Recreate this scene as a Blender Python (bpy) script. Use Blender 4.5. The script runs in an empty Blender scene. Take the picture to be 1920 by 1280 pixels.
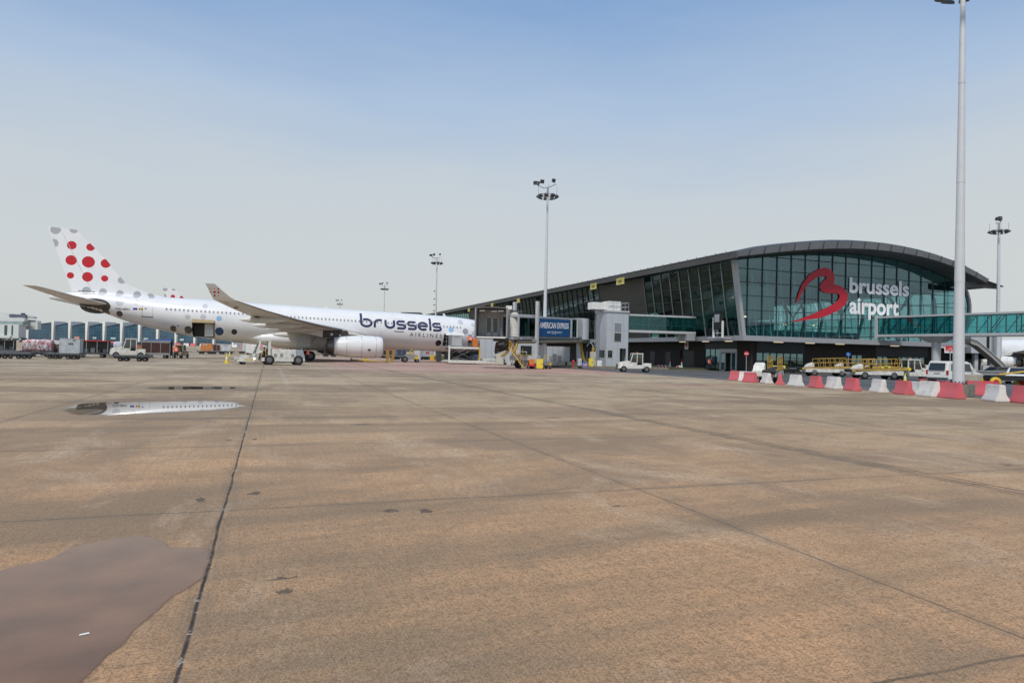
import bpy, bmesh, random
from math import *
from mathutils import Vector, Matrix, noise as mnoise
random.seed(7)
SC = bpy.context.scene
COL = SC.collection
# ---------------------------------------------------------------- camera
FPX = 1280.0; RHO = radians(1.295); AL = radians(.94); PHI = radians(19.6); CH = 1.8
cam_d = bpy.data.cameras.new("camera"); cam_d.sensor_width = 36; cam_d.lens = 24
cam_d.clip_start = .05; cam_d.clip_end = 8000
cam = bpy.data.objects.new("camera", cam_d); COL.objects.link(cam); SC.camera = cam
_f = Vector((sin(PHI) * cos(AL), cos(PHI) * cos(AL), sin(AL)))
_r = Vector((cos(PHI), -sin(PHI), 0)); _u = _r.cross(_f)
_r2 = _r * cos(RHO) + _u * sin(RHO); _u2 = -_r * sin(RHO) + _u * cos(RHO)
# the scene is turned clockwise in the picture, so the camera is rolled the other way
cam.matrix_world = Matrix(((_r2.x, _u2.x, -_f.x, 0), (_r2.y, _u2.y, -_f.y, 0), (_r2.z, _u2.z, -_f.z, CH), (0, 0, 0, 1)))

def ray(x, y):
    p = ((x - 960) / FPX, (y - 640) / FPX)
    a = p[0] * cos(RHO) + p[1] * sin(RHO); b = p[0] * sin(RHO) - p[1] * cos(RHO)
    fw = cos(AL) - b * sin(AL); up = sin(AL) + b * cos(AL)
    return Vector((a * cos(PHI) + fw * sin(PHI), -a * sin(PHI) + fw * cos(PHI), up))
def G(x, y, z=0.0):                      # survey helper: where a sight line meets the ground
    d = ray(x, y); t = (z - CH) / d.z
    return Vector((d.x * t, d.y * t, z))

# ---------------------------------------------------------------- world, sun, exposure
SUN_EL = radians(55); SUN_AZ = radians(215)     # azimuth of the light's origin, from +Y towards +X
W = bpy.data.worlds.new("World"); SC.world = W; W.use_nodes = True
nt = W.node_tree; N = nt.nodes; Lk = nt.links; N.clear()
out = N.new("ShaderNodeOutputWorld"); bg = N.new("ShaderNodeBackground"); bg2 = N.new("ShaderNodeBackground"); mx = N.new("ShaderNodeMixShader")
sky = N.new("ShaderNodeTexSky"); sky.sky_type = 'NISHITA'; sky.sun_disc = False
sky.sun_elevation = SUN_EL; sky.sun_rotation = SUN_AZ; sky.dust_density = 4; sky.air_density = 1.2
bg.inputs[1].default_value = .1; Lk.new(sky.outputs[0], bg.inputs[0])
tc = N.new("ShaderNodeTexCoord"); sep = N.new("ShaderNodeSeparateXYZ"); Lk.new(tc.outputs['Generated'], sep.inputs[0])
nz = N.new("ShaderNodeTexNoise"); nz.inputs['Scale'].default_value = 1.6; nz.inputs['Detail'].default_value = 5; nz.inputs['Roughness'].default_value = .5
mp = N.new("ShaderNodeMapping"); mp.inputs['Scale'].default_value = (1, 1, 4.5); Lk.new(tc.outputs['Generated'], mp.inputs[0]); Lk.new(mp.outputs[0], nz.inputs[0])
ma = N.new("ShaderNodeMath"); ma.operation = 'MULTIPLY_ADD'; ma.inputs[1].default_value = .17; Lk.new(nz.outputs[0], ma.inputs[0])
mb_ = N.new("ShaderNodeMath"); mb_.operation = 'ADD'; mb_.inputs[1].default_value = -.085; Lk.new(sep.outputs[2], mb_.inputs[0]); Lk.new(mb_.outputs[0], ma.inputs[2])
cr = N.new("ShaderNodeValToRGB"); Lk.new(ma.outputs[0], cr.inputs[0])
def s2l(c): return tuple((v / 12.92 if v <= .04045 else ((v + .055) / 1.055) ** 2.4) for v in c)
STOPS = [(0.0, (206, 210, 209)), (.07, (209, 214, 213)), (.16, (207, 213, 216)), (.24, (202, 211, 218)), (.33, (175, 197, 224)), (.455, (138, 171, 214)), (.60, (112, 148, 198)), (1.0, (130, 162, 200))]
el = cr.color_ramp.elements
while len(el) < len(STOPS): el.new(.5)
for e, (p, c) in zip(el, STOPS):
    e.position = p; e.color = (*s2l([v / 255 for v in c]), 1)
nz2 = N.new("ShaderNodeTexNoise"); nz2.inputs['Scale'].default_value = 2.3; nz2.inputs['Detail'].default_value = 7; nz2.inputs['Roughness'].default_value = .55; nz2.inputs['Distortion'].default_value = .4
mp2 = N.new("ShaderNodeMapping"); mp2.inputs['Scale'].default_value = (1, 1, 6); mp2.inputs['Location'].default_value = (3, 1, 2); Lk.new(tc.outputs['Generated'], mp2.inputs[0]); Lk.new(mp2.outputs[0], nz2.inputs[0])
cl = N.new("ShaderNodeMapRange"); cl.inputs[1].default_value = .42; cl.inputs[2].default_value = .72; cl.inputs[3].default_value = 0; cl.inputs[4].default_value = .15; Lk.new(nz2.outputs[0], cl.inputs[0])
cm = N.new("ShaderNodeMix"); cm.data_type = 'RGBA'; Lk.new(cl.outputs[0], cm.inputs[0]); Lk.new(cr.outputs[0], cm.inputs[6]); cm.inputs[7].default_value = (*s2l([.80, .835, .865]), 1)
Lk.new(cm.outputs[2], bg2.inputs[0]); bg2.inputs[1].default_value = 1.0
mx.inputs[0].default_value = .93; Lk.new(bg.outputs[0], mx.inputs[1]); Lk.new(bg2.outputs[0], mx.inputs[2]); Lk.new(mx.outputs[0], out.inputs[0])
sl = bpy.data.lights.new("sun", 'SUN'); sl.energy = 3.0; sl.angle = radians(11); sl.color = (1, .95, .87)
so = bpy.data.objects.new("sun", sl); COL.objects.link(so)
so.rotation_euler = Vector((-sin(SUN_AZ) * cos(SUN_EL), -cos(SUN_AZ) * cos(SUN_EL), -sin(SUN_EL))).to_track_quat('-Z', 'Y').to_euler()
SC.view_settings.view_transform = 'Standard'; SC.view_settings.look = 'None'; SC.view_settings.exposure = 0.0; SC.view_settings.gamma = 1
SC.cycles.max_bounces = 8; SC.cycles.transparent_max_bounces = 16; SC.cycles.diffuse_bounces = 3; SC.cycles.glossy_bounces = 4
SC.cycles.use_denoising = True

# ---------------------------------------------------------------- materials
MATS = {}
def mat(name, col, rough=.55, metal=0, var=.12, vs=3.0, bump=0.0, spec=.5, coat=0.0, emit=0):
    if name in MATS: return MATS[name]
    m = bpy.data.materials.new(name); m.use_nodes = True; n = m.node_tree.nodes; l = m.node_tree.links
    b = n['Principled BSDF']; b.inputs['Roughness'].default_value = rough; b.inputs['Metallic'].default_value = metal
    b.inputs['Specular IOR Level'].default_value = spec; b.inputs['Coat Weight'].default_value = coat
    t = n.new("ShaderNodeTexCoord"); z = n.new("ShaderNodeTexNoise"); z.inputs['Scale'].default_value = vs; z.inputs['Detail'].default_value = 6; z.inputs['Roughness'].default_value = .65
    l.new(t.outputs['Object'], z.inputs[0])
    mr = n.new("ShaderNodeMapRange"); mr.inputs[1].default_value = .3; mr.inputs[2].default_value = .7; mr.inputs[3].default_value = 1 - var; mr.inputs[4].default_value = 1 + var * .6
    l.new(z.outputs[0], mr.inputs[0])
    vm = n.new("ShaderNodeVectorMath"); vm.operation = 'SCALE'; vm.inputs[0].default_value = col; l.new(mr.outputs[0], vm.inputs[3]); l.new(vm.outputs[0], b.inputs['Base Color'])
    if bump:
        bp = n.new("ShaderNodeBump"); bp.inputs['Strength'].default_value = bump; bp.inputs['Distance'].default_value = .02; l.new(z.outputs[0], bp.inputs['Height']); l.new(bp.outputs[0], b.inputs['Normal'])
    if emit:
        b.inputs['Emission Color'].default_value = (*col, 1); b.inputs['Emission Strength'].default_value = emit
    MATS[name] = m; return m
def H(s): return s2l([int(s[i:i + 2], 16) / 255 for i in (0, 2, 4)])
M_WHITE = mat('white_paint', (.72, .72, .69), .38, var=.10, vs=1.2)
M_GSE = mat('worn_white_paint', (.66, .65, .60), .5, var=.3, vs=4)
M_GREY = mat('grey_metal', (.30, .31, .32), .45, .3)
M_LGREY = mat('light_grey_metal', (.50, .52, .53), .45, .1, var=.08)
M_PANEL = mat('tower_cladding', (.47, .50, .53), .42, .1, var=.05, vs=.8)
M_DGREY = mat('dark_grey_metal', (.07, .075, .08), .5, .2)
M_BLACK = mat('black_rubber', (.018, .018, .018), .8, var=.3, vs=8)
M_DARK = mat('dark_void', (.012, .012, .013), .8)
M_YEL = mat('yellow_paint', (.62, .40, .05), .5, var=.3, vs=4)
M_YELB = mat('bright_yellow', (.72, .56, .06), .5)
M_ORANGE = mat('orange_paint', (.62, .19, .03), .5, var=.2)
M_RED = mat('red_paint', (.50, .025, .03), .5, var=.2)
M_BLUE = mat('blue_tarp', (.02, .06, .22), .7, var=.3)
M_GALV = mat('galvanised_steel', (.42, .44, .45), .4, .45, var=.1, vs=6)
M_MAST = mat('mast_steel', (.60, .62, .64), .42, .15, var=.06, vs=2)
M_ALU = mat('aluminium', (.60, .61, .60), .3, .6, var=.2, vs=5)
M_WINDARK = mat('dark_window', (.015, .022, .026), .06, 0, spec=.8)
M_SKIN = mat('skin', (.45, .26, .18), .6)
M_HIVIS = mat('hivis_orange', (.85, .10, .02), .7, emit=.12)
M_NAVY = mat('navy_cloth', (.015, .02, .035), .85)
M_HAIR = mat('dark_hair', (.02, .014, .01), .7)
M_CONC = mat('kerb_concrete', (.22, .20, .16), .85, var=.4, vs=3)
M_SILVER = mat('silver_stripe', (.6, .6, .58), .4)

def glass_mat(name, tint, refl=1.0, rough=0.0, base=.06, gc=(.85, .95, .97)):
    if name in MATS: return MATS[name]
    m = bpy.data.materials.new(name); m.use_nodes = True; n = m.node_tree.nodes; l = m.node_tree.links; n.clear()
    o = n.new("ShaderNodeOutputMaterial"); t = n.new("ShaderNodeBsdfTransparent"); g = n.new("ShaderNodeBsdfGlossy"); x = n.new("ShaderNodeMixShader")
    t.inputs[0].default_value = (*tint, 1); g.inputs['Roughness'].default_value = rough; g.inputs[0].default_value = (*gc, 1)
    lw = n.new("ShaderNodeLayerWeight"); lw.inputs[0].default_value = .5
    pw = n.new("ShaderNodeMath"); pw.operation = 'POWER'; pw.inputs[1].default_value = 4.6; l.new(lw.outputs['Facing'], pw.inputs[0])
    f = n.new("ShaderNodeMath"); f.operation = 'MULTIPLY_ADD'; f.inputs[1].default_value = .93; f.inputs[2].default_value = .05; l.new(pw.outputs[0], f.inputs[0])
    a = n.new("ShaderNodeMath"); a.operation = 'MULTIPLY_ADD'; a.inputs[1].default_value = refl; a.inputs[2].default_value = base; a.use_clamp = True
    l.new(f.outputs[0], a.inputs[0]); l.new(a.outputs[0], x.inputs[0]); l.new(t.outputs[0], x.inputs[1]); l.new(g.outputs[0], x.inputs[2]); l.new(x.outputs[0], o.inputs[0])
    MATS[name] = m; return m
M_GLASS = glass_mat('gable_glass', (.42, .66, .67), 1.0, base=.14, gc=(.52, .73, .80))
M_SGLASS = glass_mat('side_glass', (.24, .42, .38), .7, base=.03, gc=(.50, .60, .60))
M_BGLASS = glass_mat('bridge_glass', (.24, .62, .64), 1.0, base=.05, gc=(.5, .8, .82))

# ---------------------------------------------------------------- mesh helpers
class MB:
    def __init__(s): s.v = []; s.f = []; s.mi = []; s.cur = 0
    def add(s, vs, fs):
        b = len(s.v); s.v += [Vector(v) for v in vs]; s.f += [tuple(b + i for i in f) for f in fs]; s.mi += [s.cur] * len(fs); return s
    def box(s, x0, x1, y0, y1, z0, z1):
        return s.add([(x0, y0, z0), (x1, y0, z0), (x1, y1, z0), (x0, y1, z0), (x0, y0, z1), (x1, y0, z1), (x1, y1, z1), (x0, y1, z1)],
                     [(0, 3, 2, 1), (4, 5, 6, 7), (0, 1, 5, 4), (1, 2, 6, 5), (2, 3, 7, 6), (3, 0, 4, 7)])
    def cbox(s, c, d): return s.box(c[0] - d[0] / 2, c[0] + d[0] / 2, c[1] - d[1] / 2, c[1] + d[1] / 2, c[2] - d[2] / 2, c[2] + d[2] / 2)
    def hexa(s, lo, hi):       # lo, hi: 4 points each
        return s.add(list(lo) + list(hi), [(0, 3, 2, 1), (4, 5, 6, 7), (0, 1, 5, 4), (1, 2, 6, 5), (2, 3, 7, 6), (3, 0, 4, 7)])
    def prism(s, pts, axis, a, b):      # pts 2D outline, extruded along axis from a to b
        def P(p, t): return {'y': (p[0], t, p[1]), 'x': (t, p[0], p[1]), 'z': (p[0], p[1], t)}[axis]
        n = len(pts); vs = [P(p, a) for p in pts] + [P(p, b) for p in pts]
        return s.add(vs, [tuple(range(n))[::-1], tuple(range(n, 2 * n))] + [(i, (i + 1) % n, n + (i + 1) % n, n + i) for i in range(n)])
    def tube(s, p, q, r, r2=None, n=8, cap=True):
        p = Vector(p); q = Vector(q); r2 = r if r2 is None else r2; d = (q - p).normalized()
        a = d.orthogonal().normalized(); b = d.cross(a)
        vs = [p + (a * cos(2 * pi * i / n) + b * sin(2 * pi * i / n)) * r for i in range(n)] + [q + (a * cos(2 * pi * i / n) + b * sin(2 * pi * i / n)) * r2 for i in range(n)]
        fs = [(i, (i + 1) % n, n + (i + 1) % n, n + i) for i in range(n)]
        if cap: fs += [tuple(range(n))[::-1], tuple(range(n, 2 * n))]
        return s.add(vs, fs)
    def path(s, pts, r, n=6):
        for a, b in zip(pts, pts[1:]): s.tube(a, b, r, n=n)
        return s
    def loft(s, rings, cap=True):
        n = len(rings[0]); vs = [v for r in rings for v in r]; fs = []
        for k in range(len(rings) - 1):
            for i in range(n):
                j = (i + 1) % n; fs.append((k * n + i, k * n + j, (k + 1) * n + j, (k + 1) * n + i))
        if cap: fs += [tuple(range(n))[::-1], tuple(range((len(rings) - 1) * n, len(rings) * n))]
        return s.add(vs, fs)
    def rings(s, prof, n=24, axis='x', c=(0, 0, 0)):   # prof: (pos, radius)
        R = []
        for p, r in prof:
            ring = []
            for i in range(n):
                a = 2 * pi * i / n
                ring.append({'x': (c[0] + p, c[1] + r * cos(a), c[2] + r * sin(a)), 'y': (c[0] + r * cos(a), c[1] + p, c[2] + r * sin(a)), 'z': (c[0] + r * cos(a), c[1] + r * sin(a), c[2] + p)}[axis])
            R.append(ring)
        return s.loft(R)
    def xf(s, M):
        s.v = [M @ v for v in s.v]; return s
    def build(s, name, m, parent=None, smooth=False, W=False, bevel=0, autosm=None, fixn=True):
        me = bpy.data.meshes.new(name)
        vs = s.v
        if W and parent is not None:
            r = parent
            while r.parent: r = r.parent
            Mi = (Matrix.Translation(r.location) @ r.rotation_euler.to_matrix().to_4x4()).inverted(); vs = [Mi @ v for v in vs]
        me.from_pydata([tuple(v) for v in vs], [], s.f)
        for mm in (m if isinstance(m, (list, tuple)) else [m]): me.materials.append(mm)
        if isinstance(m, (list, tuple)):
            for p, k in zip(me.polygons, s.mi): p.material_index = k
        if fixn:
            bm = bmesh.new(); bm.from_mesh(me); bmesh.ops.recalc_face_normals(bm, faces=bm.faces)
            if bevel: bmesh.ops.bevel(bm, geom=[e for e in bm.edges if len(e.link_faces) == 2 and e.calc_face_angle(0) > .6], offset=bevel, segments=2, affect='EDGES', clamp_overlap=True)
            bm.to_mesh(me); bm.free()
        if smooth or bevel:
            for p in me.polygons: p.use_smooth = True
            try: me.set_sharp_from_angle(angle=radians(autosm or 40))
            except Exception: pass
        o = bpy.data.objects.new(name, me); COL.objects.link(o)
        if parent is not None: o.parent = parent
        return o
def thing(name, label, cat, loc=(0, 0, 0), rz=0, group=None):
    o = bpy.data.objects.new(name, None); COL.objects.link(o); o.location = loc; o.rotation_euler = (0, 0, rz)
    tag(o, label, cat, group); o.empty_display_size = .2; return o
def tag(o, label, cat, group=None):
    o['label'] = label; o['category'] = cat
    if group: o['group'] = group
    return o
def struct(name, m, mb, **k):
    o = mb.build(name, m, **k); o['kind'] = 'structure'; return o
def copy_tree(o, parent=None, label=None, loc=None, rz=None, group=None):
    c = o.copy(); COL.objects.link(c)
    if parent is not None: c.parent = parent
    for ch in [x for x in KIDS(o)]: copy_tree(ch, c)
    if label: c['label'] = label
    if group: c['group'] = group
    if loc is not None: c.location = loc
    if rz is not None: c.rotation_euler = (0, 0, rz)
    return c
def KIDS(o): return [x for x in COL.objects if x.parent == o]
def wheel(parent, x, y, z, r, w, rimm=None, axis='y', name='wheel'):
    mb = MB(); mb.rings([(-w / 2, r * .8), (-w / 2 + .03, r * .95), (-w * .25, r), (w * .25, r), (w / 2 - .03, r * .95), (w / 2, r * .8)], 20, axis, (x, y, z))
    o = mb.build(name, M_BLACK, parent, smooth=True)
    r_ = MB(); r_.rings([(-w / 2 - .01, r * .22), (-w / 2 - .012, r * .5), (-w / 2 + .02, r * .58), (w / 2 - .02, r * .58), (w / 2 + .012, r * .5), (w / 2 + .01, r * .22)], 16, axis, (x, y, z))
    r_.build('rim', rimm or mat('dull_rim', (.16, .16, .165), .5, .3), o, smooth=True)
    return o
def text_mb(s, x0, x1, z0, z1, off=.0, plane='xz', shear=0, keep=False, depth=0):
    """mesh text fitted to a box; returns list of (verts, faces) in XZ"""
    cu = bpy.data.curves.new("t", 'FONT'); cu.body = s; cu.offset = off; cu.resolution_u = 4; cu.shear = shear
    o = bpy.data.objects.new("t", cu); COL.objects.link(o); bpy.context.view_layer.update()
    dg = bpy.context.evaluated_depsgraph_get(); me = bpy.data.meshes.new_from_object(o.evaluated_get(dg))
    vs = [v.co.copy() for v in me.vertices]; fs = [tuple(p.vertices) for p in me.polygons]
    bpy.data.objects.remove(o); bpy.data.curves.remove(cu); bpy.data.meshes.remove(me)
    ax = min(v.x for v in vs); bx = max(v.x for v in vs); ay = min(v.y for v in vs); by = max(v.y for v in vs)
    return [(x0 + (v.x - ax) / (bx - ax) * (x1 - x0), z0 + (v.y - ay) / (by - ay) * (z1 - z0)) for v in vs], fs
def sub_decal(vs2, fs, dx, dz):
    """cut a flat decal into strips so that it can follow a curved surface"""
    bm = bmesh.new(); V = [bm.verts.new((x, 0, z)) for x, z in vs2]
    for f in fs:
        try: bm.faces.new([V[i] for i in f])
        except ValueError: pass
    xs = [v[0] for v in vs2]; zs = [v[1] for v in vs2]
    def cuts(a, b, d):
        k = ceil(a / d); r = []
        while k * d < b: r.append(k * d); k += 1
        return r
    for z in cuts(min(zs), max(zs), dz): bmesh.ops.bisect_plane(bm, geom=bm.verts[:] + bm.edges[:] + bm.faces[:], plane_co=(0, 0, z), plane_no=(0, 0, 1), dist=1e-5)
    for x in cuts(min(xs), max(xs), dx): bmesh.ops.bisect_plane(bm, geom=bm.verts[:] + bm.edges[:] + bm.faces[:], plane_co=(x, 0, 0), plane_no=(1, 0, 0), dist=1e-5)
    bm.verts.ensure_lookup_table(); bm.verts.index_update()
    r = [(v.co.x, v.co.z) for v in bm.verts], [tuple(v.index for v in f.verts) for f in bm.faces]; bm.free(); return r
def lerp_tab(tab, x):
    if x <= tab[0][0]: return tab[0][1:]
    if x >= tab[-1][0]: return tab[-1][1:]
    for k in range(len(tab) - 1):
        if tab[k][0] <= x <= tab[k + 1][0]:
            p0 = tab[max(k - 1, 0)]; p1 = tab[k]; p2 = tab[k + 1]; p3 = tab[min(k + 2, len(tab) - 1)]
            h = p2[0] - p1[0]; t = (x - p1[0]) / h; o = []
            for i in range(1, len(p1)):
                m1 = (p2[i] - p0[i]) / max(p2[0] - p0[0], 1e-6) * h; m2 = (p3[i] - p1[i]) / max(p3[0] - p1[0], 1e-6) * h
                o.append((2 * t ** 3 - 3 * t ** 2 + 1) * p1[i] + (t ** 3 - 2 * t ** 2 + t) * m1 + (-2 * t ** 3 + 3 * t ** 2) * p2[i] + (t ** 3 - t ** 2) * m2)
            return tuple(o)
exec_parts = []
#@@PART ground
# ---------------------------------------------------------------- ground
PATCH = [(376, 937, .07, .12), (475, 924, .08, .12), (530, 1084, .09, .045), (530, 1109, .08, .05), (730, 957, .10, .08), (798, 957, .11, .10), (1158, 948, .10, .03), (430, 825, .06, .1), (478, 823, .07, .1), (1300, 721, 1.6, .35)]

def ground_material():
    m = bpy.data.materials.new('apron_concrete'); m.use_nodes = True; n = m.node_tree.nodes; l = m.node_tree.links; b = n['Principled BSDF']
    geo = n.new("ShaderNodeNewGeometry"); sp = n.new("ShaderNodeSeparateXYZ"); l.new(geo.outputs['Position'], sp.inputs[0])
    def math(op, a, c=None, d=None, clamp=False):
        k = n.new("ShaderNodeMath"); k.operation = op; k.use_clamp = clamp
        for i, v in enumerate((a, c, d)):
            if v is None: continue
            if isinstance(v, (int, float)): k.inputs[i].default_value = v
            else: l.new(v, k.inputs[i])
        return k.outputs[0]
    def noise(scale, detail=6, rough=.6, sc=(1, 1, 1), dist=0, rot=0):
        mp = n.new("ShaderNodeMapping"); mp.inputs['Scale'].default_value = sc; mp.inputs['Rotation'].default_value = (0, 0, rot); l.new(geo.outputs['Position'], mp.inputs[0])
        z = n.new("ShaderNodeTexNoise"); z.inputs['Scale'].default_value = scale; z.inputs['Detail'].default_value = detail; z.inputs['Roughness'].default_value = rough; z.inputs['Distortion'].default_value = dist
        l.new(mp.outputs[0], z.inputs[0]); return z.outputs[0]
    def ramp(v, a, c, lo=0, hi=1):
        r = n.new("ShaderNodeMapRange"); r.inputs[1].default_value = a; r.inputs[2].default_value = c; r.inputs[3].default_value = lo; r.inputs[4].default_value = hi
        l.new(v, r.inputs[0]) if not isinstance(v, (int, float)) else None; return r.outputs[0]
    def mix(f, a, c, mode='MIX'):
        k = n.new("ShaderNodeMix"); k.data_type = 'RGBA'; k.blend_type = mode
        if isinstance(f, (int, float)): k.inputs[0].default_value = f
        else: l.new(f, k.inputs[0])
        for i, v in ((6, a), (7, c)):
            if isinstance(v, tuple): k.inputs[i].default_value = (*v, 1)
            else: l.new(v, k.inputs[i])
        return k.outputs[2]
    X, Y = sp.outputs[0], sp.outputs[1]
    # filter-like grading put into the base colour: warm brown near camera, paler beige far
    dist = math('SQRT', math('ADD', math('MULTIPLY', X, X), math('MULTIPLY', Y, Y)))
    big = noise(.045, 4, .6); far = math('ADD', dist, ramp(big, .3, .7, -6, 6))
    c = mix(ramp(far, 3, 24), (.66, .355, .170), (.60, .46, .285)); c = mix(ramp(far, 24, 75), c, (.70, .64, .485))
    cell = n.new("ShaderNodeTexWhiteNoise"); cell.noise_dimensions = '2D'; cvv = n.new("ShaderNodeCombineXYZ")
    l.new(math('FLOOR', math('DIVIDE', math('ADD', X, .42), 5.15)), cvv.inputs[0]); l.new(math('FLOOR', math('DIVIDE', math('SUBTRACT', Y, 2.93), 5.2)), cvv.inputs[1]); l.new(cvv.outputs[0], cell.inputs[0])
    c = mix(ramp(cell.outputs[0], 0, 1, 0, .26), c, (.30, .235, .155))
    blot = noise(.30, 7, .66, (1, .8, 1), .8); blot2 = noise(1.3, 7, .72, dist=.5); blot3 = noise(.10, 6, .66, (.5, 1.4, 1), 1.0)
    c = mix(ramp(blot3, .46, .57, 0, .78), c, (.19, .145, .092)); c = mix(ramp(blot, .48, .60, 0, .62), c, (.23, .160, .096)); c = mix(ramp(blot2, .50, .66, 0, .55), c, (.30, .185, .098))
    c = mix(ramp(noise(.42, 7, .7, (1.3, .6, 1), .5), .53, .66, 0, .60), c, (.72, .54, .37))
    c = mix(ramp(noise(.8, 6, .7, (.5, 1.6, 1)), .50, .68, 0, .24), c, (.15, .115, .08)); c = mix(ramp(noise(1.0, 5, .65, (14, .25, 1)), .45, .7, 0, .25), c, (.18, .135, .09))
    c = mix(ramp(noise(1.0, 4, .6, (.3, 6, 1)), .50, .72, 0, .26), c, (.18, .145, .10)); c = mix(ramp(noise(1.0, 4, .6, (60, 4, 1)), .40, .65, 0, .38), c, (.20, .140, .085))
    sp1 = noise(48, 4, .75); c = mix(ramp(sp1, .47, .60, 0, .72), c, (.14, .082, .044)); sp2 = noise(95, 3, .7)
    c = mix(ramp(sp2, .53, .66, 0, .42), c, (.84, .60, .36)); sp3 = noise(17, 6, .8)
    c = mix(ramp(sp3, .50, .62, 0, .70), c, (.17, .105, .058)); pit = noise(9, 3, .8); c = mix(ramp(pit, .70, .74, 0, .8), c, (.04, .03, .022))
    # damp margin round the standing water
    for cx, cy, rx, ry, k_ in ((-2.9, 22.0, 3.2, 3.5, .42), (-2.8, 31.8, 2.9, 2.2, .35), (1.6, 5.9, .0001, .0001, 0)):
        if k_:
            d_ = math('SQRT', math('ADD', math('POWER', math('DIVIDE', math('SUBTRACT', X, cx), rx), 2), math('POWER', math('DIVIDE', math('SUBTRACT', Y, cy), ry), 2)))
            c = mix(ramp(math('ADD', d_, ramp(blot2, .3, .7, -.25, .25)), .9, 1.35, k_, 0), c, (.12, .09, .062))
    # oil and wear patches that can be told apart one by one
    for px_, py_, rx, ry in PATCH:
        q = G(px_, py_); d_ = math('SQRT', math('ADD', math('POWER', math('DIVIDE', math('SUBTRACT', X, q.x), rx), 2), math('POWER', math('DIVIDE', math('SUBTRACT', Y, q.y), ry), 2)))
        c = mix(ramp(math('ADD', d_, ramp(pit, .3, .7, -.9, .9)), .75, .95, .75, 0), c, (.055, .042, .034))
    # small oily drips
    vo = n.new("ShaderNodeTexVoronoi"); vo.inputs['Scale'].default_value = .35; vo.inputs['Randomness'].default_value = 1; l.new(geo.outputs['Position'], vo.inputs[0])
    drip = math('MULTIPLY', ramp(math('ADD', vo.outputs['Distance'], ramp(noise(5, 4, .7), .3, .7, -.06, .10)), .05, .10, 1, 0), .65)
    c = mix(drip, c, (.07, .055, .045))
    # worn pink safety paint round the stands
    pz = math('MULTIPLY', math('MULTIPLY', ramp(X, 4, 9), ramp(X, 44, 40)), math('MULTIPLY', ramp(Y, 53, 60), ramp(Y, 150, 120)))
    c = mix(math('MULTIPLY', pz, ramp(noise(.35, 6, .7, (1, .7, 1)), .38, .6, .18, .75)), c, (.44, .235, .205))
    # slab joints
    wob = noise(.9, 5, .65); wobv = ramp(wob, .2, .8, -.03, .03)
    def joints(co, off, pitch, w):
        a = math('ADD', math('ADD', co, -off + pitch / 2 + pitch * 400), wobv)
        f = math('ABSOLUTE', math('SUBTRACT', math('MODULO', a, pitch), pitch / 2))
        return ramp(f, w * .5, w, 1, 0)
    jw = ramp(noise(2.2, 4, .7), .3, .7, .3, .95)
    jx = joints(X, -.42, 5.15, .016); jy = joints(Y, 2.93, 5.2, .018)
    c = mix(math('MULTIPLY', math('MAXIMUM', jx, jy), jw), c, (.045, .036, .028))
    edge = math('MAXIMUM', joints(X, -.42, 5.15, .14), joints(Y, 2.93, 5.2, .14)); c = mix(math('MULTIPLY', edge, ramp(noise(.7, 5, .6), .4, .65, .05, .35)), c, (.15, .12, .085))
    # the wide main joint with its crumbling filler, and the tarred double joint
    mj = math('ABSOLUTE', math('ADD', math('ADD', X, .42), math('MULTIPLY', wobv, .35)))
    c = mix(math('MULTIPLY', ramp(mj, .006, .018, 1, 0), ramp(noise(3.5, 3, .7, (1, 1, 1)), .40, .52, .60, .97)), c, (.03, .025, .02))
    c = mix(math('MULTIPLY', ramp(mj, .015, .035, 1, 0), ramp(noise(4.0, 5, .8), .57, .61, 0, .8)), c, (.42, .36, .28))
    for off in (9.75, 9.95, 10.12):
        tj = math('ABSOLUTE', math('ADD', math('ADD', X, -off), math('MULTIPLY', wobv, 1.3))); c = mix(math('MULTIPLY', ramp(tj, .015, .06, 1, 0), ramp(noise(1.7, 4, .7), .35, .6, .1, .8)), c, (.05, .042, .033))
    # thin yellow guide line
    yl = math('ABSOLUTE', math('ADD', Y, math('MULTIPLY_ADD', X, -.50, -38.9))); c = mix(math('MULTIPLY', ramp(yl, .06, .09, 1, 0), ramp(noise(1.5, 4, .7), .35, .6, .15, .6)), c, (.55, .38, .12))
    wl = math('ABSOLUTE', math('ADD', X, -.9)); c = mix(math('MULTIPLY', math('MULTIPLY', ramp(wl, .08, .14, 1, 0), ramp(Y, 33, 36)), ramp(Y, 66, 60, 0, .16)), c, (.55, .52, .46))
    l.new(c, b.inputs['Base Color']); b.inputs['Specular IOR Level'].default_value = .35
    l.new(ramp(blot, .4, .7, .80, .62), b.inputs['Roughness'])
    bp = n.new("ShaderNodeBump"); bp.inputs['Strength'].default_value = .35; bp.inputs['Distance'].default_value = .006
    l.new(math('SUBTRACT', math('ADD', sp1, sp3), math('MULTIPLY', math('MAXIMUM', jx, ramp(mj, .018, .045, 1, 0)), 4)), bp.inputs['Height']); l.new(bp.outputs[0], b.inputs['Normal'])
    return m
mb = MB(); prof = [(-400, 0), (0, 0), (60, 0), (120, 0), (212, 0), (225, .35), (240, 1.1), (255, 1.45), (700, 1.45), (3000, 1.6), (6500, 1.6)]
xs = [-5000, -1500, -400, -100, 0, 100, 400, 1500, 5000]
mb.add([(x, y, z) for y, z in prof for x in xs], [(j * 9 + i, j * 9 + i + 1, j * 9 + i + 10, j * 9 + i + 9) for j in range(len(prof) - 1) for i in range(8)])
struct('ground', ground_material(), mb)
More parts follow.
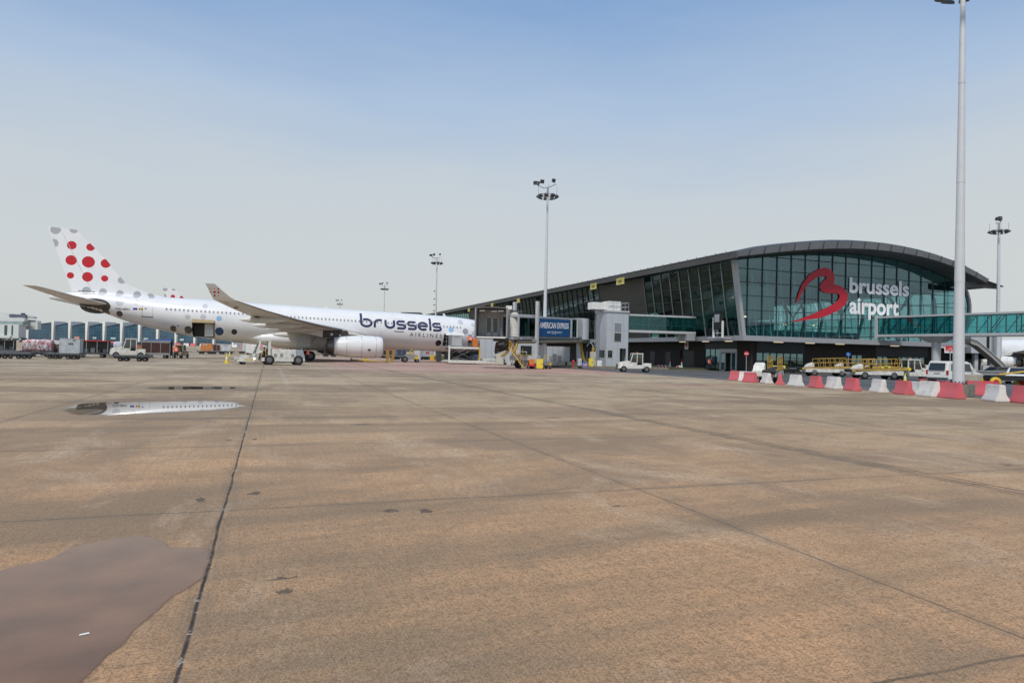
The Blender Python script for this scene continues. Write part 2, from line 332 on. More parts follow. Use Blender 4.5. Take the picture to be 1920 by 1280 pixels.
def asphalt():
    m = bpy.data.materials.new('asphalt'); m.use_nodes = True; n = m.node_tree.nodes; l = m.node_tree.links; b = n['Principled BSDF']
    g = n.new("ShaderNodeNewGeometry"); z = n.new("ShaderNodeTexNoise"); z.inputs['Scale'].default_value = .5; z.inputs['Detail'].default_value = 8; z.inputs['Roughness'].default_value = .7
    mp = n.new("ShaderNodeMapping"); mp.inputs['Scale'].default_value = (2, .5, 1); l.new(g.outputs['Position'], mp.inputs[0]); l.new(mp.outputs[0], z.inputs[0])
    r = n.new("ShaderNodeValToRGB"); r.color_ramp.elements[0].position = .3; r.color_ramp.elements[0].color = (.045, .047, .048, 1); r.color_ramp.elements[1].position = .7; r.color_ramp.elements[1].color = (.12, .12, .118, 1)
    l.new(z.outputs[0], r.inputs[0]); l.new(r.outputs[0], b.inputs['Base Color']); b.inputs['Roughness'].default_value = .7
    return m
MAS = asphalt()
struct('service_road', MAS, MB().add([(34.6, -60, .004), (58.2, -60, .004), (58.2, 79.4, .004), (34.6, 79.4, .004)], [(0, 1, 2, 3)]))
struct('service_road', MAS, MB().add([(58.2, -60, .004), (160, -60, .004), (160, 71.9, .004), (58.2, 71.9, .004)], [(0, 1, 2, 3)]))
mk = MB()
for x in (36.6, 44.5, 52.5): mk.box(x, x + .14, -40, 79, .004, .009)
struct('road_marking', mat('road_white', (.42, .41, .38), .8, var=.5, vs=.6), mk)
mk = MB(); mk.add([G(1118, 698, .008), G(1124, 698, .008), G(1148, 704, .008), G(1142, 704, .008)], [(0, 1, 2, 3)]); mk.add([G(1240, 721.5, .008), G(1240, 722.5, .008), G(1385, 723, .008), G(1385, 722, .008)], [(0, 1, 2, 3)])
struct('apron_red_line', mat('red_line_paint', (.46, .24, .19), .8, var=.4), mk)
# island with kerb carrying the stair tower
isl = MB(); isl.box(32.6, 57.9, 80.2, 300, -.2, .26); struct('traffic_island', mat('island_gravel', (.07, .08, .045), .95, var=.5, vs=2), isl)
kb = MB()
for i in range(14): kb.box(32.5 + i * 1.32, 32.5 + i * 1.32 + 1.3, 79.9, 80.19, -.1, .30)
struct('island_kerb', M_CONC, kb)
# puddles: thin water sheets with a damp fading rim
def puddle(pts, name, base, seed, soft=.12, opac=1.0):
    n = len(pts); P = []
    for i in range(n):                       # closed Catmull-Rom outline with small wobble
        p0, p1, p2, p3 = (Vector(pts[(i + k) % n]) for k in (-1, 0, 1, 2))
        for t in [k / 8 for k in range(8)]:
            q = .5 * ((2 * p1) + (p2 - p0) * t + (2 * p0 - 5 * p1 + 4 * p2 - p3) * t * t + (-p0 + 3 * p1 - 3 * p2 + p3) * t ** 3)
            w = mnoise.noise(Vector((q.x * 3, q.y * 3, seed))) * .05 + mnoise.noise(Vector((q.x * 9, q.y * 9, seed))) * .02
            P.append(q + Vector((w, w * 1.4)))
    c = sum(P, Vector((0, 0))) / len(P); k = len(P)
    vs = [(q.x, q.y, .004) for q in P] + [((c + (q - c) * (1 - soft)).to_3d() + Vector((0, 0, .004))) for q in P]
    vs = [tuple(v) for v in vs]
    fs = [(i, (i + 1) % k, k + (i + 1) % k, k + i) for i in range(k)] + [tuple(range(k, 2 * k))]
    me = bpy.data.meshes.new(name); me.from_pydata(vs, [], fs)
    at = me.attributes.new('wet', 'FLOAT', 'POINT')
    for i in range(2 * k): at.data[i].value = 0.0 if i < k else 1.0
    m = bpy.data.materials.new('puddle_water'); m.use_nodes = True; nn = m.node_tree.nodes; l = m.node_tree.links; b = nn['Principled BSDF']
    b.inputs['Base Color'].default_value = (*base, 1); b.inputs['Roughness'].default_value = .015; b.inputs['IOR'].default_value = 1.33 if opac == 1 else 1.45; b.inputs['Specular Tint'].default_value = (1, 1, 1, 1) if opac == 1 else (1, .84, .70, 1); b.inputs['Specular IOR Level'].default_value = .5 if opac == 1 else .5
    g = nn.new("ShaderNodeNewGeometry"); z = nn.new("ShaderNodeTexNoise"); z.inputs['Scale'].default_value = 1.6; z.inputs['Detail'].default_value = 5; l.new(g.outputs['Position'], z.inputs[0])
    cr = nn.new("ShaderNodeValToRGB"); cr.color_ramp.elements[0].position = .35; cr.color_ramp.elements[0].color = (*[v * .75 for v in base], 1); cr.color_ramp.elements[1].position = .7; cr.color_ramp.elements[1].color = (*[v * 1.2 for v in base], 1); l.new(z.outputs[0], cr.inputs[0]); l.new(cr.outputs[0], b.inputs['Base Color'])
    bp = nn.new("ShaderNodeBump"); bp.inputs['Strength'].default_value = .006; bp.inputs['Distance'].default_value = .002; z2 = nn.new("ShaderNodeTexNoise"); z2.inputs['Scale'].default_value = 6; l.new(g.outputs['Position'], z2.inputs[0]); l.new(z2.outputs[0], bp.inputs['Height']); l.new(bp.outputs[0], b.inputs['Normal'])
    a = nn.new("ShaderNodeAttribute"); a.attribute_name = 'wet'; tr = nn.new("ShaderNodeBsdfTransparent"); x = nn.new("ShaderNodeMixShader"); o = nn['Material Output']
    mr = nn.new("ShaderNodeMapRange"); mr.inputs[1].default_value = .25; mr.inputs[2].default_value = .75; mr.inputs[4].default_value = opac; nz3 = nn.new('ShaderNodeTexNoise'); nz3.inputs['Scale'].default_value = 3.5; nz3.inputs['Detail'].default_value = 6; l.new(g.outputs['Position'], nz3.inputs[0]); ad3 = nn.new('ShaderNodeMath'); ad3.operation = 'MULTIPLY_ADD'; ad3.inputs[1].default_value = .9; ad3.inputs[2].default_value = -.45; l.new(nz3.outputs[0], ad3.inputs[0]); ad4 = nn.new('ShaderNodeMath'); l.new(ad3.outputs[0], ad4.inputs[0]); l.new(a.outputs['Fac'], ad4.inputs[1]); l.new(ad4.outputs[0], mr.inputs[0])
    l.new(mr.outputs[0], x.inputs[0]); l.new(tr.outputs[0], x.inputs[1]); l.new(b.outputs[0], x.inputs[2]); l.new(x.outputs[0], o.inputs[0])
    me.materials.append(m); ob = bpy.data.objects.new('puddle', me); COL.objects.link(ob); ob['kind'] = 'structure'
PB = (.23, .118, .058)
puddle([(-2.6, 5.9), (-1.95, 6.45), (-1.7, 6.66), (-1.52, 7.08), (-1.08, 7.28), (-.74, 6.86), (-.45, 6.62), (-.42, 5.85), (-.63, 5.25), (-.76, 4.62), (-.86, 4.2), (-.98, 3.6), (-1.6, 3.0), (-2.6, 3.2), (-3.2, 4.6)], 'puddle', PB, 1, .06, .86)
puddle([(-4.95, 20.2), (-5.5, 22.3), (-5.0, 24.0), (-3.5, 24.25), (-1.7, 24.6), (-.85, 24.0), (-.42, 22.5), (-.95, 21.1), (-2.3, 20.2), (-3.5, 19.5), (-4.4, 19.5)], 'puddle', (.12, .10, .08), 2, .22)
puddle([(-4.9, 31.6), (-3.8, 33.0), (-1.6, 32.8), (-.7, 32.0), (-2.1, 30.9), (-3.8, 30.5)], 'puddle', (.10, .085, .065), 3, .25)
tag(MB().add([G(148, 1191, .007), G(149, 1188, .007), G(167, 1184, .007), G(168, 1187, .007)], [(0, 1, 2, 3)]).build('plastic_straw', M_WHITE), 'small white plastic stick lying in the big brown puddle', 'litter')
# ---------------------------------------------------------------- airplane (all numbers in metres, nose towards +X, axis at y=105)
FT = [(-27.3, 8.05, 7.5, .22), (-26.6, 8.22, 7.32, .42), (-24.5, 8.55, 6.88, .85), (-21.5, 8.70, 6.08, 1.35), (-18.2, 8.58, 4.86, 1.95), (-15, 8.44, 4.02, 2.35), (-12.8, 8.36, 3.56, 2.55), (-10.8, 8.32, 3.18, 2.68),
      (-6.8, 8.24, 2.66, 2.82), (-2, 8.09, 2.44, 2.82), (9.3, 7.78, 2.14, 2.82), (21.4, 7.47, 1.83, 2.82), (26.5, 7.28, 1.72, 2.78), (30, 6.98, 1.82, 2.62), (32, 6.62, 2.06, 2.34), (33.5, 6.12, 2.45, 2.0), (34.8, 5.48, 2.86, 1.55), (35.8, 4.82, 3.2, 1.05), (36.35, 4.3, 3.55, .6), (36.6, 3.95, 3.85, .12)]
YC = 105.0
def fus(x): return lerp_tab(FT, x)
def fusY(x, z, off=0.0):
    t, b, w = fus(x); zc = (t + b) / 2; hh = (t - b) / 2; q = max(0.0, 1 - ((z - zc) / hh) ** 2); return YC - w * sqrt(q) - off
def fdecal(vs2, fs, off=.012, dx=1.2, dz=.12):
    vs2, fs = sub_decal(vs2, fs, dx, dz); return [(x, fusY(x, z, off), z) for x, z in vs2], fs
REDD = (.50, .004, .016); LG = (.40, .41, .44); DG = (.075, .07, .066); LB = (.28, .45, .66); MBL = (.01, .055, .16); NV = (.008, .012, .035)
BODY_DOTS = [(-18.84, 7.31, .50, (.52, .54, .58)), (-16.85, 7.37, .36, (.55, .57, .60)), (-18.9, 5.80, .40, DG), (-20.6, 5.9, .48, DG), (-8.40, 7.25, .34, (.52, .54, .58)), (-10.49, 5.66, .34, (.5, .51, .53)), (-8.56, 5.74, .36, (.5, .51, .53)), (-6.54, 5.60, .37, LB),
             (-12.34, 4.04, .40, DG), (-10.44, 3.92, .50, DG), (-6.49, 3.83, .55, MBL), (-4.58, 3.82, .38, NV), (28.11, 6.34, .42, (.52, .53, .57)), (26.43, 5.12, .42, LB), (28.74, 4.95, .46, (.3, .3, .33)), (24.55, 3.02, .46, NV), (30.1, 6.0, .32, (.52, .53, .57)), (30.12, 4.7, .34, (.5, .5, .53)),
             (-21.15, 8.74, .55, (.5, .52, .56)), (-19.12, 8.6, .48, (.5, .52, .56)), (-17.0, 8.5, .50, (.4, .42, .46)), (-15.2, 8.45, .42, (.4, .42, .46)), (-23.1, 8.78, .5, (.45, .46, .5))]
FIN_DOTS = [(-24.98, 14.72, .56, REDD), (-22.80, 14.62, .50, REDD), (-24.98, 12.73, .66, REDD), (-22.98, 12.62, .76, REDD), (-20.95, 12.55, .60, REDD), (-25.0, 10.70, .42, REDD), (-23.02, 10.62, .64, REDD), (-21.01, 10.52, .42, REDD),
            (-26.9, 16.65, .60, LG), (-24.8, 16.85, .52, LG), (-27.05, 14.86, .56, LG), (-18.98, 10.40, .48, LG), (-23.09, 8.78, .52, LG), (-21.15, 8.74, .44, LG), (-19.12, 8.6, .42, LG), (-17.06, 8.59, .45, LG), (-15.43, 8.4, .42, LG)]
WL_DOTS = [(-5.72 + .36 * i, 7.62 - .33 * j, r * .78, REDD) for (i, j, r) in [(0, 0, .07), (1, 0, .07), (2, 0, .12), (0, 1, .09), (1, 1, .15), (2, 1, .13), (0, 2, .07), (1, 2, .13), (2, 2, .07)]]
def paint(name, dots, base=(.74, .745, .75), rough=.3, panel=True):
    m = bpy.data.materials.new(name); m.use_nodes = True; n = m.node_tree.nodes; l = m.node_tree.links; b = n['Principled BSDF']
    t = n.new("ShaderNodeTexCoord"); sp = n.new("ShaderNodeSeparateXYZ"); l.new(t.outputs['Object'], sp.inputs[0]); cb = n.new("ShaderNodeCombineXYZ"); l.new(sp.outputs[0], cb.inputs[0]); l.new(sp.outputs[2], cb.inputs[2])
    z = n.new("ShaderNodeTexNoise"); z.inputs['Scale'].default_value = .5; z.inputs['Detail'].default_value = 7; z.inputs['Roughness'].default_value = .65; l.new(t.outputs['Object'], z.inputs[0])
    mr = n.new("ShaderNodeMapRange"); mr.inputs[1].default_value = .3; mr.inputs[2].default_value = .7; mr.inputs[3].default_value = .93; mr.inputs[4].default_value = 1.03; l.new(z.outputs[0], mr.inputs[0])
    c = n.new("ShaderNodeVectorMath"); c.operation = 'SCALE'; c.inputs[0].default_value = base; l.new(mr.outputs[0], c.inputs[3]); cur = c.outputs[0]
    if panel:          # faint skin seams every frame section
        pm = n.new("ShaderNodeMath"); pm.operation = 'PINGPONG'; pm.inputs[1].default_value = 2.65; l.new(sp.outputs[0], pm.inputs[0])
        pr = n.new("ShaderNodeMapRange"); pr.inputs[1].default_value = .012; pr.inputs[2].default_value = .03; pr.inputs[3].default_value = .22; pr.inputs[4].default_value = 0; l.new(pm.outputs[0], pr.inputs[0])
        k = n.new("ShaderNodeMix"); k.data_type = 'RGBA'; l.new(pr.outputs[0], k.inputs[0]); l.new(cur, k.inputs[6]); k.inputs[7].default_value = (.3, .3, .3, 1); cur = k.outputs[2]
    for x, zz, r, col in dots:
        d = n.new("ShaderNodeVectorMath"); d.operation = 'DISTANCE'; l.new(cb.outputs[0], d.inputs[0]); d.inputs[1].default_value = (x - 5, 0, zz)
        q = n.new("ShaderNodeMath"); q.operation = 'LESS_THAN'; q.inputs[1].default_value = r; l.new(d.outputs['Value'], q.inputs[0])
        k = n.new("ShaderNodeMix"); k.data_type = 'RGBA'; l.new(q.outputs[0], k.inputs[0]); l.new(cur, k.inputs[6]); k.inputs[7].default_value = (*col, 1); cur = k.outputs[2]
    l.new(cur, b.inputs['Base Color']); b.inputs['Roughness'].default_value = rough; b.inputs['Coat Weight'].default_value = .3; b.inputs['Coat Roughness'].default_value = .15
    return m
P_BODY = paint('livery_white', BODY_DOTS); P_FIN = paint('livery_fin', FIN_DOTS, (.80, .81, .82), panel=False); P_WL = paint('livery_winglet', WL_DOTS, (.78, .77, .74), panel=False)
P_PLAIN = paint('plain_airliner_white', []); P_WING = mat('wing_grey', (.66, .65, .61), .42, var=.10, vs=1.2); P_FAIR = mat('fairing_white', (.62, .61, .57), .4, var=.08, vs=1); P_LE = mat('slat_metal', (.42, .42, .41), .3, .3, var=.05)
M_NAVYT = mat('livery_navy', (.02, .026, .085), .4); M_GREYT = mat('livery_grey_text', (.16, .15, .15), .4); M_WFR = mat('window_ring', (.58, .58, .58), .4); M_WIN = mat('cabin_window', (.20, .20, .21), .2)
def wing_sec(t, sgn, le, te, z, th, tilt=0):
    """aerofoil ring at span t; 14 points"""
    ch = le - te; pr = [(0, 0), (.03, .35), (.12, .75), (.3, 1), (.55, .8), (.8, .38), (1, .03), (1, -.03), (.8, -.12), (.55, -.38), (.3, -.62), (.12, -.5), (.03, -.28)]
    return [(le - ch * u, YC - sgn * t, z + th * v + tilt * (u - .3)) for u, v in pr]
def ribbon(pts, w, closed=False):
    """thin flat line mesh in XZ"""
    vs = []; fs = []
    for a, b in zip(pts, pts[1:] + ([pts[0]] if closed else [])):
        d = Vector((b[0] - a[0], b[1] - a[1])).normalized() * w / 2; nx, nz_ = -d.y, d.x; k = len(vs)
        vs += [(a[0] + nx - d.x, a[1] + nz_ - d.y), (a[0] - nx - d.x, a[1] - nz_ - d.y), (b[0] - nx + d.x, b[1] - nz_ + d.y), (b[0] + nx + d.x, b[1] + nz_ + d.y)]; fs.append((k, k + 1, k + 2, k + 3))
    return vs, fs
def stroke(paths, w):
    """thick rounded strokes (list of polylines) as flat mesh in XZ"""
    vs = []; fs = []
    for pts in paths:
        P = [Vector(p) for p in pts]; L = []; R = []
        for i, p in enumerate(P):
            a = P[max(i - 1, 0)]; b = P[min(i + 1, len(P) - 1)]; d = (b - a).normalized(); nrm = Vector((-d.y, d.x)) * w / 2; L.append(p + nrm); R.append(p - nrm)
        k = len(vs); vs += [tuple(v) for v in L] + [tuple(v) for v in R]; m = len(P)
        fs += [(k + i, k + i + 1, k + m + i + 1, k + m + i) for i in range(m - 1)]
    return vs, fs
def arc(cx, cz, rx, rz, a0, a1, n=14): return [(cx + rx * cos(radians(a0 + (a1 - a0) * i / n)), cz + rz * sin(radians(a0 + (a1 - a0) * i / n))) for i in range(n + 1)]
def brussels_strokes():
    """lower-case rounded wordmark: x-height 1, stroke .2"""
    S = []; x = 0
    S.append([(0, 1.62), (0, .5)] + arc(.5, .5, .5, .42, 180, 360, 16) + arc(.5, .5, .5, .42, 0, 128, 8)); x += 1.32           # b
    S.append([(x, 0), (x, .5)] + arc(x + .42, .5, .42, .42, 180, 90, 8) + [(x + .72, .92)]); x += 1.06                       # r
    S.append([(x, 1.0), (x, .45)] + arc(x + .42, .48, .42, .4, 180, 360, 14) + [(x + .84, 1.0)]); x += 1.14                 # u
    def s(x): return [(x + .78, .92), (x + .26, .92)] + arc(x + .24, .71, .22, .21, 90, 270, 8) + [(x + .55, .50)] + arc(x + .58, .29, .22, .21, 90, -90, 8) + [(x, .08)]
    S.append(s(x)); x += 1.08; S.append(s(x)); x += 1.06
    S.append([(x + .04, .52), (x + .9, .52)] + arc(x + .46, .5, .44, .42, 5, 290, 20) + [(x + .82, .14)]); x += 1.22          # e
    S.append([(x, 1.55), (x, 0)]); x += .28                                                                                  # l
    S.append(s(x)); x += .8
    return S, x
def airplane(label, livery=True, group=None):
    R = thing('passenger_airplane', label, 'airplane', (5, YC, 0), 0, group); body = P_BODY if livery else P_PLAIN
    # fuselage with two real cargo door openings
    holes = [(-9.95, -7.1, 3.0, 5.25), (25.25, 28.0, 2.5, 4.3)] if livery else []
    xs = sorted(set([p[0] for p in FT] + [-27.3 + .8 * i for i in range(80) if -27.3 + .8 * i < 36.5] + [h for q in holes for h in q[:2]] + [34.2, 35.3, 36.1]))
    xs = [x for i, x in enumerate(xs) if i == 0 or x - xs[i - 1] > .04 or any(abs(x - h) < 1e-6 for q in holes for h in q[:2])]
    mb = MB(); NS = 64
    for x in xs:
        t, b, w = fus(x)
        for i in range(NS): a = 2 * pi * i / NS; mb.v.append(Vector((x, YC - w * cos(a), (t + b) / 2 + (t - b) / 2 * sin(a))))
    for k in range(len(xs) - 1):
        for i in range(NS):
            j = (i + 1) % NS; xm = (xs[k] + xs[k + 1]) / 2; zz = (mb.v[k * NS + i].z + mb.v[k * NS + j].z) / 2; yy = mb.v[k * NS + i].y
            if any(h[0] < xm < h[1] and h[2] < zz < h[3] and yy < YC for h in holes): continue
            mb.f.append((k * NS + i, k * NS + j, (k + 1) * NS + j, (k + 1) * NS + i)); mb.mi.append(0)
    mb.f += [tuple(range(NS))[::-1], tuple(range((len(xs) - 1) * NS, len(xs) * NS))]; mb.mi += [0, 0]
    F = mb.build('fuselage', body, R, smooth=True, W=True)
    for q, (x0, x1, z0, z1) in enumerate(holes):
        hb = MB(); yf = fusY(x0, z0) + .25; yb = YC + .3; a, b2, c, d = x0 - .05, x1 + .05, z0 - .1, z1 + .1
        hb.add([(a, yf, c), (b2, yf, c), (b2, yb, c), (a, yb, c), (a, yf, d), (b2, yf, d), (b2, yb, d), (a, yb, d)], [(0, 1, 2, 3), (4, 7, 6, 5), (3, 2, 6, 7), (0, 3, 7, 4), (1, 5, 6, 2)])
        hb.build('cargo_hold', M_DGREY, R, W=True, fixn=False)
        fl = MB(); fl.box(x0, x1, fusY(x0, z0) - .02, yb - .1, z0 - .06, z0 + .05); fl.build('hold_floor', M_ALU, R, W=True)
        zt = z1 + .12; yt = fusY(x0, zt); dr = MB()
        if q == 0:
            dr.hexa([(x0, yt - .1, zt - .05), (x1, yt - .1, zt - .05), (x1, yt - .55, zt - .50), (x0, yt - .55, zt - .50)], [(x0, yt, zt + .05), (x1, yt, zt + .05), (x1, yt - .65, zt - .44), (x0, yt - .65, zt - .44)]); dm = M_TAN
        else:
            pts = [(yt, zt), (yt - .6, zt + .18), (yt - 1.2, zt + .12), (yt - 1.7, zt - .15)]
            for (ya, za), (yb2, zb) in zip(pts, pts[1:]): dr.hexa([(x0, ya, za - .08), (x1, ya, za - .08), (x1, yb2, zb - .08), (x0, yb2, zb - .08)], [(x0, ya, za), (x1, ya, za), (x1, yb2, zb), (x0, yb2, zb)])
            dm = M_WHITE
        d_ = dr.build('cargo_door', dm, R, W=True); d_['label'] = 'cargo door swung up and open'
    # windows
    wv = [(.15 * cos(2 * pi * i / 12), .21 * sin(2 * pi * i / 12)) for i in range(12)]; wv2 = [(a * .62, b * .62) for a, b in wv]
    nwin = 78; wi = 0
    for k in range(nwin):
        x = -13.13 + .5335 * k; zc = 6.62 - .0272 * (x + 13.13)
        if livery and wi >= 100: break
        if (17.5 < x < 19.2) or (-14.5 < x < -13.5): continue
        m_ = MB(); m_.cur = 0; m_.add([(x + a, fusY(x + a, zc + b, .012), zc + b) for a, b in wv], [tuple(range(12))]); m_.cur = 1
        m_.add([(x + a, fusY(x + a, zc + b, .02), zc + b) for a, b in wv2], [tuple(range(12))])
        m_.build('window', [M_WFR, M_WIN], R, W=True, fixn=False); wi += 1
    # doors
    def door(x0, x1, z0, z1, nm='door', sill=True):
        dz = -.027 * (x1 - x0); m_ = MB(); m_.cur = 0
        v, f = ribbon([(x0, z0), (x1, z0 + dz), (x1, z1 + dz), (x0, z1)], .035, True); v, f = fdecal(v, f); m_.add(v, f)
        if sill: m_.cur = 1; v, f = ribbon([(x0 - .06, z0 - .03), (x1 + .06, z0 - .03 + dz)], .10); v, f = fdecal(v, f, .03); m_.add(v, f)
        m_.cur = 1; v, f = ribbon([(x0 + .35, z0 + 1.05), (x0 + .47, z0 + 1.05)], .12); v, f = fdecal(v, f, .02); m_.add(v, f)
        m_.build(nm, [M_GALV, M_DGREY], R, W=True, fixn=False)
    door(-16.1, -14.85, 5.55, 7.45); door(17.72, 18.95, 4.62, 6.5); door(30.1, 31.35, 4.15, 6.1); door(-12.1, -10.9, 3.35, 4.05, 'service_door')
    if livery:
        S, wd = brussels_strokes(); sx = (24.75 - 12.75) / (wd - .02); v, f = stroke([[(12.75 + x * sx, 5.14 + z * 1.24 - .027 * x * sx) for x, z in p] for p in S], .345); v, f = fdecal(v, f, .015, .8, .1)
        MB().add(v, f).build('lettering', M_NAVYT, R, W=True, fixn=False)
        for body_t, x0, x1, z0, z1, off, mt in [('A I R L I N E S', 20.0, 24.95, 3.92, 4.52, .012, M_GREYT), ('OO-SFH', -19.35, -17.65, 6.32, 6.60, .02, M_DGREY)]:
            v, f = text_mb(body_t, x0, x1, z0, z1, off); v = [(x, z - .027 * (x - x0)) for x, z in v]; v, f = fdecal(v, f, .015); MB().add(v, f).build('lettering', mt, R, W=True, fixn=False)
        for cols, x0, w in (((H('24328c'),), -17.2, .52), ((H('b01c1c'), H('e8c33a'), H('151515')), -16.5, .46)):
            fm = MB()
            for i, c in enumerate(cols):
                fm.cur = i; a = x0 + w * i / len(cols); bb = a + w / len(cols); v, f = fdecal([(a, 6.38), (bb, 6.38), (bb, 6.64), (a, 6.64)], [(0, 1, 2, 3)], .014); fm.add(v, f)
            fm.build('flag_decal', [mat('flag_%d_%d' % (i, int(x0)), c, .4, var=0) for i, c in enumerate(cols)], R, W=True, fixn=False)
    # fin and rudder
    def slab(pts, th, nm, m_, yc=YC, thin=.3):      # XZ outline with thickness falling towards the top
        zt = max(p[1] for p in pts); zb = min(p[1] for p in pts); vs = []
        for s_ in (-1, 1): vs += [(x, yc + s_ * th * (1 - (1 - thin) * (z - zb) / (zt - zb)) / 2, z) for x, z in pts]
        n = len(pts); mb = MB().add(vs, [tuple(range(n)), tuple(range(n, 2 * n))[::-1]] + [(i, n + i, n + (i + 1) % n, (i + 1) % n) for i in range(n)]); return mb.build(nm, m_, R, W=True)
    fin = P_FIN if livery else P_PLAIN
    slab([(-13.6, 8.30), (-15.4, 8.78), (-17.2, 9.35), (-18.6, 10.1), (-19.4, 11.1), (-20.9, 13.05), (-24.1, 16.45), (-24.55, 16.83), (-26.33, 16.93), (-22.3, 8.5)], .62, 'vertical_stabiliser', fin)
    slab([(-22.38, 8.6), (-26.42, 16.93), (-27.8, 17.0), (-24.75, 8.6)], .5, 'rudder', fin, thin=.2)
    MB().tube((-23.9, YC - .9, 8.66), (-21.9, YC - 1.0, 8.62), .05, n=6).build('fin_root_seal', M_DGREY, R, W=True)
    for sg in (1, -1):
        # tailplane
        rt = [(1.2, -20.2, -24.0, 7.0, .24), (3.0, -21.3, -24.7, 7.25, .2), (6.5, -23.7, -26.2, 7.85, .14), (9.2, -25.6, -27.35, 8.35, .08), (9.7, -26.3, -27.6, 8.47, .04)]
        MB().loft([wing_sec(t, sg, a, b, z, th) for t, a, b, z, th in rt]).build('tailplane', P_WING, R, smooth=True, W=True)
        if sg == 1:
            n = 22; pv = [(-21.8 + 1.85 * cos(2 * pi * i / n) * (1 if cos(2 * pi * i / n) > 0 else 1.1), 6.75 + .98 * sin(2 * pi * i / n)) for i in range(n)]
            v, f = fdecal(pv, [tuple(range(n))], .02, .5, .15); MB().add(v, f).build('tailplane_apron', mat('apron_dark_metal', (.085, .08, .07), .35, .5, var=.4, vs=2), R, W=True, fixn=False)
        # wing
        ws = [(1.5, 14.6, 2.6, 3.7, .66), (2.9, 13.6, 2.4, 3.86, .6), (6.0, 11.55, 2.2, 4.15, .46), (9.4, 9.3, 2.0, 4.45, .36), (14.2, 6.13, .13, 4.78, .28), (18.4, 3.36, -1.5, 5.18, .21), (23.9, -.27, -3.64, 5.85, .14), (28.3, -3.25, -5.45, 6.56, .09)]
        Wg = MB().loft([wing_sec(t, sg, a, b, z, th) for t, a, b, z, th in ws]).build('wing', P_WING, R, smooth=True, W=True)
        sl_ = MB().loft([[(a - (a - b) * u + .03, YC - sg * t, z + th * v * 1.06) for u, v in ((.10, .72), (.03, .42), (-.004, .02), (.03, -.34), (.10, -.50), (.06, .0))] for t, a, b, z, th in ws[1:]])
        sl_.build('slat', P_LE, Wg, smooth=True, W=True)
        hg = MB()
        for t0, t1 in ((16.5, 27.5), (3.5, 16)):      # aileron / flap gaps under the wing
            for (t, tt) in ((t0, t1),):
                A = lerp_tab(ws, t); B_ = lerp_tab(ws, tt); hg.tube((A[1] + (A[0] - A[1]) * .27, YC - sg * t, A[2] - A[3] * .32), (B_[1] + (B_[0] - B_[1]) * .27, YC - sg * tt, B_[2] - B_[3] * .32), .03, n=4)
        hg.build('flap_hinge_line', M_DGREY, Wg, W=True)
        for tt in (20.2, 25.5):
            A = lerp_tab(ws, tt); MB().cbox((A[1] + .85, YC - sg * tt, A[2] - .13), (.45, .22, .10)).build('actuator', M_DGREY, Wg, W=True)
        # winglet
        wl = [(28.3, -3.25, -5.45, 6.54, .08), (28.75, -3.85, -5.62, 6.85, .06), (29.3, -4.65, -5.92, 7.5, .05), (29.7, -5.32, -6.2, 8.1, .03)]
        MB().loft([[(x, YC - sg * (t + (z - 6.4) * .0 + th_ * sgn_), z) for x, th_, sgn_ in ((a, 0, 1), (a - (a - b) * .3, th, 1), (b, .01, 1), (b, .01, -1), (a - (a - b) * .3, th, -1))] for t, a, b, z, th in wl]).build('winglet', P_WL if livery else P_WING, R, W=True)
        # flap track fairings
        for t, ln, off in ((5.0, 6.6, 2.0), (11.6, 6.4, 1.75), (15.6, 6.0, 1.6), (19.9, 5.4, 1.3)):
            A = lerp_tab(ws, t); cx = A[1] + ln / 2 - off; zc = A[2] - A[3] * .25 - .28
            rg = []
            for k in range(13):
                u = -1 + k / 6; r = (1 - abs(u) ** 2.0) ** .8 * .36 + .012; rg.append([(cx + u * ln / 2, YC - sg * t + r * .8 * cos(q), zc - .25 * (1 - u) * .2 + r * 1.15 * sin(q)) for q in [2 * pi * i / 14 for i in range(14)]])
            MB().loft(rg).build('flap_fairing', P_FAIR, Wg, smooth=True, W=True)
        # engine
        yE = YC - sg * 9.37
        cw = MB(); cw.rings([(13.7, 1.05), (14.3, 1.13), (14.72, 1.24), (14.82, 1.30), (14.74, 1.38), (14.3, 1.46), (13.4, 1.53), (12.2, 1.55), (10.8, 1.50), (9.4, 1.36), (8.3, 1.18)], 40, 'x', (0, yE, 2.14))
        cw.f = cw.f[:-2] + [cw.f[-2]]; cw.mi = [0] * len(cw.f)
        E_ = cw.build('engine', body, R, smooth=True, W=True)
        MB().rings([(8.32, 1.185), (8.0, 1.13), (7.45, 1.02), (7.42, .94), (7.9, .9)], 36, 'x', (0, yE, 2.14)).build('exhaust_nozzle', mat('nozzle_metal', (.16, .15, .14), .35, .7), E_, smooth=True, W=True)
        MB().rings([(7.9, .5), (7.4, .35), (7.2, .05)], 20, 'x', (0, yE, 2.14)).build('exhaust_cone', M_DGREY, E_, smooth=True, W=True)
        fb = MB().rings([(14.0, 1.1), (13.8, 1.1)], 32, 'x', (0, yE, 2.14)); fb.build('intake_fan', M_DGREY, E_, W=True)
        ln_ = MB()
        for xx, r in ((11.9, 1.556), (9.9, 1.435), (13.85, 1.515)):
            ln_.rings([(xx, r), (xx + .03, r + .006), (xx + .06, r)], 36, 'x', (0, yE, 2.14))
        ln_.build('cowl_seam', M_GALV, E_, W=True)
        MB().cbox((12.9, yE - sg * 1.49, 1.75), (.34, .10, .22)).build('cowl_vent', M_DARK, E_, W=True)
        # pylon
        py = MB(); py.hexa([(6.8, yE - .22, 3.25), (12.0, yE - .2, 3.5), (12.0, yE + .2, 3.5), (6.8, yE + .22, 3.25)], [(6.8, yE - .22, 4.15), (9.9, yE - .2, 4.3), (9.9, yE + .2, 4.3), (6.8, yE + .22, 4.15)])
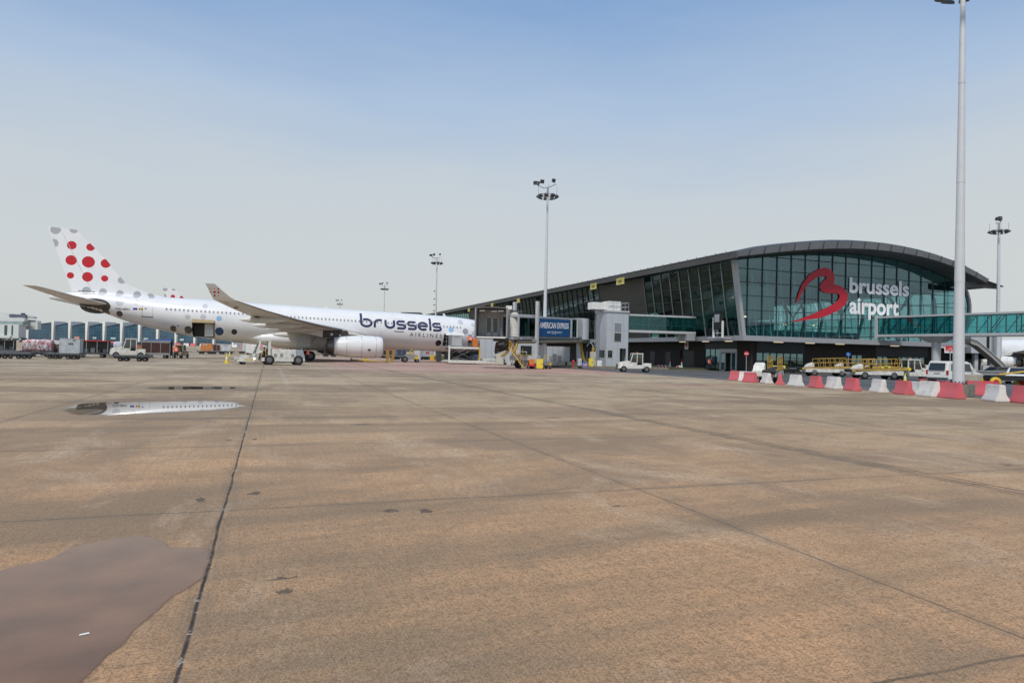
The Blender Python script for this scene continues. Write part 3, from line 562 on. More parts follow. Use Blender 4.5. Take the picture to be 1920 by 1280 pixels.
        P_ = py.build('pylon', mat('pylon_dark', (.035, .033, .032), .5), R, W=True, bevel=.05)
        MB().hexa([(5.3, yE - .26, 3.62), (6.83, yE - .26, 3.28), (6.83, yE + .26, 3.28), (5.3, yE + .26, 3.62)], [(1.6, yE - .2, 4.1), (6.83, yE - .26, 4.4), (6.83, yE + .26, 4.4), (1.6, yE + .2, 4.1)]).build('pylon_fairing', P_FAIR, P_, W=True, bevel=.04)
        MB().hexa([(10.3, yE - .24, 3.75), (13.2, yE - .16, 3.55), (13.2, yE + .16, 3.55), (9.6, yE + .24, 3.75)], [(10.2, yE - .25, 4.42), (11.6, yE - .16, 3.95), (11.6, yE + .16, 3.95), (8.9, yE + .25, 4.42)]).build('pylon_fairing', P_FAIR, P_, W=True, bevel=.04)
        MB().rings([(0, .17), (.04, .17)], 14, 'y', (8.0, yE - .27, 3.72)).build('inspection_cap', M_WHITE, P_, W=True)
        MB().rings([(0, .12), (.04, .12)], 14, 'y', (9.1, yE - .27, 3.62)).build('inspection_cap', M_WHITE, P_, W=True)
        # main gear
        yG = YC - sg * 5.34
        g_ = MB(); g_.tube((4.3, yG, .7), (4.6, yG + sg * .1, 3.4), .16, .22, 12); g_.tube((3.55, yG, .72), (5.5, yG, .72), .12); g_.tube((4.4, yG, 1.4), (6.2, yG, 3.2), .07); g_.tube((4.4, yG, 1.8), (4.4, yG + sg * 1.8, 3.1), .07)
        gr = g_.build('landing_gear', M_GALV, R, W=True)
        for xx in (3.55, 5.5):
            for yy in (-.48, .48): wheelW(gr, xx, yG + yy, .7, .7, .46)
        dp = MB(); dp.hexa([(3.55, yG - sg * 1.25, 1.95), (5.45, yG - sg * 1.25, 1.95), (5.45, yG - sg * 1.17, 1.95), (3.55, yG - sg * 1.17, 1.95)], [(3.75, yG - sg * 1.0, 3.62), (5.5, yG - sg * 1.0, 3.62), (5.5, yG - sg * .9, 3.62), (3.75, yG - sg * .9, 3.62)])
        dp.build('gear_door', mat('gear_door_grey', (.48, .50, .50), .4), R, W=True, bevel=.02)
    # belly fairing
    rg = []
    for k in range(29):
        x = -3.0 + 19.6 * k / 28; u = (x - 5.8) / 9.8; q = max(0, 1 - abs(u) ** 2.6) ** .55; w = 2.86 * (.72 + .28 * q) + .12 * q; zc = 2.95 - .027 * (x - 5); hh = .6 + .85 * q
        rg.append([(x, YC - (w + .0) * q ** .6 * (abs(cos(a)) ** .8 * (1 if cos(a) > 0 else -1)), zc + (hh * q) * sin(a) * (1.0 if sin(a) < 0 else 1.15)) for a in [2 * pi * i / 40 for i in range(40)]])
    MB().loft(rg).build('belly_fairing', body, R, smooth=True, W=True)
    # nose gear, antennas, cockpit
    ng = MB(); ng.tube((29.9, YC, .5), (29.9, YC, 2.2), .12, .14); ng.tube((29.9, YC, 1.0), (28.6, YC, 2.1), .06); nr = ng.build('nose_gear', M_GALV, R, W=True)
    for yy in (-.32, .32): wheelW(nr, 29.9, YC + yy, .52, .52, .32)
    for x, z, h_ in ((-14.0, 8.4, .0), (8.0, 7.8, .35), (26.0, 7.28, .45)):
        if h_: MB().hexa([(x - .22, YC - .03, z), (x + .25, YC - .03, z), (x + .25, YC + .03, z), (x - .22, YC + .03, z)], [(x - .30, YC - .015, z + h_), (x - .05, YC - .015, z + h_), (x - .05, YC + .015, z + h_), (x - .30, YC + .015, z + h_)]).build('antenna', M_WHITE, R, W=True)
    cv = MB()
    for a, b, c, d in ((33.0, 33.75, 5.05, 5.7), (33.85, 34.5, 4.95, 5.5)):
        v, f = fdecal([(a, c + .1), (b, c), (b - .1, d - .1), (a + .05, d)], [(0, 1, 2, 3)], .015, .3, .1); cv.add(v, f)
    cv.build('cockpit_window', M_WINDARK, R, W=True, fixn=False)
    return R
def wheelW(parent, x, y, z, r, w):
    rt = parent
    while rt.parent: rt = rt.parent
    l = rt.location; return wheel(parent, x - l.x, y - l.y, z - l.z, r, w)
M_TAN = mat('door_lining_tan', (.32, .24, .13), .6)
PL = airplane('white airliner with red dotted tail and open cargo doors, parked side-on at the gate')
P2 = copy_tree(PL, None, 'distant airliner whose red dotted tail tip rises behind the nearer airliner', (5 + .4, 203, 0)); tag(P2, P2['label'], 'airplane')
P3 = airplane('plain white airliner seen under the glass bridge at the right edge', livery=False)
# ---------------------------------------------------------------- terminal pier
MULX = [54.35 + 2.27 * i for i in range(18)]       # gable mullion pitch
GT = [(54.55, 14.04), (58.86, 14.73), (64.78, 15.52), (70.08, 15.96), (73.73, 16.11), (78.45, 16.0), (83.34, 15.6), (87.37, 14.95), (91.54, 13.86), (94.4, 12.9), (98, 11.8)]
def gtop(x): return lerp_tab(GT, x)[0]
def gleft(z): return 56.05 - (z - 4.06) * .150
def gright(z): return lerp_tab([(4.0, 94.2), (7.0, 95.1), (9.3, 95.6), (11.4, 95.3), (13.0, 94.3)], z)[0]
PR = thing('terminal_pier', 'long airport pier with arched grey roof, teal glass end wall and dark brick ground floor', 'terminal', (56, 71, 0))
def part(mb, nm, m, p=None, **k): return mb.build(nm, m, p or PR, W=True, **k)
M_FRAME = mat('facade_frame', (.40, .42, .42), .4, .3, var=.05); M_MUL = mat('mullion_dark', (.03, .05, .055), .4, .3); M_MULL = mat('mullion_light', (.34, .37, .36), .4, .3, var=.05); M_SLAB = mat('slab_fascia', (.34, .35, .37), .5, .1, var=.06, vs=1)
M_ROOFS = mat('roof_zinc', (.115, .118, .122), .45, .4, var=.14, vs=.7); M_SOF = mat('roof_soffit', (.075, .078, .08), .6, .1, var=.1)
YG = 71.0; YE = 245.0
# gable glazing
zr = [4.73, 5.33, 6.18, 7.84, 9.66, 11.36, 13.05, 14.75]
for i in range(17):
    a, b = MULX[i], MULX[i + 1]; za = 4.66
    la = max(a, 0); lo = []; 
    pts = []
    if i == 0: pts = [(gleft(za), za), (b, za), (b, gtop(b)), (54.6, gtop(54.6))]
    elif i == 1: pts = [(a, za), (b, za), (b, gtop(b)), (a, gtop(a))]
    else: pts = [(a, za), (b, za), (b, gtop(b)), (a, gtop(a))]
    if i == 0: pts = [(gleft(za), za), (max(b, 56.7), za), (56.62, gtop(56.62)), (54.6, gtop(54.6))]
    o = part(MB().add([(x, YG + .06, z) for x, z in pts], [(0, 1, 2, 3)]), 'glass_panel', M_GLASS, fixn=False)
zz = [4.66, 6, 7.5, 9, 10.5, 12, 12.9]
part(MB().add([(92.94, YG + .06, 4.66)] + [(gright(z), YG + .06, z) for z in zz] + [(92.94, YG + .06, gtop(92.94))], [tuple(range(len(zz) + 2))]), 'glass_panel', M_GLASS, fixn=False)
for x in MULX[1:]: part(MB().box(x - .045, x + .045, YG - .06, YG + .03, 4.6, gtop(x)), 'mullion', M_MUL)
for z in zr[2:]:
    xa = gleft(z) if z < 14 else 59.2; xb = gright(z) if z < 13 else (90 if z < 14 else 87.2)
    if z > 14: xa, xb = 60.0, 87.5
    part(MB().box(xa, min(xb, 95.3), YG - .075, YG - .005, z - .035, z + .035), 'transom', M_MUL)
mbc = MB(); mbc.hexa([(55.85, YG - .35, 4.0), (56.35, YG - .35, 4.0), (56.35, YG + .35, 4.0), (55.85, YG + .35, 4.0)], [(54.3, YG - .35, 14.0), (54.75, YG - .35, 14.0), (54.75, YG + .35, 14.0), (54.3, YG + .35, 14.0)])
part(mbc, 'corner_column', M_FRAME)
mbc = MB(); zs = [4, 5, 6, 7, 8, 9, 10, 11, 12, 13]
for a, b in zip(zs, zs[1:]): mbc.hexa([(gright(a) - .12, YG - .2, a), (gright(a) + .22, YG - .2, a), (gright(a) + .22, YG + .3, a), (gright(a) - .12, YG + .3, a)], [(gright(b) - .12, YG - .2, b), (gright(b) + .22, YG - .2, b), (gright(b) + .22, YG + .3, b), (gright(b) - .12, YG + .3, b)])
part(mbc, 'curved_edge_frame', M_FRAME, fixn=False)
part(MB().box(55.7, 94.4, YG - .5, YG + 1.2, 3.98, 4.62), 'slab_edge', M_SLAB)
# far side facade (right): curved glass with ribs
for k in range(18):
    y0 = YG + .3 + k * 9.6; y1 = y0 + 9.4; m_ = MB()
    for a, b in zip(zs, zs[1:]): m_.add([(gright(a), y0, a), (gright(a), y1, a), (gright(b), y1, b), (gright(b), y0, b)], [(0, 1, 2, 3)])
    part(m_, 'side_glass_panel', M_GLASS, fixn=False)
for k in range(20):
    y0 = YG + .5 + k * 4.5; m_ = MB()
    for a, b in zip(zs, zs[1:]): m_.hexa([(gright(a) - .5, y0, a), (gright(a) - .1, y0, a), (gright(a) - .1, y0 + .3, a), (gright(a) - .5, y0 + .3, a)], [(gright(b) - .5, y0, b), (gright(b) - .1, y0, b), (gright(b) - .1, y0 + .3, b), (gright(b) - .5, y0 + .3, b)])
    part(m_, 'steel_rib', M_GREY, fixn=False)
for z in (5.8, 7.4, 9.0, 10.6, 12.2): part(MB().box(gright(z) - .3, gright(z) - .2, YG + 1, YG + 90, z - .05, z + .05), 'rail', M_MUL)
# left side facade leaning outwards, glass and louvre fields
def sx(z): return 56.05 - (z - 4.06) * .150
def sideq(y0, y1, z0, z1, dx=0): return [(sx(z0) + dx, y0, z0), (sx(z0) + dx, y1, z0), (sx(z1) + dx, y1, z1), (sx(z1) + dx, y0, z1)]
ZT = 13.95; segs = [('g', 71.4, 93.2), ('l', 93.2, 108.6), ('g', 108.6, 184), ('l', 184, 192), ('g', 192, 245)]
M_LOUV = mat('louvre_metal', (.15, .15, .145), .5, .3, var=.1); nmul = 0
for kind, y0, y1 in segs:
    n = max(1, round((y1 - y0) / 2.3)); d = (y1 - y0) / n
    if kind == 'g':
        for i in range(n):
            if i % 2 == 0 or y0 < 100:
                e = 1 if y0 < 100 else 2
                part(MB().add(sideq(y0 + d * i, min(y1, y0 + d * (i + e)), 4.7, ZT, .12), [(0, 1, 2, 3)]), 'side_window', M_SGLASS, fixn=False)
        for i in range(n + 1):
            y = y0 + d * i; w = .055
            m_ = MB(); m_.hexa([(sx(4.1) - .03, y - w, 4.1), (sx(4.1) + .10, y - w, 4.1), (sx(4.1) + .10, y + w, 4.1), (sx(4.1) - .03, y + w, 4.1)], [(sx(ZT) - .03, y - w, ZT), (sx(ZT) + .10, y - w, ZT), (sx(ZT) + .10, y + w, ZT), (sx(ZT) - .03, y + w, ZT)])
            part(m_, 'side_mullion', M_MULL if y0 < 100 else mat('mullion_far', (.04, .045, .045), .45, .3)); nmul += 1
        for z in (6.18, 7.84, 9.66, 11.4, 13.15): part(MB().hexa([(sx(z) - .03, y0, z - .035), (sx(z) + .1, y0, z - .035), (sx(z) + .1, y1, z - .035), (sx(z) - .03, y1, z - .035)], [(sx(z) - .03, y0, z + .035), (sx(z) + .1, y0, z + .035), (sx(z) + .1, y1, z + .035), (sx(z) - .03, y1, z + .035)]), 'transom', M_MUL)
    else:
        m_ = MB(); m_.add(sideq(y0, y1, 4.2, ZT, .1), [(0, 1, 2, 3)])
        for z in [4.4 + .32 * k for k in range(30)]: m_.hexa([(sx(z) - .04, y0, z), (sx(z) + .08, y0, z), (sx(z) + .08, y1, z), (sx(z) - .04, y1, z)], [(sx(z) - .12, y0, z + .14), (sx(z) + .08, y0, z + .16), (sx(z) + .08, y1, z + .16), (sx(z) - .12, y1, z + .14)])
        for i in range(1, n): m_.box(sx(9) - .01, sx(9) + .0, y0 + d * i - .03, y0 + d * i + .03, 4.3, 4.4)
        part(m_, 'louvre_screen', M_LOUV, fixn=False)
part(MB().box(55.78, 56.9, YG + .5, YE, 3.98, 4.60), 'slab_edge', M_SLAB)
# ground floor
def brick():
    m = bpy.data.materials.new('dark_brick'); m.use_nodes = True; n = m.node_tree.nodes; l = m.node_tree.links; b = n['Principled BSDF']
    g = n.new("ShaderNodeNewGeometry"); sp = n.new("ShaderNodeSeparateXYZ"); l.new(g.outputs['Position'], sp.inputs[0]); ad = n.new("ShaderNodeMath"); l.new(sp.outputs[0], ad.inputs[0]); l.new(sp.outputs[1], ad.inputs[1]); cb = n.new("ShaderNodeCombineXYZ"); l.new(ad.outputs[0], cb.inputs[0]); l.new(sp.outputs[2], cb.inputs[1])
    t = n.new("ShaderNodeTexBrick"); t.inputs['Scale'].default_value = 1; t.inputs['Brick Width'].default_value = .45; t.inputs['Row Height'].default_value = .14; t.inputs['Mortar Size'].default_value = .012
    t.inputs['Color1'].default_value = (.028, .021, .018, 1); t.inputs['Color2'].default_value = (.018, .015, .014, 1); t.inputs['Mortar'].default_value = (.010, .009, .009, 1); l.new(cb.outputs[0], t.inputs[0]); l.new(t.outputs[0], b.inputs['Base Color']); b.inputs['Roughness'].default_value = .8; return m
MBR = brick(); M_NAVYP = mat('navy_panel', (.018, .024, .032), .4, .2, var=.05)
M_GWIN = glass_mat('ground_window', (.30, .55, .55), 1.1, base=.28, gc=(.48, .74, .74))
GY = 72.6
def wall_x(y, x0, x1, ops, nm='brick_wall'):      # wall facing -Y with openings (xa,xb,za,zb)
    m_ = MB(); cur = x0
    for a, b, c, d in ops: m_.box(cur, a, y, y + .3, 0, 4.0); m_.box(a, b, y, y + .3, 0, c) if c > 0 else None; m_.box(a, b, y, y + .3, d, 4.0); cur = b
    m_.box(cur, x1, y, y + .3, 0, 4.0); part(m_, nm, MBR)
wall_x(GY, 58.1, 92.5, [(59.5, 67.2, .32, 2.55), (75.4, 77.4, 1.2, 2.55), (80, 89.1, .9, 2.45)])
def strip_win(xa, xb, za, zb, n):
    for i in range(n):
        a = xa + (xb - xa) * i / n; b = xa + (xb - xa) * (i + 1) / n
        w_ = part(MB().add([(a + .05, GY + .12, za), (b - .05, GY + .12, za), (b - .05, GY + .12, zb), (a + .05, GY + .12, zb)], [(0, 1, 2, 3)]), 'ground_window', M_GWIN, fixn=False)
        f = MB(); f.box(a, a + .06, GY + .06, GY + .18, za, zb); f.box(b - .06, b, GY + .06, GY + .18, za, zb); f.box(a, b, GY + .06, GY + .18, zb - .06, zb); f.box(a, b, GY + .06, GY + .18, za, za + .06); f.build('frame', M_MUL, w_, W=True)
strip_win(59.5, 67.2, .32, 2.55, 7); strip_win(75.4, 77.4, 1.2, 2.55, 2); strip_win(80, 89.1, .9, 2.45, 8)
part(MB().box(59.5, 67.2, GY - .03, GY, 2.56, 4.0), 'dark_panel', M_NAVYP); part(MB().box(79.6, 89.5, GY - .03, GY, 2.46, 4.0), 'dark_panel', M_NAVYP)
m_ = MB(); SXW = 57.8
for a, b in ((71.6, 74.3), (81.4, 84.0), (87.4, 245)): m_.box(SXW, SXW + .3, a, b, 0, 4.0)
m_.box(SXW, SXW + .3, 74.3, 81.4, 2.9, 4.0); m_.box(SXW, SXW + .3, 84.0, 87.4, 2.7, 4.0); part(m_, 'brick_wall', MBR)
part(MB().box(SXW - .02, SXW, 74.3, 81.3, 2.92, 4.0), 'dark_panel', M_NAVYP)
part(MB().box(SXW + .22, SXW + .3, 84.0, 87.4, 0, 2.7), 'roller_door', M_NAVYP)
for y in (90.0, 94.5): part(MB().box(SXW - .04, SXW, y, y + 1.4, 0, 2.5), 'service_door', M_NAVYP)
m_ = MB()
for y in (78.0, 79.1, 80.2):
    w_ = part(MB().add([(SXW + .1, y, 0.05), (SXW + .1, y + 1.05, .05), (SXW + .1, y + 1.05, 2.9), (SXW + .1, y, 2.9)], [(0, 1, 2, 3)]), 'ground_window', M_GWIN, fixn=False)
    MB().box(SXW + .04, SXW + .15, y - .03, y + .03, 0, 2.9).build('frame', M_MUL, w_, W=True)
D_ = part(MB().box(SXW - .12, SXW + .1, 74.35, 77.9, 2.45, 2.95), 'door_portal', M_LGREY)
dm = MB(); dm.box(SXW - .1, SXW + .1, 74.35, 74.45, 0, 2.45); dm.box(SXW - .1, SXW + .1, 77.8, 77.9, 0, 2.45); dm.build('post', M_LGREY, D_, W=True)
for a in (74.5, 76.75):
    q = part(MB().add([(SXW, a + .1, .15), (SXW, a + .95, .15), (SXW, a + .95, 2.35), (SXW, a + .1, 2.35)], [(0, 1, 2, 3)]), 'sliding_door', M_GWIN, fixn=False)
    f = MB(); f.box(SXW - .05, SXW + .05, a, a + .12, 0, 2.45); f.box(SXW - .05, SXW + .05, a + .93, a + 1.05, 0, 2.45); f.box(SXW - .05, SXW + .05, a, a + 1.05, 0, .16); f.build('frame', M_LGREY, q, W=True)
part(MB().box(58.1, 66, 73.2, 84, -.02, .02), 'lobby_floor', mat('lobby_floor', (.10, .06, .04), .5)); part(MB().box(65.9, 66, 73.2, 84, 0, 3.9), 'lobby_wall', mat('lobby_wall', (.22, .12, .07), .7, var=.4, vs=1))
part(MB().box(80, 80.1, 73.2, 84, 0, 3.9), 'lobby_wall', mat('lobby_pale', (.45, .45, .42), .7)); part(MB().box(58.2, 92, 84, 84.1, 0, 3.9), 'lobby_wall', mat('lobby_pale', (.45, .45, .42), .7))
# light fittings under the slab edge
for x, y in [(55.9 + 0.3, 79.0), (56.2, 84.5), (56.2, 74.0)]: part(MB().box(x - .15, x + .15, y - .6, y + .6, 3.86, 3.97), 'soffit_light', mat('soffit_lamp', (.9, .72, .5), .5, emit=.6))
for x in (61.5, 66.6, 71.6, 81.3, 90.6): part(MB().box(x - .65, x + .65, YG - .2, YG + .1, 3.86, 3.97), 'soffit_light', mat('soffit_lamp', (.9, .72, .5)))
# upper floor and interior fittings
part(MB().box(56.3, 94.0, YG + 1.25, YE, 3.98, 4.55), 'floor_slab', mat('slab_inside', (.5, .5, .48), .6))
M_INT = mat('interior_white', (.70, .72, .70), .6, var=.05); M_TRUSS = mat('truss_white', (.55, .60, .59), .5)
def interior(mb, m, nm='interior_wall'): return part(mb, nm, m)
interior(MB().box(64.2, 71.9, 84, 96, 7.7, 12.6), M_INT); interior(MB().box(63.7, 71.5, 83.5, 96, 4.6, 7.3), mat('interior_grey', (.16, .18, .19), .6)); interior(MB().box(57.6, 63.0, 88, 96, 6.0, 7.6), M_INT)
interior(MB().box(62.5, 80, 100, 101, 4.6, 13.5), mat('interior_dark', (.12, .15, .15), .7)); interior(MB().box(56.5, 62.5, 120, 121, 4.6, 13.2), mat('interior_dark', (.12, .15, .15), .7))
interior(MB().box(58, 80, 76, 77, 4.6, 5.7), mat('seat_rows', (.05, .07, .08), .7, var=.5, vs=2)); interior(MB().box(82, 93, 230, 231, 4.6, 12), mat('interior_dark', (.12, .15, .15), .7))
for i in range(1, 17):
    x = MULX[i] - .35; zt = gtop(x); m_ = MB(); m_.tube((x + .45, YG + 1.0, 4.6), (x - .35 + .0, YG + 1.5, zt - .3), .06, n=6); m_.tube((x + .1, YG + 2.1, 4.6), (x + .9, YG + 2.4, zt - .4), .05, n=6)
    for k in range(5): m_.tube((x + .35, YG + 1.05, 5 + k * 1.9), (x + .3, YG + 2.2, 6 + k * 1.9), .025, n=4)
    part(m_, 'truss_post', M_TRUSS, fixn=False)
for k in range(9):
    y = YG + 3.5 + k * 5; m_ = MB()
    for j in range(10):
        xa = 57.5 + j * 3.6; xb = xa + 3.6; m_.tube((xa, y, gtop(xa) - .35), (xb, y, gtop(xb) - .35), .09, n=5); m_.tube((xa, y, gtop(xa) - 1.5), (xb, y, gtop(xb) - 1.5), .07, n=5); m_.tube((xa, y, gtop(xa) - 1.5), (xb, y, gtop(xb) - .35), .045, n=4); m_.tube((xa, y, gtop(xa) - .35), (xa + 1.8, y, gtop(xa + 1.8) - 1.5), .045, n=4)
    part(m_, 'roof_truss', M_TRUSS, fixn=False)
for k in range(5):       # tree columns along the glazed far side
    y = YG + 6 + k * 11; m_ = MB(); x = 89.0; m_.tube((x, y, 4.6), (x, y, 9.4), .24, .2, 10)
    for dx, dy in ((-3, 0), (2.6, 0), (0, 3), (-1.5, 2), (1.4, -2)): m_.tube((x, y, 9.2), (x + dx, y + dy, min(12.8, gtop(x + dx) - .7)), .13, .08, 7)
    part(m_, 'tree_column', M_GREY, fixn=False)
for x, z in ((65.6, 6.35), (70.4, 6.4), (59, 7.2)): part(MB().rings([(0, .28), (.12, .2)], 12, 'z', (x, YG + 3.5, z)), 'ceiling_lamp', mat('warm_lamp', (1, .72, .42), .5, emit=3))
for x, z in ((57.5, 8.0), (57.4, 8.1)): pass
HE = part(MB().hexa([(69.6, YG + 1.2, 14.0), (72.2, YG + 1.2, 14.1), (72.2, YG + 2.6, 14.1), (69.6, YG + 2.6, 14.0)], [(69.6, YG + 1.2, 15.3), (72.4, YG + 1.2, 15.5), (72.4, YG + 2.6, 15.5), (69.6, YG + 2.6, 15.3)]), 'hanging_fixture', M_BLACK, bevel=.1)
MB().tube((70.0, YG + 1.0, 15.1), (71.0, YG + 1.0, 15.45), .07).tube((70.6, YG + 1.0, 14.15), (72.0, YG + 1.0, 14.5), .07).tube((72.0, YG + 1.0, 14.5), (72.5, YG + 1.0, 15.3), .07).build('coloured_trim', mat('trim_pink', (.6, .22, .2), .5), HE, W=True)
# roof shell
YF = 67.6
TOPX = [52.3, 53.5, 55, 58, 61, 64, 67, 70, 73, 76, 79, 82, 85, 88, 90.5, 92.5, 94.6]
def rtop(x): return lerp_tab([(52.3, 14.55), (55.0, 15.3), (58, 15.85), (63, 16.6), (68, 17.15), (73, 17.35), (78, 17.25), (83, 16.8), (88, 15.95), (92.5, 14.65), (95, 13.75)], x)[0]
def rbot(x): return lerp_tab([(52.3, 13.75), (54.5, 14.1), (58.86, 14.80), (64.78, 15.58), (70.08, 16.02), (73.73, 16.17), (78.45, 16.06), (83.34, 15.66), (87.37, 15.0), (91.54, 13.9), (94.6, 12.95)], x)[0]
def shell(y0, y1, f0, f1, nm, m, xs=TOPX):
    m_ = MB(); P0 = [(x, y0, f0(x)) for x in xs]; P1 = [(x, y1, f1(x)) for x in xs]; n = len(xs); m_.add(P0 + P1, [(i, i + 1, n + i + 1, n + i) for i in range(n - 1)]); return part(m_, nm, m, smooth=True, fixn=False)
shell(YF + .5, YE, rtop, rtop, 'roof_covering', M_ROOFS); shell(YF + .3, YE, rbot, rbot, 'roof_soffit', M_SOF); shell(YG + .4, YE, lambda x: rbot(x) - .06, lambda x: rbot(x) - .06, 'inner_ceiling', mat('inner_ceiling', (.42, .45, .46), .6), [x for x in TOPX if 54.9 < x < 94])
shell(YF, YF + .5, lambda x: rtop(x) - .22, rtop, 'roof_upper_band', M_ROOFS)
shell(YF, YF + .06, lambda x: rtop(x) - .24, lambda x: rbot(x) + .1, 'roof_fascia', mat('fascia_zinc', (.17, .175, .185), .4, .4, var=.18, vs=.5))
shell(YF + .06, YF + .3, lambda x: rbot(x) + .1, rbot, 'roof_lip', M_SOF)
m_ = MB()
for i in range(19):
    x = 54 + i * 2.25; m_.hexa([(x - .035, YF - .03, rbot(x) + .1), (x + .035, YF - .03, rbot(x) + .1), (x + .035, YF + .02, rbot(x) + .1), (x - .035, YF + .02, rbot(x) + .1)], [(x - .035 + .25, YF - .03, rtop(x) - .2), (x + .035 + .25, YF - .03, rtop(x) - .2), (x + .035 + .25, YF + .02, rtop(x) - .2), (x - .035 + .25, YF + .02, rtop(x) - .2)])
part(m_, 'fascia_seams', M_MUL)
# left eave box, gutter rail and hooks
part(MB().hexa([(52.3, YF, 13.75), (52.42, YF, 13.75), (52.42, YE, 13.75), (52.3, YE, 13.75)], [(52.2, YF, 14.5), (52.42, YF, 14.5), (52.42, YE, 14.5), (52.2, YE, 14.5)]), 'eave_gutter', M_ROOFS)
m_ = MB(); m_.box(51.75, 51.83, YF + 2, YE, 14.42, 14.52); m_.box(51.55, 51.6, YF + 2, YE, 14.05, 14.1)
for k in range(88): y = YF + 1.5 + k * 2.0; m_.tube((52.3, y, 14.2), (51.6, y - .2, 14.62), .035, n=4); 
part(m_, 'eave_rail', mat('rail_metal', (.13, .13, .13), .5, .3))
# louvred wing on the right eave
m_ = MB()
for k in range(16):
    x = 94.7 + k * .24; z = 13.55 - k * .045; m_.hexa([(x, YF + .5, z), (x + .2, YF + .5, z - .12), (x + .2, YF + 60, z - .12), (x, YF + 60, z)], [(x, YF + .5, z + .05), (x + .2, YF + .5, z - .07), (x + .2, YF + 60, z - .07), (x, YF + 60, z + .05)])
part(m_, 'sun_louvre', M_ROOFS)
for k in range(12): y = YF + 1 + k * 5; part(MB().hexa([(90.5, y, 12.4), (98.0, y, 12.45), (98.0, y + .15, 12.45), (90.5, y + .15, 12.4)], [(90.5, y, 13.3), (98.4, y, 12.62), (98.4, y + .15, 12.62), (90.5, y + .15, 13.3)]), 'roof_bracket', M_DGREY)
part(MB().box(56.3, 94, YE, YE + .3, 0, 13.6), 'end_wall', M_SLAB); part(MB().box(92.5, 92.8, GY, YE, 0, 4), 'brick_wall', MBR)
# lettering and swoosh on the gable glass
M_SIGNW = mat('sign_white', (.85, .86, .87), .5, var=.03); M_SIGNR = mat('sign_red', (.50, .012, .03), .5, var=.03)
LOGO = [(950, 930), (950, 880), (962, 810), (985, 740), (1020, 660), (1060, 600), (1110, 540), (1180, 490), (1245, 455), (1310, 440), (1370, 448), (1410, 480), (1440, 525), (1450, 570), (1448, 620), (1440, 660), (1500, 672), (1560, 700), (1600, 745), (1625, 800), (1622, 860), (1600, 920), (1550, 975), (1480, 1020), (1370, 1070), (1250, 1110), (1050, 1140), (860, 1166), (990, 1122), (1100, 1080), (1230, 1028), (1350, 970), (1430, 925), (1480, 890), (1510, 850), (1518, 815), (1505, 795), (1470, 780), (1400, 782), (1320, 772), (1270, 745), (1252, 705), (1262, 660), (1295, 620), (1340, 585), (1345, 565), (1320, 553), (1270, 553), (1215, 570), (1150, 610), (1090, 670), (1030, 750), (985, 830)]
def atY(x, y, Y): d = ray(x, y); t = Y / d.y; return (d.x * t, CH + d.z * t)
lp = [atY(1360 + a / 7.11, 440 + b / 7.11, YG) for a, b in LOGO]
part(MB().prism([(x, z) for x, z in lp], 'y', YG - .10, YG - .082), 'gable_logo', M_SIGNR)
for s_, x0, x1, z0, z1 in (('brussels', 73.05, 83.75, 10.82, 12.92), ('airport', 73.1, 81.9, 7.35, 10.2)):
    v, f = text_mb(s_, x0, x1, z0, z1, .03); part(MB().add([(x, YG - .09, z) for x, z in v], f), 'sign_lettering', M_SIGNW, fixn=False)
# stand number boards hanging from the eave
def board(y, txt, w=1.6, h=.95, z=13.0):
    b = thing('stand_number_board', 'yellow board hung from the roof edge, ' + txt[1], 'sign', (52.2, y, z), 0, 'yellow boards along the roof edge')
    MB().box(-.06, .06, -w / 2, w / 2, 0, h).build('board', mat('sign_yellow', (.72, .60, .16), .5, var=.05), b)
    MB().box(-.075, .075, -w / 2 - .04, w / 2 + .04, -.03, 0).build('frame', M_LGREY, b); MB().tube((0, -w / 2 + .1, h), (.3, -w / 2 + .1, h + .5), .02, n=4).tube((0, w / 2 - .1, h), (.3, w / 2 - .1, h + .5), .02, n=4).build('hanger', M_GREY, b)
    if txt[0]:
        v, f = text_mb(txt[0], -.55, .55, .2, .75, .02); MB().add([(-.07, -x, q) for x, q in v], f).build('lettering', mat('sign_black', (.04, .035, .02), .6), b, fixn=False)
board(96.1, ('168', 'nearest to the arched end'), 2.4, 1.0); board(105.6, ('168', 'second from the arched end'), 2.2, .95); board(143, ('', 'behind the jet bridge lift column'), 1.7, .9); board(162, ('', 'above the jet bridge cab'), 1.7, .9, 13.1); board(183, ('', 'just above the airliner nose'), 1.7, .9)
# docking display on its bracket
V_ = thing('docking_display', 'black-framed docking guidance screen on white legs in front of the slanted glass', 'display', (54.2, 73.6, 4.35))
MB().box(-.4, .9, -1.6, 1.6, -.12, 0).build('platform', M_LGREY, V_)
for y in (-.95, .9): MB().box(-.1, .1, y - .1, y + .1, 0, 2.1 if y < 0 else 2.6).build('leg', M_WHITE, V_)
MB().tube((0, 0, .4), (0, 0, 1.1), .05).tube((0, -.9, .55), (0, .9, .55), .04).build('bracket', M_LGREY, V_)
sc_ = MB().box(-.18, .2, -.75, .75, 1.05, 3.2).build('screen_housing', M_BLACK, V_, bevel=.03); MB().box(-.2, -.17, -.5, .5, 1.95, 2.95).build('screen', mat('screen_grey', (.32, .34, .36), .3), sc_)
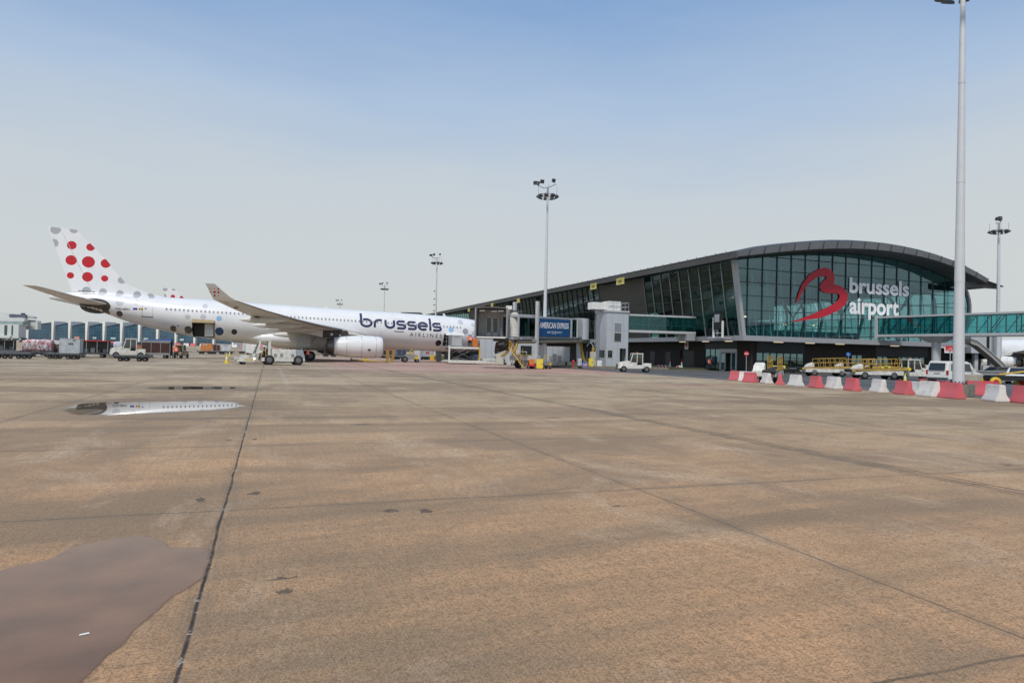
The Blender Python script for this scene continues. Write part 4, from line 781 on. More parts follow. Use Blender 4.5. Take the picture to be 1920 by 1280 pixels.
# ---------------------------------------------------------------- glass footbridges
def footbridge(label, A, B, zA, zB, h, w, nb, cap=True):
    """box bridge between two points (world), panels as parts"""
    A = Vector(A); B = Vector(B); d = (B - A); L = d.length; rz = atan2(d.y, d.x)
    o = thing('glass_footbridge', label, 'footbridge', (A.x, A.y, 0), rz); s = (zB - zA) / L
    def bx(x0, x1, y0, y1, z0, z1): return ([(x0, y0, zA + s * x0 + z0), (x1, y0, zA + s * x1 + z0), (x1, y1, zA + s * x1 + z0), (x0, y1, zA + s * x0 + z0)], [(x0, y0, zA + s * x0 + z1), (x1, y0, zA + s * x1 + z1), (x1, y1, zA + s * x1 + z1), (x0, y1, zA + s * x0 + z1)])
    MB().hexa(*bx(0, L, -w / 2 - .15, w / 2 + .15, -.12, .22)).build('floor_beam', M_LGREY, o, bevel=.03); MB().hexa(*bx(0, L, -w / 2 - .15, w / 2 + .15, h - .25, h)).build('roof_beam', M_LGREY, o, bevel=.03)
    for k in range(nb):
        a = L * k / nb; b = L * (k + 1) / nb
        for y in (-w / 2, w / 2):
            MB().add([(a, y, zA + s * a + .2), (b, y, zA + s * b + .2), (b, y, zA + s * b + h - .25), (a, y, zA + s * a + h - .25)], [(0, 1, 2, 3)]).build('glass_panel', M_BGLASS, o, fixn=False)
            m_ = MB(); i_ = .12 if y < 0 else -.12; m_.hexa(*bx(a - .05, a + .05, y + i_ - .05, y + i_ + .05, .2, h - .2)); m_.tube((a + .05, y + i_, zA + s * a + .25), (b - .05, y + i_, zA + s * b + h - .3), .05, n=5)
            if y < 0 or k % 2 == 0: m_.build('steel_frame', mat('bridge_steel', (.06, .10, .12), .5, .3), o)
        MB().hexa(*bx(a, b, -w / 2 + .05, -w / 2 + .1, .95, 1.0)).build('handrail', M_GREY, o)
    if cap:
        m_ = MB(); m_.hexa(*bx(-.25, .05, -w / 2 - .3, -w / 2 + .0, -.3, h + .1)); m_.hexa(*bx(-.25, .05, w / 2, w / 2 + .3, -.3, h + .1)); m_.build('portal_frame', M_LGREY, o)
    return o
FB1 = footbridge('long glass footbridge crossing behind the big light mast at the right edge', (78.9, 70.7, 0), (83.6, 33, 0), 5.15, 5.1, 2.65, 2.4, 24)
pl = MB(); pl.tube((3.2 + 4, 0, 0), (3.2 + 4, 0, 4.3), .52, .52, 20); pl.build('round_pillar', M_LGREY, FB1, smooth=True)
MB().hexa([(6.4, -.5, 4.3), (8, -.5, 4.3), (8, .5, 4.3), (6.4, .5, 4.3)], [(5.4, -1.3, 5.0), (9, -1.3, 5.0), (9, 1.3, 5.0), (5.4, 1.3, 5.0)]).build('pillar_head', M_LGREY, FB1)
FB2 = footbridge('short glass footbridge linking the grey stair tower to the pier', (45.2, 82.3, 0), (55.5, 81.3, 0), 5.0, 5.0, 2.35, 2.2, 5, False)
MB().box(8.9, 10.2, -1.3, 1.3, 4.0, 5.0).build('bearing_block', M_SLAB, FB2)
# ---------------------------------------------------------------- stair tower
T_ = thing('stair_tower', 'light grey clad stair tower with rooftop plant between jet bridge and pier', 'tower', (41.9, 80.6, .26))
m_ = MB(); m_.box(0, .0 + 2.0, 0, .08, 0, 7.2); m_.box(2.95, 3.25, 0, .08, 0, 7.2); m_.box(2.0, 2.95, 0, .08, 2.45, 7.2); m_.box(0, .08, .08, 3.1, 0, 7.2); m_.box(3.17, 3.25, .08, 3.1, 0, 7.2); m_.box(.08, 3.17, 3.02, 3.1, 0, 7.2)
m_.build('cladding', M_PANEL, T_); MB().box(-.12, 3.37, -.12, 3.2, 7.2, 7.42).build('roof_edge', M_LGREY, T_, bevel=.02)
MB().box(.08, 3.17, 1.4, 1.5, 0, 7.2).build('inner_wall', mat('tower_inside', (.16, .17, .16), .7), T_)
sm = MB()
for x in (.85, 1.68, 2.5): sm.box(x - .01, x + .01, -.008, 0, .0, 7.2)
for z in (2.4, 4.8): sm.box(0, 3.25, -.008, 0, z - .008, z + .008)
for y in (1.0, 2.0): sm.box(-.008, 0, y - .01, y + .01, 0, 7.2)
sm.build('panel_joints', M_GREY, T_)
for x0, x1, z0, z1, m2 in ((1.22, 2.2, 3.4, 4.35, mat('window_pink', (.25, .20, .22), .15)), (1.22, 2.2, 2.2 + 1.35 - .05 - .2, 3.35, None), (.22, .85, 1.05, 2.0, None)):
    pass
for nm_, (a, b, c, d) in (('upper', (1.15, 2.15, 4.55, 5.75)), ('lower', (1.15, 2.15, 3.35, 4.45)), ('cab', (.22, .9, 1.2, 2.15))):
    w_ = MB().box(a, b, -.03, .0, c, d).build('window', M_WINDARK if nm_ != 'upper' else mat('window_poster', (.22, .24, .27), .15), T_); f = MB(); f.box(a - .05, b + .05, -.05, 0, d, d + .05); f.box(a - .05, b + .05, -.05, 0, c - .05, c); f.box(a - .05, a, -.05, 0, c, d); f.box(b, b + .05, -.05, 0, c, d); f.build('frame', M_LGREY, w_)
w_ = MB().box(-.03, 0, .45, 1.9, 1.2, 2.15).build('window', M_WINDARK, T_)
MB().box(2.0, 2.05, .05, 1.0, .05, 2.4).build('open_door', M_LGREY, T_)
AC = thing('rooftop_air_unit', 'white boxy air handling unit on top of the grey stair tower', 'air unit', (42.0, 80.7, 7.68))
MB().box(-1.9, .9, .6, 2.0, .1, 1.05).build('duct', M_WHITE, AC, bevel=.03); MB().box(.3, 2.1, .2, 2.2, 0, 1.25).build('housing', M_WHITE, AC, bevel=.03); s_ = MB()
for x in (.9, 1.5): s_.box(x - .012, x + .012, .185, .2, 0, 1.25)
s_.box(.3, 2.1, .185, .2, .6, .62); s_.build('panel_joints', M_GREY, AC)
rl = MB()
for x in (-.1, 1.0, 2.0, 3.2): rl.tube((x, -.05, 7.4), (x, -.05, 8.5), .025, n=5)
for y in (.9, 1.9, 2.9): rl.tube((3.2, y, 7.4), (3.2, y, 8.5), .025, n=5)
for z in (7.95, 8.5): rl.tube((-.1, -.05, z), (3.2, -.05, z), .025, n=5); rl.tube((3.2, -.05, z), (3.2, 2.9, z), .025, n=5)
rl.build('roof_railing', M_LGREY, T_)
ld = MB()
for y in (1.2, 1.75): ld.tube((-.55, y, .5), (-.55, y, 8.3), .04, n=5)
for k in range(24): ld.tube((-.55, 1.2, .8 + k * .31), (-.55, 1.75, .8 + k * .31), .02, n=4)
for k in range(9):
    z = 2.6 + k * .65; P = [(-.55 - .38 * sin(a), 1.475 - .4 * cos(a), z) for a in [pi * i / 6 for i in range(7)]]; ld.path(P, .02, 4)
for a in (2, 3, 4): ld.tube((-.55 - .38 * sin(pi * a / 6), 1.475 - .4 * cos(pi * a / 6), 2.6), (-.55 - .38 * sin(pi * a / 6), 1.475 - .4 * cos(pi * a / 6), 7.8), .018, n=4)
ld.build('caged_ladder', M_GALV, T_)
# ---------------------------------------------------------------- jet bridge
CA = Vector((25.9, 72.6, 0)); RO = Vector((40.2, 82.6, 0)); dd = (CA - RO); LJ = dd.length; JZ = atan2(dd.y, dd.x)
J = thing('jet_bridge', 'retracted jet bridge with open cab, glass tunnel and blue advertising panel', 'jet bridge', (RO.x, RO.y, 0), JZ)
# local: x from rotunda (0) to cab (LJ); y>0 is the side away... the near side is +y after the turn
def jz(x): return 4.0 - .45 * x / LJ
def jb(x0, x1, y0, y1, a, b): return [(x0, y0, jz(x0) + a), (x1, y0, jz(x1) + a), (x1, y1, jz(x1) + a), (x0, y1, jz(x0) + a)], [(x0, y0, jz(x0) + b), (x1, y0, jz(x1) + b), (x1, y1, jz(x1) + b), (x0, y1, jz(x0) + b)]
HW = 1.0
MB().tube((2.3, 0, 3.7), (2.3, 0, 6.45), 1.2, n=20).build('rotunda', M_LGREY, J, smooth=True, autosm=40)
MB().tube((2.3, 0, 0.2), (2.3, 0, 3.8), .38, n=16).build('rotunda_column', M_LGREY, J, smooth=True); MB().box(1.4, 3.2, -1.1, 1.1, 3.3, 3.7).build('rotunda_base', M_DGREY, J)
for (x0, x1, hw, ex) in ((3.4, 14.2, HW - .12, 0), (13.8, 17.9, HW + .08, .12)):
    MB().hexa(*jb(x0, x1, -hw - .06, hw + .06, -.15 - ex, .10)).build('tunnel_floor', M_GREY, J); MB().hexa(*jb(x0, x1, -hw - .06, hw + .06, 2.30, 2.46 + ex)).build('tunnel_roof', M_LGREY, J)
    for y in (-hw, hw): MB().hexa(*jb(x0, x1, y - .03, y + .03, 2.2, 2.42)).build('tunnel_beam', M_LGREY, J)
n = 4
for i in range(n):
    a = 13.95 + 3.9 * i / n; b = 13.95 + 3.9 * (i + 1) / n
    for y in (-HW - .06, HW + .06): MB().add([(a, y, jz(a) + .1), (b, y, jz(b) + .1), (b, y, jz(b) + 2.2), (a, y, jz(a) + 2.2)], [(0, 1, 2, 3)]).build('glass_panel', glass_mat('tunnel_glass', (.06, .17, .18), .8, base=.03, gc=(.4, .7, .72)), J, fixn=False)
for x in (4.7, 6.3, 13.9, 17.9):
    for y in (-HW - .1, HW + .1): MB().hexa(*jb(x - .12, x + .12, y - .06, y + .06, 0, 2.35)).build('tunnel_post', M_LGREY, J)
MB().hexa(*jb(3.4, 4.7, HW - .1, HW + .0, .1, 2.3)).build('side_cladding', M_LGREY, J); MB().add([(4.7, HW - .08, jz(5) + .1), (6.3, HW - .08, jz(6) + .1), (6.3, HW - .08, jz(6) + 2.3), (4.7, HW - .08, jz(5) + 2.3)], [(0, 1, 2, 3)]).build('glass_panel', glass_mat('tunnel_glass', (.1, .26, .27)), J, fixn=False)
MB().hexa(*jb(3.4, 17.8, -HW + .05, -HW + .1, .1, 2.3)).build('far_side_cladding', M_DGREY, J)
AD = MB().hexa(*jb(6.6, 13.7, HW + .02, HW + .09, .12, 2.18)).build('advert_panel', mat('advert_blue', (.008, .085, .24), .4, var=.06), J)
for s_, xa, xb, za, zb, of in (('AMERICAN EXPRESS', 7.0, 13.6, 1.08, 1.80, .03), ('DON\'T', 8.7, 9.6, .50, .74, .01), ('live life', 9.75, 10.75, .42, .84, .0), ('WITHOUT IT', 10.85, 12.1, .50, .74, .01)):
    v, f = text_mb(s_, 0, 1, za, zb, of)
    if s_[0] != 'A': xa, xb = 20.6 - xb, 20.6 - xa
    MB().add([(xb - (xb - xa) * x, HW + .115, jz(xb - (xb - xa) * x) + z) for x, z in v], f).build('lettering', M_SIGNW, AD, fixn=False)
# service pipe, cable brackets
MB().tube((3.2, HW - .2, jz(3) - .45), (17.6, HW - .1, jz(17) - .55), .20, n=12).build('air_duct', mat('duct_metal', (.30, .27, .22), .4, .5), J, smooth=True)
MB().hexa(*jb(3.5, 17.6, -.7, .6, -.55, -.2)).build('under_frame', M_DGREY, J)
# lift columns and bogie
for y in (-1.6, 1.6): MB().box(14.7, 15.05, y - .17, y + .17, .95, 7.75).build('lift_column', M_LGREY, J, bevel=.02)
MB().box(14.6, 15.15, -1.7, 1.7, jz(14) - .55, jz(14) - .25).build('lift_beam', M_GREY, J); MB().box(14.4, 15.3, -1.9, 1.9, .95, 1.5).build('bogie_beam', M_LGREY, J, bevel=.03)
MB().box(14.65, 15.1, -.6, .6, .35, .95).build('bogie_frame', M_GREY, J)
MB().box(14.5, 15.2, -1.0, .6, 1.5, 1.62).box(14.8, 14.88, -.4, -.32, 1.6, 2.3).build('yellow_guard', M_YELB, J)
for y in (-.95, .95):
    for dx in (0,): wheel(J, 14.87 + dx, y, .52, .52, .42, axis='y')
# cab: opening turned towards the apron
CC = Vector((23.5, 72.9)); E1 = Vector((cos(PHI), -sin(PHI))); E2 = Vector((sin(PHI), cos(PHI)))
def cq(u, v, z): p = CC + E1 * u + E2 * v; return (p.x, p.y, z)
def cbx(m_, u0, u1, v0, v1, z0, z1): return m_.hexa([cq(u0, v0, z0), cq(u1, v0, z0), cq(u1, v1, z0), cq(u0, v1, z0)], [cq(u0, v0, z1), cq(u1, v0, z1), cq(u1, v1, z1), cq(u0, v1, z1)])
def jp(m_, nm, m, **k): return m_.build(nm, m, J, W=True, **k)
M_BELL = mat('bellows_grey', (.10, .10, .10), .7, var=.1); M_CABIN = mat('cab_inside', (.55, .55, .54), .6)
jp(cbx(MB(), -1.75, 1.75, -1.3, 1.8, 3.32, 3.52), 'cab_floor', M_DGREY); jp(cbx(MB(), -1.6, 1.6, -1.42, -1.3, 3.36, 3.50), 'bumper', M_WHITE)
cv = MB()
for k in range(8):
    a = -1.85 + k * .45; b = a + .45; f = lambda u: 6.62 + .14 * (1 - (u / 1.9) ** 2)
    cv.hexa([cq(a, -1.35, f(a) - .05), cq(b, -1.35, f(b) - .05), cq(b, 1.8, f(b) - .05), cq(a, 1.8, f(a) - .05)], [cq(a, -1.35, f(a) + .08), cq(b, -1.35, f(b) + .08), cq(b, 1.8, f(b) + .08), cq(a, 1.8, f(a) + .08)])
jp(cv, 'cab_canopy', M_BELL)
bl = MB()
for k in range(9): v = -1.25 + k * .34; cbx(bl, -1.78 + .05 * (k % 2), -1.62 + .05 * (k % 2), v, v + .3, 3.52, 6.6)
jp(bl, 'bellows', M_BELL); jp(cbx(cbx(MB(), -1.85, -1.7, -1.36, -1.2, 3.4, 6.65), 1.62, 1.80, -1.36, -1.1, 3.4, 6.75), 'cab_post', M_GREY)
jp(cbx(MB(), 1.66, 1.76, -1.1, 1.8, 3.5, 6.6), 'cab_side', M_BELL); jp(cbx(MB(), -1.62, 1.66, 1.72, 1.8, 3.5, 6.6), 'cab_back', M_CABIN)
dr = MB(); 
for u in (-.72, .02): cbx(dr, u, u + .10, 1.60, 1.70, 3.52, 5.85); cbx(dr, u + .60, u + .70, 1.60, 1.70, 3.52, 5.85); cbx(dr, u, u + .7, 1.60, 1.70, 5.75, 5.85); cbx(dr, u, u + .7, 1.60, 1.70, 3.52, 4.05)
DO = jp(dr, 'double_door', M_WHITE); g_ = MB()
for u in (-.62, .12): cbx(g_, u, u + .5, 1.63, 1.67, 4.05, 5.75)
g_.build('door_glass', M_WINDARK, DO, W=True)
jp(cbx(MB(), .95, 1.6, 1.5, 1.7, 4.65, 5.7), 'operator_window', M_WINDARK); jp(cbx(MB(), .95, 1.6, 1.35, 1.55, 3.55, 4.6), 'control_desk', M_WHITE)
for u, v in ((-1.1, .2), (.2, 1.0), (1.0, .2)): jp(cbx(MB(), u - .3, u + .3, v - .08, v + .08, 6.42, 6.48), 'ceiling_lamp', mat('cab_lamp', (.8, .8, .75), .5, emit=.4))
sl_ = MB()
for k in range(12):
    a0 = radians(150 + k * 12); a1 = radians(150 + (k + 1) * 12) - .012; c = (2.55, .9); r = .86
    for z in [3.55 + .36 * q for q in range(8)]:
        pts = [(c[0] + rr * cos(a), c[1] + rr * sin(a)) for a, rr in ((a0, r), (a1, r), (a1, r - .05), (a0, r - .05))]
        sl_.hexa([cq(u, v, z) for u, v in pts], [cq(u, v, z + .35) for u, v in pts])
jp(sl_, 'slatted_curtain', M_WHITE); jp(cbx(MB(), 1.85, 1.95, -.2, .1, 3.4, 6.7), 'cab_post', M_LGREY); jp(cbx(MB(), 1.7, 3.4, -.1, 2.2, 3.3, 3.52), 'cab_ring_floor', M_LGREY); jp(cbx(MB(), 1.7, 3.4, .0, 2.2, 6.4, 6.55), 'cab_ring_roof', M_DGREY)
jp(cbx(MB(), 1.55, 2.25, .0, .8, 6.62, 7.05), 'roof_unit', M_WHITE, bevel=.02); jp(cbx(MB(), -1.05, -.95, .0, .1, 6.8, 7.0), 'warning_lamp', M_RED)
# cable basket and hoses below the cab
hb = MB()
for k in range(16):
    a = k * .4; P = [cq(1.2 + .75 * cos(t) + .08 * sin(a), .2 + .5 * sin(t + a), 2.75 + .35 * cos(t * 1.3 + a) - .05 * k) for t in [i * .7 for i in range(10)]]; hb.path(P, .055, 5)
jp(hb, 'cable_coil', mat('cable_brown', (.06, .045, .035), .7, var=.4)); cw_ = MB(); cw_.path([cq(2.2, .2, 3.3), cq(2.15, 0, 2.6), cq(1.7, -.2, 1.7), cq(1.1, -.2, 1.4)], .15, 9); cw_.path([cq(2.9, .2, 3.3), cq(2.85, 0, 2.5), cq(2.4, -.2, 1.8)], .15, 9)
jp(cw_, 'yellow_hose', mat('hose_yellow', (.42, .27, .04), .6, var=.4, vs=20))
jp(cbx(MB(), .2, 2.6, -.3, 1.2, 3.05, 3.32), 'under_frame', M_DGREY)
# service stairs
ss = MB(); a, b = (2.0, -.9, 2.3), (3.6, -1.5, .25)
for dv in (0, .7):
    ss.tube(cq(a[0], a[1] + dv, a[2]), cq(b[0], b[1] + dv, b[2]), .05, n=5); ss.tube(cq(a[0], a[1] + dv, a[2] + .9), cq(b[0], b[1] + dv, b[2] + .9), .03, n=5)
    for k in range(6): t = k / 5; u = a[0] + (b[0] - a[0]) * t; v = a[1] + (b[1] - a[1]) * t + dv; z = a[2] + (b[2] - a[2]) * t; ss.tube(cq(u, v, z), cq(u, v, z + .9), .022, n=4)
for k in range(9): t = k / 8; u = a[0] + (b[0] - a[0]) * t; v = a[1] + (b[1] - a[1]) * t; z = a[2] + (b[2] - a[2]) * t; cbx(ss, u - .12, u + .12, v, v + .7, z - .02, z + .02)
jp(ss, 'service_stairs', M_YEL); wq = MB(); p = cq(3.3, -1.5, .12); wq.rings([(-.05, .12), (.05, .12)], 10, 'y', (p[0], p[1], .12)); jp(wq, 'stair_caster', M_BLACK)
# sagging yellow air hose by the rotunda, its steel hoop
HS = thing('sagging_hose', 'ribbed yellow air hose sagging between the jet bridge rotunda and the island', 'hose', (39.0, 81.3, .26))
m_ = MB(); P = [(-.7 + 1.9 * t, -.4, 3.35 - 3.0 * (1 - (2 * t - 1) ** 2) ** .8 + (t > .5) * -.9 * (2 * t - 1)) for t in [i / 40 for i in range(41)]]
for k, (a, b) in enumerate(zip(P, P[1:])): m_.tube(a, b, .20 if k % 2 else .17, n=9)
m_.build('ribbed_hose', mat('hose_yellow2', (.40, .27, .03), .6, var=.3), HS); MB().path([(.3, -.3, 2.6), (.5, -.3, 3.0), (.85, -.3, 3.05), (1.15, -.3, 2.7), (1.2, -.3, 2.1)], .08, 8).build('steel_elbow', M_ALU, HS)
for x in (.0, .5, .95): MB().tube((x, .1, 0), (x, .1, 1.9), .05, n=6).build('stand_pipe', M_GALV, HS)
def axp(px, d): r = (px - 960) / 1280 * d; return (cos(PHI) * r + sin(PHI) * d, -sin(PHI) * r + cos(PHI) * d, 0)
# ---------------------------------------------------------------- light masts
def mast(label, x, y, h, r0, r1, base=0.0, yaw=0.0, extra=False):
    o = thing('light_mast', label, 'light mast', (x, y, 0), yaw, 'floodlight masts along the apron edge')
    mb = MB(); z = base
    for k in range(4):
        a = k / 4; b = (k + 1) / 4; mb.rings([(base + (h - base) * a, r0 + (r1 - r0) * a), (base + (h - base) * b, r0 + (r1 - r0) * b - .01)], 18, 'z')
    mb.build('pole', M_MAST, o, smooth=True)
    if base:
        MB().box(-.6, .6, -.6, .6, 0, base - .06).build('concrete_base', M_CONC, o, bevel=.03); fl = MB().rings([(base - .06, r0 + .14), (base, r0 + .14)], 24, 'z')
        for k in range(14): a = 2 * pi * k / 14; fl.tube(((r0 + .08) * cos(a), (r0 + .08) * sin(a), base), ((r0 + .08) * cos(a), (r0 + .08) * sin(a), base + .09), .028, n=6)
        fl.build('base_flange', M_DGREY, o)
    hd = MB()
    for k in range(16):
        a = 2 * pi * k / 16; b = 2 * pi * (k + 1) / 16; hd.tube((1.0 * cos(a), 1.0 * sin(a), h - .15), (1.0 * cos(b), 1.0 * sin(b), h - .15), .05, n=5)
    for k in range(4): a = pi * k / 2; hd.tube((0, 0, h - .15), (1.0 * cos(a), 1.0 * sin(a), h - .15), .05, n=5); hd.tube((1.1 * cos(a), 1.1 * sin(a), h - .15), (1.1 * cos(a), 1.1 * sin(a), h + .95), .03, n=4)
    hd.tube((0, 0, h - .2), (0, 0, h + .8), .12, .08); hd.path([(-1.5, 0, h + 1.15), (-.5, .1, h + .75), (.3, .3, h + .95), (1.0, 0, h + 1.25)], .05, 5); hd.build('head_ring', M_GREY, o)
    def flood(x, y, z, yaw, tilt, s=.52):
        M = Matrix.Translation((x, y, z)) @ Matrix.Rotation(yaw, 4, 'Z') @ Matrix.Rotation(tilt, 4, 'Y')
        f = MB().hexa([(-.06, -s / 2, -s * .36), (-.06, s / 2, -s * .36), (.10, s / 2, -s * .5), (.10, -s / 2, -s * .5)], [(-.16, -s / 2 * .7, s * .3), (-.16, s / 2 * .7, s * .3), (.10, s / 2, s * .42), (.10, -s / 2, s * .42)]).xf(M); f.build('floodlight', M_DGREY, o)
    for k in range(9): a = 2 * pi * k / 9 + .3; flood(1.15 * cos(a), 1.15 * sin(a), h - .34, a, 1.1, .5)
    for k, (x_, z_) in enumerate(((-1.5, 1.35), (-.7, 1.55), (.7, 1.7), (-1.15, 1.3))): flood(x_, .1, h + z_, -pi / 2 + .4 * k, .3, .5)
    if extra:
        for z in (h * .45, h * .5, h * .56, h * .62, h * .7): MB().tube((0, 0, z), (-.4, 0, z), .03, n=4).box(-.55, -.35, -.1, .1, z - .18, z + .05).build('camera', M_BLACK, o)
    return o
mast('big grey floodlight mast in front, standing behind the red and white barriers', 34.82, 26.42, 22.2, .29, .125, .72, .3)
mast('slim grey floodlight mast rising behind the blue advertising panel', 31.2, 76.0, 21.0, .26, .12, .3, -.3)
mast('distant floodlight mast with small cameras, rising above the airliner nose', 33.7, 144, 21.0, .24, .12, .3, .2, True)
mast('far thin floodlight mast over the middle of the airliner', 33.6, 214, 21.0, .22, .12, .3, 0)
mast('farthest floodlight mast, just topping the airliner fuselage', 28, 298, 21.0, .22, .12, 1.5, 0)
LM = mast('floodlight mast beyond the arched pier end, at the right edge', 96.0, 67.2, 20.6, .30, .17, .3, .8)
LM.location = (*[(cos(PHI) * 911 + 1280 * sin(PHI)) / 1280 * 95.6, (-sin(PHI) * 911 + 1280 * cos(PHI)) / 1280 * 95.6], 0)
# ---------------------------------------------------------------- road barriers
def barrier_mesh():
    mb = MB(); pr = [(-.30, 0), (.30, 0), (.30, .12), (.16, .32), (.11, .76), (-.11, .76), (-.16, .32), (-.30, .12)]; L = .60
    cut = 0.0; mb.prism(pr, 'y', -L, L); return mb
def wpaint(name, col, wear):
    m = bpy.data.materials.new(name); m.use_nodes = True; n = m.node_tree.nodes; l = m.node_tree.links; b = n['Principled BSDF']
    t = n.new("ShaderNodeTexCoord"); oi = n.new("ShaderNodeObjectInfo"); ad = n.new("ShaderNodeVectorMath"); l.new(t.outputs['Object'], ad.inputs[0])
    sc2 = n.new("ShaderNodeVectorMath"); sc2.operation = 'SCALE'; sc2.inputs[0].default_value = (37, 11, 5); l.new(oi.outputs['Random'], sc2.inputs[3]); l.new(sc2.outputs[0], ad.inputs[1])
    z = n.new("ShaderNodeTexNoise"); z.inputs['Scale'].default_value = 3; z.inputs['Detail'].default_value = 8; z.inputs['Roughness'].default_value = .75; l.new(ad.outputs[0], z.inputs[0])
    r = n.new("ShaderNodeMapRange"); r.inputs[1].default_value = .52; r.inputs[2].default_value = .68; r.inputs[3].default_value = 0; r.inputs[4].default_value = wear; l.new(z.outputs[0], r.inputs[0])
    sp = n.new("ShaderNodeSeparateXYZ"); l.new(t.outputs['Object'], sp.inputs[0]); g = n.new("ShaderNodeMapRange"); g.inputs[1].default_value = 0; g.inputs[2].default_value = .14; g.inputs[3].default_value = .5; g.inputs[4].default_value = 0; l.new(sp.outputs[2], g.inputs[0])
    mx_ = n.new("ShaderNodeMath"); mx_.operation = 'MAXIMUM'; l.new(r.outputs[0], mx_.inputs[0]); mu = n.new("ShaderNodeMath"); mu.operation = 'MULTIPLY'; l.new(g.outputs[0], mu.inputs[0]); l.new(z.outputs[0], mu.inputs[1]); l.new(mu.outputs[0], mx_.inputs[1])
    k = n.new("ShaderNodeMix"); k.data_type = 'RGBA'; l.new(mx_.outputs[0], k.inputs[0]); k.inputs[6].default_value = (*col, 1); k.inputs[7].default_value = (.16, .14, .12, 1); l.new(k.outputs[2], b.inputs['Base Color']); b.inputs['Roughness'].default_value = .6
    bp = n.new("ShaderNodeBump"); bp.inputs['Strength'].default_value = .3; bp.inputs['Distance'].default_value = .02; l.new(z.outputs[0], bp.inputs['Height']); l.new(bp.outputs[0], b.inputs['Normal']); return m
B_W = wpaint('barrier_white', (.70, .69, .66), .5); B_R = wpaint('barrier_red', (.60, .12, .14), .45); B_RR = wpaint('barrier_rust_red', (.36, .07, .05), .6); B_D = wpaint('barrier_scuffed_red', (.52, .07, .09), 1.0)
bm_ = {}
def barrier(label, x, y, rz, m, s=1.0, grp=True):
    if m.name not in bm_:
        o = barrier_mesh().build('road_barrier', m, bevel=.03); bm_[m.name] = o.data
    else:
        o = bpy.data.objects.new('road_barrier', bm_[m.name]); COL.objects.link(o)
    o.location = (x, y, 0); o.rotation_euler = (0, 0, rz); o.scale = (s, s, s); tag(o, label, 'barrier', 'red and white barriers along the stand road'); 
    n_ = MB().box(-.12, .12, .598, .606, .55, .63) if m is B_W else None
    return o
R_ = radians
BL = [(1380, 713.5, B_R, 5, 'red barrier half hidden at the far left end of the barrier row'), (1389, 714, B_W, 8, 'small white barrier next to the far end of the barrier row'), (1400, 715, B_W, 20, 'white barrier tucked behind the second red barrier from the left'),
      (1406, 717, B_R, 0, 'red barrier between two white ones, second red from the left'), (1437, 719, B_W, -22, 'white barrier with broken corner in front of the nearest belt loader'), (1462.5, 721.3, B_R, -41, 'narrow looking red barrier turned end-on'),
      (1492, 724, B_W, -14, 'white barrier with a small black mark, right of the end-on red one'), (1530, 727.2, B_R, -20, 'red barrier in front of the middle belt loader front wheels'), (1564, 729.2, B_W, -14, 'white barrier between two red ones below the long belt loader'),
      (1599, 732.7, B_R, -20, 'red barrier in front of the seated belt loader cab'), (1649, 736, B_W, -22, 'white barrier left of the rust-stained red pair'), (1696, 739.8, B_R, -20, 'red barrier in front of the white airport tractor'),
      (1745, 744, B_W, -16, 'white barrier leaning against the big red one'), (1787, 747.3, B_R, -14, 'largest red barrier, right at the foot of the big mast'), (1870, 753, B_W, -28, 'clean white barrier standing alone right of the mast'),
      (1926, 756.5, B_R, -20, 'red barrier cut by the right edge of the photo')]
for x, y, m, a, lab in BL:
    p = G(x, y); p += Vector((.22, .25, 0)); barrier(lab, p.x, p.y, radians(a), m, 1.06 if x > 1740 else 1.0)
for x, y, m, a, lab, s in [(1716, 737.5, B_W, -20, 'white barrier standing behind the red one in front of the tractor', .9), (1731, 736.5, B_RR, -60, 'rust red barrier behind, between the white tractor and the mast', 1.1), (1836, 741.5, B_D, 58, 'dirty scuffed red barrier just right of the mast foot', 1.08), (1764, 737.5, B_D, 62, 'scuffed red barrier behind the front row, below the white van bumper', .95), (1868, 739, B_D, -62, 'low red barrier end poking out behind the scuffed one', .9)]:
    p = G(x, y); barrier(lab, p.x, p.y, radians(a), m, s)
# far row by the connector
ORD = ['first', 'second', 'third', 'fourth', 'fifth', 'sixth', 'seventh', 'eighth', 'ninth', 'tenth', 'eleventh', 'twelfth', 'thirteenth']
for i in range(26):
    x = 178 + i * 15.5 + random.uniform(-1.5, 1.5); d = ray(x, 650); t = 258 / d.y; mm = B_W if i % 2 else B_R
    o = barrier('tiny red and white barrier far away' if 0 else (ORD[i // 2] + (' distant red' if i % 2 == 0 else ' distant white') + ' barrier, counted from the left, in the far row'), d.x * t, 258 + random.uniform(-2, 2), radians(80), mm, 1.4); o.location.z = 1.45; o['group'] = 'far barrier row, ' + ('red' if i % 2 == 0 else 'white')
# striped red/white blocks by the brick wall
def striped(label, px, py, L):
    p = G(px, py); o = thing('striped_barrier', label, 'barrier', (p.x, p.y, 0), radians(-48), 'striped blocks by the brick wall'); n = int(L / .16); mb = MB()
    MB().box(-L / 2, L / 2, -.16, .16, 0, .52).build('block', M_WHITE, o, bevel=.02); m_ = MB()
    for k in range(int(L / .5) + 1):
        a = -L / 2 + k * .5
        if a + .62 < L / 2 + .1: m_.add([(min(max(a + .35, -L / 2), L / 2), -.165, 0), (min(a + .6, L / 2), -.165, 0), (min(a + .25, L / 2), -.165, .52), (max(a, -L / 2), -.165, .52)], [(0, 1, 2, 3)])
    m_.build('stripes', M_RED, o, fixn=False); MB().tube((L / 2 - .15, 0, .5), (L / 2 - .15, 0, 1.0), .09, n=8).build('post', M_WHITE, o); MB().tube((L / 2 - .15, 0, 1.0), (L / 2 - .15, 0, 1.5), .07, .05, n=8).build('lamp_post_top', M_RED, o)
striped('long striped block with warning post in front of the dark brick wall', 1244, 691, 2.2); striped('short striped block with warning post by the roller door', 1274, 692, .9)
